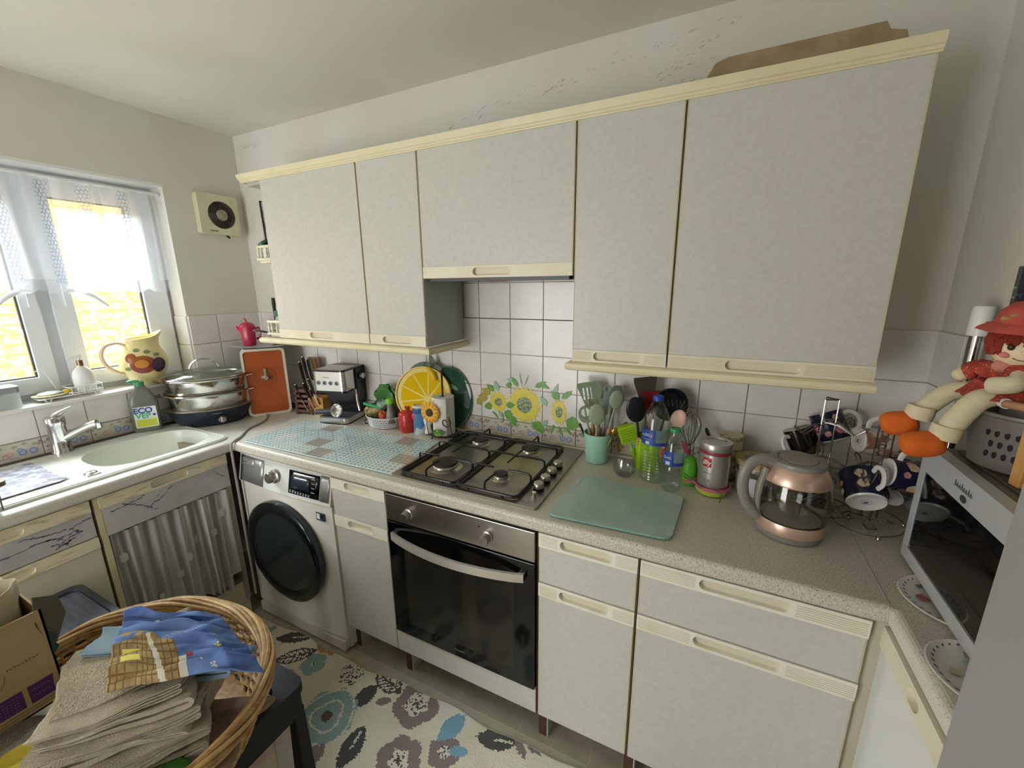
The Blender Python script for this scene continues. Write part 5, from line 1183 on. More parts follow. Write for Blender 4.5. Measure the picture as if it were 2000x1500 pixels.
# water bottles
clr = thin('clear_pet', 'f6fcfa', 0, .06, .09); wtr = thin('water_tint', 'dcebe6', 0, .02, .02)
hs_blue = mat('label_blue', '24408f', .35, c2='2f55a5', nscale=20)
def bottle(label, loc, r, h, capm, big):
    o_ = thing('water_bottle', label, 'bottle', loc); p_ = [(r*.6, .004), (r*.8, 0), (r*.97, .008)]
    z0, z1 = (.012, h*.36)
    n_ = 9 if big else 3
    for i in range(n_+1):
        z = z0+(z1-z0)*i/n_; p_ += [(r, z), (r*.955, z+(z1-z0)/n_*.5)]
    p_ += [(r, z1), (r, h*.66), (r*.97, h*.70), (r*.72, h*.83), (r*.42, h*.915), (.0135, h*.935), (.0135, h*.955)]
    MB().lathe(p_, clr, seg=36).build('body', o_)
    MB().lathe([(.0165, h*.945), (.017, h*.955), (.017, h-.003), (.015, h), (0, h)], capm, seg=26).build('cap', o_)
    # printed label wraps half way round; the rest is a clear print
    L0, L1 = (h*.46, h*.64) if big else (h*.44, h*.66)
    lb_ = MB(); a0 = math.radians(-150)
    lb_.grid(lambda u, v: ((r+.0012)*math.cos(a0+u*1.15), (r+.0012)*math.sin(a0+u*1.15), L0+(L1-L0)*v), 12, 2, hs_blue); lo = lb_.build('label', o_)
    MB().grid(lambda u, v: ((r+.0011)*math.cos(a0+1.15+u*1.5), (r+.0011)*math.sin(a0+1.15+u*1.5), L0+(L1-L0)*v), 14, 2, thin('label_clear_print', '8fb5b5', .55, transl=.4)).build('label_view', o_)
    MB().grid(lambda u, v: ((r+.0014)*math.cos(a0+1.15+u*1.5), (r+.0014)*math.sin(a0+1.15+u*1.5), L0+.012*v), 14, 1, hs_blue).build('label_base_band', o_)
    Ml = Matrix.Rotation(a0+.62+PI/2, 4, 'Z'); scribble(purew, lo, Ml @ T(0, -(r+.0016), L1-.018) @ FRONT, r*.75, .011, 9); scribble(purew, lo, Ml @ T(0, -(r+.0016), L1-.034) @ FRONT, r*.55, .004, 8)
    MB().box(-.007, .007, -r-.0018, -r-.0012, L0+.003, L0+.014, mat('label_pale', 'b9c3dd', .5), M=Ml).build('label_square', lo); return o_
wb1 = bottle('large clear water bottle with blue cap and blue label', (2.31, -.165, ZW), .047, .305, mat('cap_blue', '2a4fb5', .3), True)
MB().grid(lambda u, v: (.0485*math.cos(-1.05+u*.45), .0485*math.sin(-1.05+u*.45), .108+.026*v), 5, 1, mat('label_red', 'd5565a', .4)).build('red_sticker', wb1)
bottle('small clear water bottle with green cap and blue label', (2.375, -.215, ZW), .0325, .215, mat('cap_green', '2f9a5c', .3), False)
# illy tin in a clear colander bowl
gr_ = thing('green_pasta_dish', 'shallow lime green dish with pink rim under the silver coffee tin', 'dish', (2.497, -.185, ZW))
MB().lathe([(.030, 0), (.045, .006), (.052, .022), (.050, .024), (.03, .010), (0, .008)], mat('dish_lime', 'b5cf45', .3), seg=32).build('lime_base', gr_)
MB().lathe([(.051, .022), (.055, .028), (.055, .034), (.051, .034), (.048, .026)], mat('dish_pink', 'd9728f', .3), seg=32).build('pink_rim', gr_)
MB().tube([(-.05, -.01, .03), (-.075, -.02, .034), (-.085, -.024, .034)], .005, mat('dish_pink', 'd', .3)).build('handle', gr_)
it = thing('coffee_tin', 'silver coffee tin with red illy logo standing on the lime dish', 'tin', (2.497, -.185, ZW+.0095))
tinm = mat('tin_silver', 'c2bfba', .3, metal=.75)
MB().lathe([(.042, 0), (.0455, .003), (.0455, .135)], tinm, seg=40).build('body', it)
MB().lathe([(.046, .134), (.0465, .14), (.045, .148)], mat('tin_red_line', '8c3038', .4), seg=40).build('red_line', it)
MB().lathe([(.0475, .146), (.0485, .15), (.0485, .166), (.046, .170), (.03, .172), (.028, .168), (0, .168)], tinm, seg=40).build('lid', it)
MB().lathe([(.0462, .008), (.0465, .022)], mat('tin_rose_band', 'b9455a', .35), seg=40).build('red_band', it)
al = math.radians(-118); Ml = Matrix.Rotation(al+PI/2, 4, 'Z')
lg = MB(); lg.grid(lambda u, v: (.0464*math.cos(al-.30+u*.60), .0464*math.sin(al-.30+u*.60), .094+.030*v), 6, 1, mat('illy_red', 'b5202c', .35)); lgo = lg.build('logo', it)
text('illy', purew, .0225, lgo, Ml @ T(0, -.0474, .1095) @ FRONT, bold=.0002, shear=.15)
scribble(mat('grey_print', '8', .6), it, Ml @ T(0, -.0464, .075) @ FRONT, .035, .006, 9, 'fine_print'); scribble(mat('grey_print', '8', .6), it, Ml @ T(0, -.0464, .052) @ FRONT, .028, .014, 6, 'fine_print')
wr_ = thing('wire_ladle', 'bent steel wire handle lying against the front of the coffee tin', 'wire handle', (0, 0, 0))
MB().tube([(2.412, -.218, .965), (2.44, -.235, .955), (2.47, -.245, .945), (2.515, -.242, .934), (2.525, -.245, .93), (2.522, -.247, .9)], .0016, wirem, 6).tube([(2.412, -.222, .957), (2.44, -.239, .947), (2.47, -.249, .937)], .0016, wirem, 6).build('wire', wr_)
# tubs behind kettle
tubp = mat('tub_paper', 'e0d5b5', .5, c2='a98f55', nscale=38, mix=.9, lo=.5, hi=.62)
pc = thing('paper_cups', 'stack of pale paper cups with wheat pattern by the tiles', 'cups', (2.545, -.045, ZW))
for i in range(4):
    MB().lathe([(.033+.0*i, .08+.014*i-.07), (.036+.0, .115+.014*i), (.0385, .117+.014*i), (.0385, .12+.014*i), (.034, .119+.014*i)], tubp if i == 3 or i == 0 else mat('cup_cream', 'e8e0c8', .5), seg=28).build('cup', pc)
tb1 = thing('lidded_tub', 'round tub with patterned yellow lid behind the kettle handle', 'tub', (2.622, -.115, ZW))
MB().lathe([(.052, 0), (.056, .004), (.060, .10)], mat('tub_label', 'c6c2c2', .4, c2='4d4a3a', nscale=26, mix=1, lo=.5, hi=.56), seg=36).build('tub', tb1)
MB().lathe([(.064, .098), (.065, .104), (.065, .112), (.06, .116), (.05, .113), (0, .113)], mat('tub_lid', 'c9b778', .35, c2='8c7f50', nscale=60, mix=.6), seg=36).build('lid', tb1)
MB().plate(circ(0, 0, .034, 24), [], .1135, .1145, mat('lid_emblem', 'b9b6c0', .4, c2='5d5a78', nscale=60, mix=1)).build('lid_print', tb1)
MB().grid(lambda u, v: (.0605*math.cos(-2.0+u*.7), .0605*math.sin(-2.0+u*.7), .015+.05*v), 6, 1, mat('tub_white_label', 'cfcfd6', .4)).build('front_label', tb1)
bs = mthing('black_scoop', 'black plastic scoop handle behind the coffee tin', 'scoop', look((2.50, -.10, 1.005), (2.462, -.07, 1.085), (.3, -.9, .3)))
MB().tube([(0, 0, -.05), (0, 0, .02), (0, 0, .08), (0, 0, .09)], [.006, .007, .012, .006], blk, 8, flat=.5).build('handle', bs)
# kettle
kt = thing('glass_kettle', 'glass kettle with rose gold bands and grey handle on the worktop', 'kettle', (2.688, -.335, ZW))
kg = mat('kettle_grey', '8c8a84', .35); rg_ = mat('rose_gold', 'dcbba8', .32, metal=.6)
kgl = thin('kettle_glass', 'eeefec', 0, .03, .07)
MB().lathe([(.074, 0), (.078, .003), (.080, .016), (.078, .018)], kg, seg=44).build('base_ring', kt)
MB().lathe([(.079, .018), (.0815, .020), (.0835, .050), (.0825, .052)], rg_, seg=48, cap=False).build('lower_band', kt)
MB().lathe([(.0825, .05), (.087, .075), (.0885, .10), (.087, .13), (.082, .160), (.080, .160), (.085, .13), (.0865, .10), (.085, .075), (.080, .054)], kgl, seg=48, cap=False).build('glass_body', kt)
MB().lathe([(.0825, .158), (.0835, .163), (.064, .200), (.062, .201)], rg_, seg=48, cap=False).build('upper_band', kt)
MB().lathe([(.064, .199), (.066, .203), (.064, .211), (.056, .215), (.046, .214)], kg, seg=44, cap=False).lathe([(.044, .2142), (.043, .2158), (.030, .2162), (0, .2164)], mat('lid_window', '9a958a', .5), seg=36).build('lid', kt)
ha = math.radians(205); Mk = Matrix.Rotation(ha, 4, 'Z')
MB(); hb_ = MB(); hb_.M = Mk
hb_.tube(cat([(.055, 0, .205), (.085, 0, .214), (.118, 0, .205), (.135, 0, .175), (.137, 0, .135), (.125, 0, .095), (.100, 0, .062), (.086, 0, .048)]), .0118, kg, 12, flat=1.25)
hb_.tube([(.080, 0, .19), (.090, 0, .14), (.0925, 0, .10), (.088, 0, .05)], [.009, .009, .008, .008], kg, 10); hb_.build('handle', kt)
sp2 = MB(); sp2.M = Matrix.Rotation(ha+PI, 4, 'Z'); sp2.add([(.062, -.02, .198), (.062, .02, .198), (.098, 0, .190), (.076, -.016, .165), (.076, .016, .165)], [(0, 1, 2), (0, 2, 3), (1, 4, 2), (2, 4, 3)], kgl); sp2.build('spout', kt)
wk_ = MB().lathe([(.070, .0475), (.071, .049), (.066, .0505), (0, .0505)], mat('kettle_plate', 'b9b6b0', .4, metal=.3), seg=40).build('heating_plate', kt)

# ---------------- mug trees and mugs ----------------
def mugtree(label, x, y, ax=0, h=.345):
    t_ = thing('mug_tree', label, 'mug tree', (x, y, ZW), ax); b = MB()
    for dx, dy in ((-.018, -.012), (.018, -.012), (.0, .016)): b.tube([(dx, dy, .02), (dx, dy, h)], .0022, wirem, 7)
    b.tube([(-.018, -.012, h), (.018, -.012, h), (0, .016, h)], .0022, wirem, 6, closed=True)
    b.build('column', t_); arms = MB()
    for a, z, l in ((200, .25, .10), (20, .26, .085), (320, .255, .09), (190, .15, .10), (330, .15, .09), (60, .16, .08)):
        t = math.radians(a); c_, s_2 = math.cos(t), math.sin(t)
        q = MB()
        for o_ in (-.006, .006): q.tube([(-s_2*o_, c_*o_, z+.02), (c_*.03-s_2*o_, s_2*.03+c_*o_, z+.018), (c_*l*.75-s_2*o_, s_2*l*.75+c_*o_, z-.004), (c_*l-s_2*o_, s_2*l+c_*o_, z+.018)], .0020, wirem, 6)
        q.tube([(c_*l+s_2*.006, s_2*l-c_*.006, z+.018), (c_*(l+.006), s_2*(l+.006), z+.022), (c_*l-s_2*.006, s_2*l+c_*.006, z+.018)], .0020, wirem, 6); q.build('arm', t_)
    q = MB(); q.tube([(.098*math.cos(t*PI/14), .078*math.sin(t*PI/14), .014) for t in range(28)], .0022, wirem, 6, closed=True)
    for k_ in range(4):
        a = k_*PI/2+.5; q.tube([(.02*math.cos(a)*0, 0, .02), (.045*math.cos(a)+.012*math.sin(a), .04*math.sin(a)-.012*math.cos(a), .022), (.07*math.cos(a), .055*math.sin(a), .018), (.055*math.cos(a+.45), .045*math.sin(a+.45), .014), (.03*math.cos(a+.3), .03*math.sin(a+.3), .014)], .002, wirem, 6)
        a = k_*PI/2+.8; q.ell((.098*math.cos(a), .078*math.sin(a), .0075), (.0072, .0072, .0072), chrome, 12, 8)
    q.build('base', t_); return t_
mugtree('taller wire mug tree right behind the glass kettle', 2.772, -.165, .3, .345)
mugtree('lower wire mug tree between the taller one and the microwave', 2.895, -.205, .9, .29)
navyf = mat('mug_navy', '1d2038', .15); floral = mat('mug_cream_floral', 'cfc0ad', .2, c2='8c5648', nscale=34, mix=.9, lo=.5, hi=.56, speck='77694a', sscale=60, slo=.6, shi=.62)
rose = mat('mug_rose', 'c98d92', .2, c2='a85f6c', nscale=90); leafy = mat('mug_leaf', '4e4a4a', .2); ivory = mat('mug_ivory', 'd9c7a6', .2, c2='a78a66', nscale=120); porc = mat('mug_white', 'e3e1dc', .15)
def mug(label, base, axis, up_, body, printed=True, r=.041, h=.09, seed=1):
    """base: centre of the foot; axis: from foot to mouth; up_: side where the handle is"""
    z = Vector(axis).normalized(); x = Vector(up_); x = (x-z*x.dot(z)).normalized(); y = z.cross(x); M_ = Matrix.Identity(4)
    for i in range(3): M_[i][0] = x[i]; M_[i][1] = y[i]; M_[i][2] = z[i]; M_[i][3] = base[i]
    g = mthing('mug', label, 'mug', M_, None)
    MB().lathe([(0, .0014), (r*.80, .0014), (r*.84, 0), (r*.9, .004), (r*.7, .0045)], porc, seg=32).build('foot', g)
    MB().lathe([(r*.88, .003), (r*.95, .012), (r, .04), (r, h-.001)], body, seg=36).build('outer_wall', g)
    MB().lathe([(r, h-.001), (r-.0012, h), (r-.003, h-.001), (r-.004, .012), (0, .008)], porc, seg=36).build('inside', g)
    MB().tube(cat([(r*.97, 0, h*.80), (r+.016, 0, h*.84), (r+.030, 0, h*.66), (r+.030, 0, h*.42), (r+.018, 0, h*.22), (r*.97, 0, h*.2)]), .0052, porc, 8, flat=1.3).build('handle', g)
    if printed:
        rs = random.Random(seed); q = MB(); lim = 42
        for i in range(lim):
            a = rs.uniform(0, 2*PI); zz_ = rs.uniform(.02, h-.014); s = rs.uniform(.007, .0135); m_ = [rose, rose, leafy, ivory, leafy][i % 5]
            if math.cos(a) > .93: continue
            pts = [((r+.0006+.0002*(i % 5))*math.cos(a+s/r*math.cos(t*PI/5)*(1+.15*(t % 2))), (r+.0006+.0002*(i % 5))*math.sin(a+s/r*math.cos(t*PI/5)*(1+.15*(t % 2))), zz_+s*math.sin(t*PI/5)*(1+.15*(t % 2))) for t in range(10)]
            q.add(pts, [tuple(range(10))], m_)
        o_ = q.build('flower_print', g); o_['kind'] = 'stuff'
    q = MB(); q.tube([(.012*math.cos(t*PI/8), .012*math.sin(t*PI/8), .0012) for t in range(16)], .0005, mat('stamp_ink', '3d4656', .5), 4, closed=True)
    q.box(-.005, .005, -.001, .001, .0006, .0016, mat('stamp_ink', '3', .5)).box(-.001, .001, -.006, .006, .0006, .0016, mat('stamp_ink', '3', .5)).box(-.007, -.004, -.005, .004, .0006, .0016, mat('stamp_ink', '3', .5)); q.build('base_stamp', g); return g
mug('navy floral mug with its round white foot facing down, in front between the mug trees', (2.868, -.262, .990), (-.042, .824, .563), (.25, -.4, .8), navyf, seed=2, r=.050, h=.088)
mug('navy floral mug lying sideways with its foot towards the kettle, partly behind the microwave', (2.905, -.225, 1.072), (.975, .16, -.12), (.1, -.1, 1), navyf, seed=5, r=.042)
mug('cream mug with brown flower print hanging sideways below the doll shoes', (2.858, -.14, 1.125), (.95, .20, -.06), (.1, .1, 1), floral, printed=False, r=.039, h=.095)
mug('navy floral mug hanging highest, behind the top arms of the taller mug tree', (2.83, -.058, 1.092), (-.35, .25, .75), (.85, -.1, .45), navyf, seed=8, r=.043)
mug('black mug with gold mark behind the kettle lid', (2.765, -.052, 1.03), (-.35, .15, .75), (-.7, -.2, .6), mat('mug_black', '17140f', .15, c2='5a4a1c', nscale=26, mix=.8, lo=.58, hi=.66), printed=False, seed=9)
mug('dark blue mug with white handle low behind the glass kettle', (2.775, -.155, .930), (-.35, .35, .45), (.6, -.5, .5), navyf, printed=False, seed=10, r=.040)
mug('pale mug with dark print lying at the foot of the mug trees near the microwave', (2.955, -.125, .965), (.5, .5, .3), (.1, -.3, .9), mat('mug_grey_print', '8d8878', .2, c2='3a382e', nscale=40, mix=1), printed=False, r=.04)

# ---------------- microwave and everything on it ----------------
ma = -PI/2+math.radians(-0) 
mw = thing('microwave', 'silver microwave with black glass door at the right end of the worktop', 'microwave', (2.936, -.352, .9145), -PI/2-.02)
silv = mat('microwave_silver', 'c3c6cb', .35, metal=.2)
B(0, .50, .012, .34, 0, .283, mat('microwave_body', '75706a', .4, metal=.3)).build('body', mw, bevel=.004)
fr_ = MB().plate(rrect(0, .50, 0, .285, .006), [rc(.022, .40, .030, .228)], -.012, .014, silv, M=FRONT).build('front', mw, bevel=.004)
B(.024, .398, -.0115, -.004, .032, .226, mat('microwave_glass', '0d0c0d', .06, spec=.8)).build('door_glass', fr_)
B(.41, .48, -.0165, -.0145, .04, .25, blackp).build('control_panel', fr_)
q = MB(); rs = random.Random(4)      # flowing signature-like print, no longer readable
for i in range(8):
    x = i*.0085; q.tube([(x, 0, 0), (x+.002, 0, .010 if i % 3 else .014), (x+.005, 0, .001), (x+.0075, 0, .006)], .0006, mat('dark_print', '3b3d42', .5), 4)
o = q.build('lettering', fr_); o.matrix_local = T(.155, -.0145, .253)
MB().lathe([(.009, 0), (.009, .0006), (0, .0006)], mat('badge_dark', '3e424a', .4), seg=18, M=T(.195, -.0142, .241) @ RX(PI/2) @ Matrix.Diagonal((1.3, .8, 1, 1))).build('badge', fr_)
for x in (.04, .46):
    for y in (.05, .30): MB().lathe([(.012, -.0135), (.012, 0)], blackp, (x, y, 0), 10).build('foot', mw)
mt_ = tag(MB().plate(rrect(2.965, 3.22, -.80, -.375, .01), [], 1.199, 1.203, mat('mat_dark', '55504a', .5)).build('tray_cloth'), 'dark thin mat covering the top of the microwave', 'mat')
hm = thing('storage_basket', 'grey plastic basket with oval holes standing on the microwave', 'basket', (3.035, -.455, 1.2035), .1)
gk = mat('basket_grey', '6f6a66', .35); b = MB(); nn = 40
hb2 = MB().lathe([(.072, 0), (.078, .004), (.092, .108), (.099, .112), (.099, .118), (.092, .118), (.089, .108), (.073, .006), (0, .005)], gk, seg=nn, sx=1.05).build('basket', hm)
q = MB()
for (a, z, w_, h_) in [(200+i*9+4*(j % 2), .035+.022*j, .0038, .0075) for i in range(5) for j in range(3)]+[(250+i*18, .058, .006, .028) for i in range(4)]:
    t = math.radians(a); r = .0765+.014*z/.108+.0012
    q.lathe([(1, 0), (1, .0006), (0, .0006)], mat('hole_shadow', '1b1a1c', .8), seg=10, M=T(r*1.05*math.cos(t), r*math.sin(t), z) @ RZ(t) @ RY(PI/2) @ Matrix.Diagonal((h_, w_, 1, 1)))
o = q.build('holes', hm); o['kind'] = 'stuff'
wf_ = thing('wooden_rack', 'pale wooden rack with a round peg standing at the front of the microwave top', 'rack', (2.975, -.565, 1.2035), .1)
MB().box(-.008, .008, -.012, .012, 0, .125, wood).build('post', wf_, bevel=.002)
MB().box(.105, .12, -.012, .012, 0, .125, wood).build('post', wf_, bevel=.002)
for z in (.012, .06, .10): MB().box(.008, .105, -.006, .006, z, z+.016, wood).build('slat', wf_, bevel=.002)
MB().box(-.008, .12, -.10, -.088, 0, .014, wood).box(-.004, .006, -.09, -.01, 0, .012, wood).build('foot_rail', wf_, bevel=.002)
rod = thing('wooden_rod', 'brown wooden rod with ball end lying across the basket rim under the doll', 'rod', (0, 0, 0))
MB().tube([(2.925, -.405, 1.338), (2.972, -.555, 1.345)], .0075, beech, 10).ell((2.974, -.562, 1.345), (.015, .015, .015), beech).build('rod', rod)
MB().lathe([(.0095, -.006), (.0095, .006), (.0078, .006), (.0078, -.006)], purew, seg=16, M=T(2.957, -.507, 1.343) @ RX(PI/2)).build('white_ring', rod)
# rag doll
dl = thing('rag_doll', 'rag doll with red hair, red dress and orange shoes sitting on the grey basket', 'doll', (2.985, -.455, 1.335))
O = Vector((2.985, -.455, 1.335))
skin = mat('doll_calico', 'd9cfae', .8, c2='cfc39e', nscale=60, bump=.3, bscale=200); face = mat('doll_face', 'ecd9b4', .75); orn = mat('doll_shoe', 'd4661f', .85, c2='c95c1c', nscale=80, bump=.4, bscale=150)
red = mat('doll_dress', 'b04434', .8, c2='8f3428', nscale=40, mix=.8, speck='d99a8c', sscale=240, slo=.64, shi=.66); hairm = mat('doll_hair', '8e2f20', .8, c2='6d2015', nscale=60, stretch=(1, 1, .2)); hatm = mat('doll_hat', 'c0564a', .85, c2='a8483c', nscale=60)
def skinmesh(name, par, pts, edges, rad, m, sub=2, root=0):
    me = bpy.data.meshes.new(name); me.from_pydata([Vector(p)-O for p in pts], edges, []); me.materials.append(m)
    o_ = bpy.data.objects.new(name, me); COL.objects.link(o_); o_.parent = par
    q_ = o_.modifiers.new('k', 'SKIN'); q_.use_smooth_shade = True; q_.branch_smoothing = .6
    sv = me.skin_vertices[0].data if me.skin_vertices else None
    if sv is None:
        bm = bmesh.new(); bm.from_mesh(me); bm.verts.layers.skin.verify(); bm.to_mesh(me); bm.free(); sv = me.skin_vertices[0].data
    for i, r in enumerate(rad): sv[i].radius = r if isinstance(r, tuple) else (r, r); sv[i].use_root = (i == root)
    u_ = o_.modifiers.new('u', 'SUBSURF'); u_.levels = u_.render_levels = sub
    dg = bpy.context.evaluated_depsgraph_get(); m2 = bpy.data.meshes.new_from_object(o_.evaluated_get(dg))
    o_.modifiers.clear(); o_.data = m2
    for p in m2.polygons: p.use_smooth = True
    if not m2.materials: m2.materials.append(m)
    return o_
B_ = [(2.985, -.45, 1.352), (2.985, -.445, 1.40), (2.987, -.445, 1.425), (2.99, -.45, 1.445),           # pelvis chest neck head
      (2.955, -.425, 1.352), (2.915, -.42, 1.343), (2.885, -.425, 1.312), (2.868, -.43, 1.285),          # left leg
      (2.975, -.475, 1.352), (2.93, -.487, 1.345), (2.906, -.488, 1.300), (2.892, -.488, 1.262),          # right leg
      (2.96, -.415, 1.400), (2.938, -.40, 1.382), (2.918, -.405, 1.366),                                  # left arm
      (2.975, -.485, 1.405), (2.96, -.525, 1.382), (2.925, -.50, 1.372)]                                  # right arm
skinmesh('body', dl, B_, [(0, 1), (1, 2), (2, 3), (0, 4), (4, 5), (5, 6), (6, 7), (0, 8), (8, 9), (9, 10), (10, 11), (1, 12), (12, 13), (13, 14), (1, 15), (15, 16), (16, 17)],
         [.030, .028, .014, .021, .0205, .0205, .0205, .021, .020, .0215, .0215, .022, .014, .016, .017, .014, .018, .018], skin)
MB().ell((2.983-O.x, -.467-O.y, 1.446-O.z), (.046, .049, .043), face, 28, 18).build('head', dl)
Hc = Vector((2.983, -.467, 1.446))-O
def onhead(a, e, off=1.0):     # a: azimuth in degrees, e: elevation
    a, e = math.radians(a), math.radians(e); return Hc+Vector((.046*math.cos(e)*math.cos(a)*off, .049*math.cos(e)*math.sin(a)*off, .043*math.sin(e)*off))
for a_ in (222, 262): MB().ell(onhead(a_, 2, 1.0), (.0055, .0055, .0065), mat('doll_eye', '3a241c', .3), 12, 8).build('eye', dl)
MB().ell(onhead(242, -10, 1.0), (.004, .004, .0035), face, 10, 8).build('nose', dl)
MB().tube([onhead(226+4*i, -26-6*math.sin(PI*i/8), 1.01) for i in range(9)], .0008, mat('doll_mouth', '6b3b30', .6), 5).build('mouth', dl)
for a_ in (212, 274): MB().ell(onhead(a_, -20, .985), (.008, .008, .006), mat('doll_cheek', 'db8a80', .8), 12, 8).build('cheek', dl)
hr = MB(); rs = random.Random(9)
for i in range(90):
    a = rs.uniform(150, 330); e0 = rs.uniform(40, 70); e1 = rs.uniform(4, 15) if 205 < a < 285 else rs.uniform(-25, 5)
    hr.tube([onhead(a, e0, 1.04), onhead(a+rs.uniform(-3, 3), (e0+e1)/2, 1.10), onhead(a+rs.uniform(-6, 6), e1, 1.07)], [.005, .0048, .0025], hairm, 6)
o = hr.build('hair', dl); o['kind'] = 'stuff'
ht = MB(); ht.lathe([(.064, -.010), (.060, -.004), (.044, .006), (.038, .028), (.024, .044), (0, .048)], hatm, seg=32, M=T(Hc.x-.002, Hc.y+.004, Hc.z+.037) @ RY(.02) @ RX(.06), wob=lambda a: 1+.05*math.cos(7*a)); ht.build('hat', dl)
fl2 = MB()
for i in range(7): fl2.ell((Hc.x-.040+.009*i, Hc.y-.010-.006*i+.0006*i*i, Hc.z+.052+.005*(i % 2)), (.008, .008, .007), mat('hat_flower', 'b58b5c', .8, c2='8a5a3c', nscale=200), 10, 6)
fl2.build('hat_flowers', dl)
skinmesh('dress', dl, [(2.985, -.45, 1.362), (2.984, -.447, 1.39), (2.984, -.446, 1.412), (2.955, -.412, 1.396), (2.930, -.402, 1.375), (2.974, -.48, 1.402), (2.962, -.512, 1.390)], [(0, 1), (1, 2), (1, 3), (3, 4), (1, 5), (5, 6)], [.050, .038, .026, .024, .024, .024, .024], red)
MB().lathe([(.038, .03), (.046, .016), (.060, .004), (.064, 0), (.058, .002), (.036, .026)], red, seg=36, M=T(2.975-O.x, -.452-O.y, 1.345-O.z), wob=lambda a: 1+.08*math.cos(9*a)).build('skirt', dl)
MB().ell((2.962-O.x, -.474-O.y, 1.408-O.z), (.022, .012, .014), mat('scarf', 'c9877a', .8), 14, 8).tube([Vector((2.955, -.455, 1.42))-O, Vector((2.945, -.45, 1.432))-O], [.006, .003], red).build('collar_bow', dl)
for (ax_, tz) in (((2.868, -.43, 1.285), (2.822, -.421, 1.260)), ((2.892, -.488, 1.262), (2.840, -.491, 1.238))):
    A_, C_ = Vector(ax_)-O, Vector(tz)-O; Dv = (C_-A_)
    MB().tube([A_+Vector((.004, 0, .022)), A_+Vector((.002, 0, .006)), A_+Vector((0, 0, -.006))], [.0235, .0245, .0235], skin, 18).build('cuff', dl)
    skinmesh('shoe', dl, [O+A_+Vector((.008, 0, -.014)), O+A_+Dv*.5+Vector((0, 0, -.010)), O+C_+Vector((0, 0, -.002)), O+C_+Dv*.25], [(0, 1), (1, 2), (2, 3)], [.027, .030, .028, .018], orn)
po = thing('chrome_pole', 'chrome pole with white plastic cap standing in the right corner', 'pole', (3.0, -.262, ZW))
MB().tube([(0, 0, 0), (0, 0, .56)], .0135, chrome, 18).build('tube', po); MB().lathe([(.0185, .545), (.0195, .55), (.0185, .607), (.016, .612), (0, .612)], purew, seg=24).build('cap', po); MB().lathe([(.026, 0), (.026, .006), (.014, .008)], chrome, seg=24).build('foot', po)
ca = thing('white_canister', 'white canister behind the doll hat on the microwave', 'canister', (3.045, -.345, 1.2035))
MB().lathe([(.036, 0), (.038, .004), (.038, .255), (.034, .262), (0, .262)], purew, seg=30).build('body', ca); MB().lathe([(.0385, .235), (.040, .238), (.040, .262), (.036, .266), (0, .266)], mat('canister_lid', 'c9c6bf', .4), seg=30).build('lid', ca)
dt = tag(MB().plate(rrect(2.985, 3.14, -.44, -.30, .02), [], 1.4705, 1.480, mat('dark_tray', '33322e', .4)).build('dark_tray'), 'small dark tray balanced on the white canister', 'tray')
bx = thing('tea_box', 'black and lime green printed box standing on the small dark tray', 'box', (3.005, -.350, 1.4805), -.3)
MB().box(0, .10, 0, .05, 0, .115, mat('tea_black', '23262a', .35, c2='4a5868', nscale=60, mix=.9, lo=.55, hi=.6)).build('carton', bx); MB().box(-.0005, .1005, -.0005, .0505, 0, .028, mat('tea_lime', '8fb52e', .4)).build('lime_band', bx)
MB().box(-.001, -.0006, .012, .022, .008, .020, purew).box(-.001, -.0006, .008, .04, .05, .054, mat('tea_print', '9aa5ad', .4)).box(-.001, -.0006, .008, .04, .07, .074, mat('tea_print', '9aa5ad', .4)).build('print', bx)
# plates
def pplate(label, x, y, z, seed):
    p_ = thing('patterned_plate', label, 'plate', (x, y, z)); rs = random.Random(seed)
    MB().lathe([(.052, 0), (.06, .002), (.085, .009), (.0895, .012), (.087, .0135), (.06, .005), (0, .004)], mat('plate_white', 'dad7cf', .15), seg=48).build('plate', p_)
    q = MB(); leafp = mat('plate_leaf', '5b5964', .3)
    for i in range(34):
        a = 2*PI*i/34; Mx = T(.078*math.cos(a), .078*math.sin(a), .0115) @ RZ(a+PI/2+.5); q.flat([(-.005, 0), (0, .0018), (.005, 0), (0, -.0018)], leafp, Mx)
    o_ = q.build('leaf_border', p_); o_['kind'] = 'stuff'
    q = MB(); cols = [mat('plate_blue', '8d9aa6', .3), mat('plate_brick', '8c4a40', .3), mat('plate_olive', '6f7050', .3), mat('plate_cream', 'b9ab94', .3), mat('plate_grey', '77747a', .3)]
    for i in range(34):
        a = rs.uniform(0, 2*PI); r = rs.uniform(.0, .060); w, h = rs.uniform(.006, .014), rs.uniform(.004, .012); q.flat([(-w, -h), (w, -h*.8), (w*.9, h), (-w, h*.8)], cols[i % 5], T(r*math.cos(a), r*math.sin(a), .0052+.0004*i) @ RZ(rs.choice((.3, .5, -.2))))
    o_ = q.build('village_print', p_); o_['kind'] = 'stuff'
pplate('white plate with village scene partly under the microwave, the one farther from the fridge', 2.9585, -.522, ZW+.0005, 2)
pplate('white plate with village scene nearest the fridge', 2.935, -.728, ZW+.0005, 6)
ff = thing('fridge_freezer', 'tall grey fridge freezer at the right edge of the picture', 'fridge', (2.8, -.905, 0))
fg = mat('fridge_grey', '9a9b9c', .45)
B(.03, .62, -.60, 0, .02, 1.55, fg).build('cabinet', ff, bevel=.004); B(0, .028, -.60, 0, .04, 1.55, fg).build('door', ff, bevel=.003)

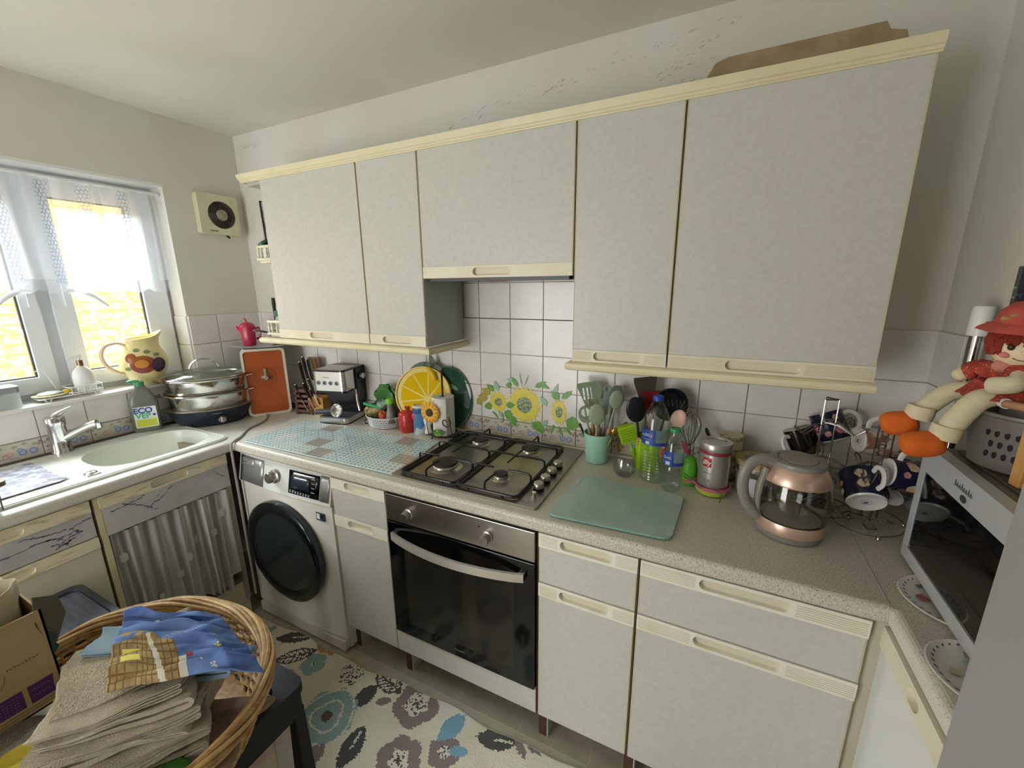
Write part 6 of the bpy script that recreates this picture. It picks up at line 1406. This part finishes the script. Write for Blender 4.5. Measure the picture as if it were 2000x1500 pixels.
# ---------------- rug ----------------
cr = mat('rug_cream', 'e6dfcb', .95, c2='d6cbb0', nscale=5, mix=.7, bump=1.0, bscale=260, bdist=.004)
RC = {'c': cr}
def rmat(k_, c): RC[k_] = mat('rug_'+k_, c, .95, bump=1.0, bscale=260, bdist=.004)
rmat('teal', '90aaa4'); rmat('mauve', '8c7c78'); rmat('dark', '55524e'); rmat('blue', '7fa9bb'); rmat('cc', 'dfd8c4'); rmat('tan', 'b08f62'); rmat('brown', '665544')
SH = []
def fl_(x, y, r, col, centre=.34, n=6, dots=True, cc='cc'): SH.append(('fl', x, y, r, col, centre, n, dots, cc))
def lf_(x, y, l, w, a, col, vein_='cc'): SH.append(('lf', x, y, l, w, math.radians(a), col, vein_))
def hl_(x, y, l, w, a): SH.append(('hl', x, y, l, w, math.radians(a), 'dark', None))
def dt_(x, y, r): SH.append(('dt', x, y, r, 'dark'))
def cb_(x, y, r): SH.append(('cb', x, y, r))
fl_(1.056, -.669, .054, 'teal', .18, 5); lf_(.862, -.612, .085, .030, 30, 'dark'); hl_(.95, -.675, .085, .034, 45); dt_(1.239, -.634, .050); hl_(1.405, -.595, .075, .040, -10)
lf_(1.362, -.679, .055, .034, 80, 'dark', None); lf_(1.44, -.665, .03, .018, 30, 'mauve', None); fl_(1.565, -.618, .090, 'mauve', .50, 5); fl_(1.632, -.80, .080, 'mauve', .42, 6); fl_(1.756, -.712, .056, 'mauve', .36, 6, True)
cb_(1.29, -.80, .105); lf_(1.735, -.632, .062, .034, 70, 'blue', None); lf_(1.80, -.69, .035, .018, 20, 'blue', None); lf_(1.90, -.60, .072, .034, 15, 'dark'); lf_(1.455, -.835, .075, .036, 100, 'dark')
lf_(1.985, -.585, .045, .014, -40, 'mauve', None); lf_(2.03, -.57, .03, .012, -10, 'mauve', None); hl_(2.03, -.70, .07, .04, 40); fl_(2.19, -.70, .06, 'blue', .3, 5); lf_(.71, -.655, .055, .024, 70, 'teal', None); lf_(.79, -.69, .036, .02, 10, 'teal', None)
lf_(1.02, -.60, .04, .016, -15, 'tan', None); lf_(1.07, -.595, .03, .014, -20, 'tan', None); lf_(.98, -.76, .07, .03, 20, 'tan', None)
lf_(1.36, -.92, .05, .03, 90, 'mauve', None); fl_(1.95, -.86, .09, 'teal', .3, 6); fl_(1.60, -1.06, .1, 'mauve', .4, 6); lf_(1.80, -.97, .07, .034, 60, 'dark'); lf_(1.76, -.84, .04, .022, -40, 'tan', None); fl_(2.1, -1.1, .1, 'blue', .4, 6); cb_(1.85, -1.25, .1); lf_(1.5, -1.25, .08, .03, 20, 'dark'); dt_(1.43, -1.1, .05); lf_(2.2, -.9, .07, .03, 120, 'mauve')
def shade(x, y):
    best = 'c'
    for s in SH:
        dx, dy = x-s[1], y-s[2]
        if s[0] in ('lf', 'hl'):
            l, w, a = s[3], s[4], s[5]
            if abs(dx) > l or abs(dy) > l: continue
            u = (dx*math.cos(a)+dy*math.sin(a))/l; v = (-dx*math.sin(a)+dy*math.cos(a))/w; e = (1-u*u)
            if abs(u) >= 1 or abs(v) > e**.85: continue
            if s[0] == 'hl':
                if abs(v) > e-.22 or abs(v) < .10 or math.sin((u*l+abs(v)*w*.9)*330) > .25: best = 'dark'
            else:
                best = s[6]
                if s[7] and abs(v) < .10 and -.1 < u < .8: best = s[7]
        else:
            r = s[3]; d = math.hypot(dx, dy)
            if d > r*1.15: continue
            an = math.atan2(dy, dx)
            if s[0] == 'fl':
                rr = r*(.86+.16*abs(math.cos(an*s[6]/2)))
                if d > rr: continue
                best = s[4]; ri = r*s[5]*(1+.12*math.cos(5*an))
                if d < ri: best = s[8]
                if s[7] and s[5] > .25 and d < ri*.92:
                    if math.sin(an*6+d*200)*math.sin(d*420+an*2) > .42: best = 'dark'
                    if d < r*.10: best = 'dark'
                elif d < r*.08: best = 'dark'
            elif s[0] == 'cb':
                if d > r*(1+.05*math.cos(7*an)): continue
                best = 'cc' if math.sin(d/r*15+.8*math.sin(an*3)) > .86 else 'teal'
                if d < r*.2: best = 'brown'
            elif s[0] == 'dt':
                if d < r and math.sin(an*5+d*170)*math.sin(d*330+1) > .35: best = 'dark'
    return best
def redge(x): return -.598+.035*min(1, max(0, (x-.62)/1.3))+.008*math.sin(x*9)+.005*math.sin(x*23)
rb = MB(); X0, X1, Y0 = .56, 2.36, -1.62; st = .0055; rs = random.Random(1)
nx = int((X1-X0)/st); ny = int((.90)/st)
vs = []; 
for i in range(nx+1):
    x = X0+(X1-X0)*i/nx; ye = redge(x)
    for j in range(ny+1): y = ye-(ye+1.35)*j/ny; z = .010+.004*math.sin(x*14)*math.sin(y*11)*.4 if j else .002; vs.append((x, y, z))
groups = {}
for i in range(nx):
    for j in range(ny):
        a = vs[i*(ny+1)+j]; c_ = vs[(i+1)*(ny+1)+j+1]; k_ = shade((a[0]+c_[0])/2+rs.gauss(0, .0016), (a[1]+c_[1])/2+rs.gauss(0, .0016))
        groups.setdefault(k_, []).append((i*(ny+1)+j, (i+1)*(ny+1)+j, (i+1)*(ny+1)+j+1, i*(ny+1)+j+1))
rb.v = [Vector(p) for p in vs]
for k_, fs in groups.items():
    ii = rb.idx(RC[k_]); rb.f += [list(f) for f in fs]; rb.mi += [ii]*len(fs); rb.sm += [True]*len(fs)
rg = thing('floral_rug', 'cream rug with mauve, teal and blue flowers and leaves on the floor', 'rug', (0, 0, 0))
rb.build('pile', rg)
MB().tube([(X0+(X1-X0)*i/60, redge(X0+(X1-X0)*i/60), .004) for i in range(61)], .004, mat('rug_binding', 'b3ab96', .9), 6).build('edge_binding', rg)
B(X0, X1, -1.9, -1.345, .0, .009, cr).build('pile_near_camera', rg)

# ---------------- foreground left: stool, basket, cloths, box, bin ----------------
sto = thing('black_stool', 'black plastic step stool with handle hole under the wicker basket', 'stool', (1.205, -1.24, 0))
bp2 = mat('stool_black', '0d0d0f', .38, spec=.3)
top = rrect(-.26, .265, -.26, .272, .03); hole_ = rrect(.155, .225, .02, .15, .03)
MB().plate(top, [[(x, y+.06) for x, y in hole_]], .415, .445, bp2).build('top', sto, bevel=.006)
MB().plate(rrect(-.255, .26, -.255, .267, .03), [rrect(-.245, .25, -.245, .257, .025)], .345, .415, bp2).build('apron', sto)
for x in (-.245, .235):
    for y in (-.245, .242): MB().add([(x-.022, y-.022, .0), (x+.026, y-.022, 0), (x+.026, y+.026, 0), (x-.022, y+.026, 0), (x-.012, y-.012, .36), (x+.02, y-.012, .36), (x+.02, y+.02, .36), (x-.012, y+.02, .36)], [(0, 1, 5, 4), (1, 2, 6, 5), (2, 3, 7, 6), (3, 0, 4, 7), (0, 1, 2, 3), (4, 5, 6, 7)], bp2).build('leg', sto, bevel=.004)
pnl = tag(MB().box(1.00, 1.44, -1.46, -1.06, .012, .34, mat('cloudy_box', 'b5a796', .35, c2='8a6a63', nscale=7, mix=.6)).build('storage_box', bevel=.01), 'cloudy beige storage box pushed under the black stool', 'box')
# wicker basket
wi = mat('wicker', 'b08a58', .5, c2='8c6638', nscale=60, mix=.8, stretch=(1, 1, .4)); wi2 = mat('wicker_pale', 'c9a670', .45, c2='a98450', nscale=60)
BC = (1.255, -1.262); A_, Bq = .342, .262; ZB0, ZR = .448, .625
wk2 = thing('wicker_basket', 'oval wicker basket full of folded cloths standing on the black stool', 'basket', (BC[0], BC[1], ZB0))
def el(t, s, z, o_=0): return ((A_*s+o_)*math.cos(t), (Bq*s+o_)*math.sin(t), z)
N_ = 96
for k_ in range(8):
    pts = []
    for i in range(N_):
        t = 2*PI*i/N_; ph = t*2+k_*PI/4; pts.append(el(t, 1.0, ZR-ZB0-.008+.015*math.cos(ph)+.002*math.sin(t*11+k_), .013*math.sin(ph)))
    MB().tube(pts, .0058, (wi, wi2)[k_ % 2], 7, closed=True).build('rim_strand', wk2)
sd_ = MB()
for j in range(13):
    z = .006+.0122*j; s = .78+.20*(j/12)**.8; pts = []
    for i in range(N_*2):
        t = 2*PI*i/(N_*2); pts.append(el(t, s, z, .004*(1 if j % 2 else -1)*math.sin(t*28)))
    sd_.tube(pts, .0052, (wi, wi2)[j % 2], 5, closed=True)
o = sd_.build('woven_side', wk2); o['kind'] = 'stuff'
q = MB()
for i in range(56):
    t = 2*PI*i/56; q.tube([el(t, .78, 0), el(t, .88, .07), el(t, .985, .165)], .0035, wi, 5)
o = q.build('stakes', wk2); o['kind'] = 'stuff'
MB().plate([el(2*PI*i/40, .78, 0)[:2] for i in range(40)], [], .0, .006, wi).build('bottom', wk2)
# folded cloth: section is a flattened loop swept across; width w along x, depth d along y
def fold(name, label, M_, w, d, h, m, seed, cat='cloth', group=None, turns=2, wob=.006, skew=0):
    rs = random.Random(seed); ph = [rs.uniform(0, 6.3) for _ in range(8)]; th = h/(turns*2)*.60
    path = []
    for k_ in range(turns):
        z0 = h*(k_+.25)/turns*.9; z1 = h*(k_+.75)/turns*.9; xr = w*(.5-.02*rs.random()); xl = -w*(.5-.06*rs.random())
        for i in range(9): path.append((xl+(xr-xl)*i/9, z0))
        for i in range(7): t = -PI/2+PI*i/6; path.append((xr+(z1-z0)/2*math.cos(t)*1.2, (z0+z1)/2+(z1-z0)/2*math.sin(t)))
        for i in range(9): path.append((xr-(xr-xl)*(i+1)/9, z1))
        if k_ < turns-1:
            z2 = h*(k_+1.25)/turns*.9
            for i in range(1, 6): t = PI/2+PI*i/6; path.append((xl+(z2-z1)/2*math.cos(t)*1.2, (z1+z2)/2-(z2-z1)/2*math.sin(t)*-1*-1))
    # outline both sides
    n_ = len(path); out = []
    for i in range(n_):
        a = Vector(path[max(0, i-1)]); c_ = Vector(path[min(n_-1, i+1)]); t = (c_-a); t = t.normalized() if t.length > 1e-6 else Vector((1, 0)); nn_ = Vector((-t.y, t.x)); out.append((Vector(path[i]), nn_))
    loop = [p+nn_*th/2 for p, nn_ in out]+[p-nn_*th/2 for p, nn_ in out[::-1]]
    b = MB(); nd = 12; L = len(loop); vs = []
    for j in range(nd+1):
        v = j/nd; e = .5+.5*min(1, min(v, 1-v)*6)
        for i, p in enumerate(loop):
            x, z = p; y = (v-.5)*d
            s = math.sin(x*21+ph[0]+v*4)*math.sin(v*9+ph[1])*wob+math.sin(x*53+ph[2]+v*7)*wob*.35+math.sin(v*31+ph[3]+z*90)*wob*.25
            mid = h*.45
            vs.append((x+math.sin(v*7+ph[4])*wob*1.6+skew*v, y+math.sin(x*17+ph[5]+z*60)*wob*1.5, mid+(z-mid)*(.82+.18*e)+s))
    fs = [(j*L+i, j*L+(i+1) % L, (j+1)*L+(i+1) % L, (j+1)*L+i) for j in range(nd) for i in range(L)]
    fs += [tuple(range(L))[::-1], tuple(nd*L+i for i in range(L))]
    b.add(vs, fs, m, True); o_ = b.build(name); o_.matrix_world = M_; tag(o_, label, cat, group); return o_
linen = mat('oatmeal_linen', 'b8ad98', .95, c2='a69a83', nscale=30, mix=.8, bump=.9, bscale=420, bdist=.002)
linen2 = mat('waffle_linen', 'b6aa93', .95, c2='a0937c', nscale=190, mix=.8, bump=1, bscale=260, bdist=.004)
LN = ['lowest oatmeal linen cloth of the pile in the wicker basket', 'second oatmeal linen cloth from the bottom of the pile', 'third oatmeal linen cloth from the bottom of the pile', 'fourth oatmeal linen cloth from the bottom of the pile', 'oatmeal linen cloth second from the top of the pile', 'topmost smooth oatmeal linen cloth, right under the waffle weave cloth']
ang0 = math.radians(50)
Pc = Vector((1.372, -1.312, 0))
defs = [(.585, .28, .20, .036, 0, 0, 0), (.619, .285, .20, .032, .04, .01, 1), (.648, .26, .20, .030, -.09, -.005, 2), (.675, .28, .20, .029, .08, .008, 3), (.701, .25, .19, .028, -.05, -.004, 4), (.726, .235, .19, .024, .07, -.01, 5)]
for z, w, d, h, a, dx, sdd in defs:
    fold('linen_cloth', LN[sdd], T(Pc.x+dx, Pc.y+.004*sdd, z) @ RZ(ang0+a) @ RX(-.0), w, d, h, linen, sdd+20, group='oatmeal cloths piled in the wicker basket', turns=2 if sdd % 2 else 1, wob=.0065)
fold('waffle_cloth', 'textured waffle weave cloth on top of the oatmeal pile, next to the blue one', T(Pc.x-.035, Pc.y+.035, .748) @ RZ(ang0+.2) @ RX(.06), .21, .18, .020, linen2, 40, turns=1, wob=.006)
fold('linen_cloth', 'oatmeal cloth under the pile reaching the left end of the wicker basket', T(1.10, -1.33, .50) @ RZ(ang0), .30, .26, .08, linen, 50, turns=2, wob=.008)
fold('green_cloth', 'bright green cloth under the oatmeal pile near the camera', T(1.44, -1.36, .575) @ RZ(ang0+.1), .22, .14, .028, mat('green_cloth', '4e8a2f', .8, c2='2f6420', nscale=14, mix=.9), 61, turns=1, wob=.010)
fold('yellow_cloth', 'yellow cloth corner sticking out at the left of the oatmeal pile', T(1.275, -1.452, .615) @ RZ(ang0+.4), .07, .06, .04, mat('yellow_cloth', 'b5a52c', .8), 62, turns=1, wob=.006)
fold('brown_cloth', 'dusty brown cloth at the right inside of the wicker basket', T(1.47, -1.235, .56) @ RZ(ang0-.5), .20, .16, .03, mat('brown_cloth', '7d6450', .9, c2='8f7763', nscale=9), 63, turns=1, wob=.010)
fold('pale_blue_cloth', 'pale blue cloth folded under the right end of the blue printed cloth', T(1.470, -1.185, .700) @ RZ(ang0-.4) @ RX(-.25), .12, .09, .026, mat('pale_blue_towel', '7e93a0', .95, bump=.6, bscale=300), 64, turns=1, wob=.006)
fold('pale_blue_cloth', 'pale blue towel edge rolled under the left side of the blue printed cloth', T(1.275, -1.262, .765) @ RZ(ang0-.2), .10, .08, .022, mat('pale_blue_towel', '7', .95), 65, turns=1, wob=.004)
gp = thing('glitter_pouch', 'round silvery glitter pouch with gold edge at the left below the cardboard box', 'pouch', (1.215, -1.445, .628), .5)
MB().ell((0, 0, 0), (.05, .075, .022), mat('glitter', '77746a', .25, metal=.6, c2='c9c6b8', nscale=900, mix=1, lo=.55, hi=.6), 30, 14, M=RY(.35)).build('pouch', gp)
MB().tube([Vector((.051*math.cos(t*PI/16), .076*math.sin(t*PI/16), 0)) for t in range(32)], .003, mat('gold_edge', '8c7330', .4, metal=.5), 6, closed=True).build('edge', gp)
# blue printed cloth
blu = mat('cloth_blue', '465f9e', .9, c2='7490c2', nscale=7, mix=.9, detail=6, lo=.4, hi=.7, stretch=(3, 1, 1)); tanm = mat('cloth_tan', 'a18a5c', .9, c2='7d6744', nscale=50, mix=.8); tan2 = mat('cloth_dark_tan', '73592f', .9); yl = mat('cloth_yellow', 'd6cd62', .9); wht = mat('cloth_white', 'c9c3b4', .9); lbl = mat('cloth_light_blue', '8fa6c9', .9); rd = mat('cloth_red', '7d3838', .9); nvy = mat('cloth_navy', '2c4478', .9)
C00, C10, C01, C11 = Vector((1.245, -1.235, .81)), Vector((1.410, -1.125, .795)), Vector((1.405, -1.338, .780)), Vector((1.640, -1.160, .795))
def csh(u, v):
    # print: u across the far edge, v towards the camera
    d = v-(.30+.55*u)
    if u < .47 and v > .38+max(1.0*(u-.33), .45*(.33-u)):
        if abs(u-.30-.15*(v-.5)) < .022: return wht
        if u < .2 and (abs(v-.62) < .035 or abs(v-.74) < .03) and u > .06: return yl
        return tan2 if math.sin(u*150) > .86 or math.sin(v*95) > .88 else tanm
    if .46 <= u < .52 and v > .75: return wht
    if .52 <= u < .56 and .70 < v < .78: return rd
    if u < .3 and .34 < v < .45 and math.sin(u*60+v*50) > -.2: return mat('cloth_sand', 'a8935f', .9)
    for (a, c_) in ((.36, .17), (.80, .62), (.88, .70), (.60, .86), (.70, .93)):
        r_ = math.hypot((u-a)*1.0, (v-c_)*.75); an = math.atan2(v-c_, u-a)
        if r_ < .018+.012*math.cos(5*an): return yl if a in (.36, .80) else wht
    if .10 < v < .16: return nvy
    if abs(v-(.22+.30*u)) < .006 and u > .35 or abs(v-(.55-.3*u)) < .006 and .4 < u < .8: return lbl
    return blu
b = MB(); NU_, NV_ = 110, 80; vs = []
for i in range(NU_+1):
    for j in range(NV_+1):
        u, v = i/NU_, j/NV_; p = C00*(1-u)*(1-v)+C10*u*(1-v)+C01*(1-u)*v+C11*u*v
        z = .0055*math.sin(v*26+2.5*math.sin(u*4))*(.4+.6*u)+.004*math.sin(u*9+v*17)+.003*math.sin(v*47+u*6)+.006*math.sin(u*5+1)
        z -= .030*max(0, u-.82)/.18*(1 if v > .3 else .4)+.018*max(0, v-.88)/.12; vs.append((p.x+.006*math.sin(v*9+u*3), p.y+.004*math.sin(u*13), p.z+z))
G2 = {}
for i in range(NU_):
    for j in range(NV_): G2.setdefault(csh((i+.5)/NU_, (j+.5)/NV_), []).append([i*(NV_+1)+j, (i+1)*(NV_+1)+j, (i+1)*(NV_+1)+j+1, i*(NV_+1)+j+1])
b.v = [Vector(p) for p in vs]
for m_, fs in G2.items(): ii = b.idx(m_); b.f += fs; b.mi += [ii]*len(fs); b.sm += [True]*len(fs)
bc_ = b.build('printed_cloth', solid=.003); tag(bc_, 'blue printed cotton cloth with stars and a tan building on top of the pile', 'cloth')
# cardboard box
cbm = mat('cardboard', 'b39c76', .8, c2='a58c62', nscale=8, mix=.6); cbp = mat('cardboard_print', '6b5738', .8); pur = mat('purple_print', '4a2360', .6)
cx = thing('cardboard_box', 'torn brown cardboard box with purple printed panel at the left edge', 'box', (1.162, -1.680, .640), PI/2)
b = MB(); W_, D_, Hh = .34, .26, .235
b.box(0, W_, 0, .004, 0, Hh, cbm).box(0, .004, 0, D_, 0, Hh, cbm).box(W_-.004, W_, 0, D_, 0, Hh, cbm).box(0, W_, D_-.004, D_, 0, Hh, cbm).box(0, W_, 0, D_, 0, .004, cbm); b.build('carton', cx)
MB().plate([(.326, .028), (.288, .028), (.288, .072), (.328, .072), (.325, .045)], [], .0005, .0012, pur, M=FRONT).build('purple_panel', cx); MB().plate([(.280, .028), (.185, .028), (.185, .072), (.280, .072)], [], .0005, .0012, pur, M=FRONT).build('purple_panel', cx)
for r_ in range(5):
    scribble(mat('lilac_print', '8d76a8', .6), cx, T(.233, -.0013, .034+.0075*r_) @ FRONT, .085, .0025, 16, 'fine_print')
scribble(mat('lilac_print', '8', .6), cx, T(.307, -.0013, .060) @ FRONT, .03, .003, 6, 'fine_print'); scribble(mat('lilac_print', '8', .6), cx, T(.307, -.0013, .045) @ FRONT, .03, .003, 6, 'fine_print')
MB().box(.0, .34, -.0008, 0, .019, .0200, cbp).box(.18, .32, -.0008, 0, .012, .0128, cbp).build('printed_line', cx)
scribble(cbp, cx, T(.295, -.0005, .135) @ FRONT, .05, .004, 9, 'faded_print')
MB().tube([(.225+.04*math.cos(t), -.0004, .125+.04*math.sin(t)) for t in [-PI*.55+i*.16 for i in range(12)]], .0007, cbp, 4).build('faded_ring', cx)
flp = MB(); gfl = mat('flap_grey', '5e5b48', .8); flp.add([(.335, .002, Hh-.085), (.325, .0, Hh-.03), (.335, .01, Hh+.03), (.372, .02, Hh+.005), (.378, .02, Hh-.045), (.350, .01, Hh-.10)], [(0, 1, 2, 3, 4, 5)], gfl); flp.build('torn_flap', cx, solid=.003)
MB().add([(.34, -.001, Hh-.06), (.352, -.002, Hh-.075), (.345, -.002, Hh-.09), (.350, -.002, Hh-.105), (.338, -.001, Hh-.12)], [(0, 1, 2, 3, 4)], mat('torn_teal', '27403c', .8)).build('torn_edge', cx, solid=.002)
bgp = thing('paper_bag', 'open cream paper bag standing in the cardboard box', 'bag', (1.055, -1.445, .647), .2)
b = MB(); nb = 40
def bgf(u, v):
    a = 2*PI*u; k = 1+.05*math.sin(3*a+1)+.03*math.sin(7*a+v*4); return (.088*k*math.cos(a)*(.92+.10*v), .105*k*math.sin(a)*(.92+.10*v), .27*v+.012*v*math.sin(2*a+.5))
b.grid(bgf, nb, 10, mat('bag_cream', 'b5a98c', .8), True, True); b.build('bag', bgp, solid=.002)
MB().plate([(x*.9, y*.9) for x, y in [bgf(i/30, .3)[:2] for i in range(30)]], [], .14, .15, mat('bag_contents', '5d4a34', .9, c2='3f3020', nscale=30)).build('contents', bgp)
MB().grid(lambda u, v: (Vector(bgf(-.02+.14*u, .35+.28*v))*1.0+Vector((.002, -.0, 0))), 8, 3, mat('bag_grey_patch', '5c5a4c', .7)).build('grey_print', bgp)
# bin
bn_ = thing('kitchen_bin', 'dark grey plastic bin with recessed lid in front of the sink drawers', 'bin', (.725, -1.315, 0), 0)
bng = mat('bin_grey', '2e3138', .35, c2='454a55', nscale=5, mix=.5)
MB().plate(rrect(-.135, .155, -.20, .17, .03), [], .0, .555, bng).build('body', bn_, bevel=.01)
MB().plate(rrect(-.145, .165, -.21, .18, .035), [rrect(-.12, .14, -.045, .165, .03)], .555, .592, bng).build('lid', bn_, bevel=.005)
MB().plate(rrect(-.118, .138, -.043, .163, .028), [], .572, .583, mat('bin_lid_panel', '4d535e', .3, c2='6b7280', nscale=9, mix=.6, stretch=(1, 6, 1))).build('lid_panel', bn_, bevel=.003)
# dish rack at the far left
dk = thing('dish_rack', 'grey wire dish rack with brown corner cap at the left edge of the sink', 'dish rack', (.50, -1.40, .9145), 0)
b = MB(); gry = mat('rack_grey', '77746f', .35, metal=.5)
b.tube([(x, y, .085) for x, y in rrect(-.11, .07, -.15, .165, .03, 4)], .0045, gry, 8, closed=True); b.tube([(x, y, .004) for x, y in rrect(-.10, .06, -.14, .155, .03, 4)], .004, gry, 8, closed=True)
for y in [-.12+.035*i for i in range(9)]:
    b.tube([(.07, y, .085), (.06, y, .004), (-.10, y, .004), (-.11, y, .085)], .0022, gry, 6)
b.build('wire_frame', dk); MB().plate(rrect(.03, .085, .12, .18, .02), [], .082, .096, mat('rack_brown', '7d6a58', .4)).build('corner_cap', dk, bevel=.003)
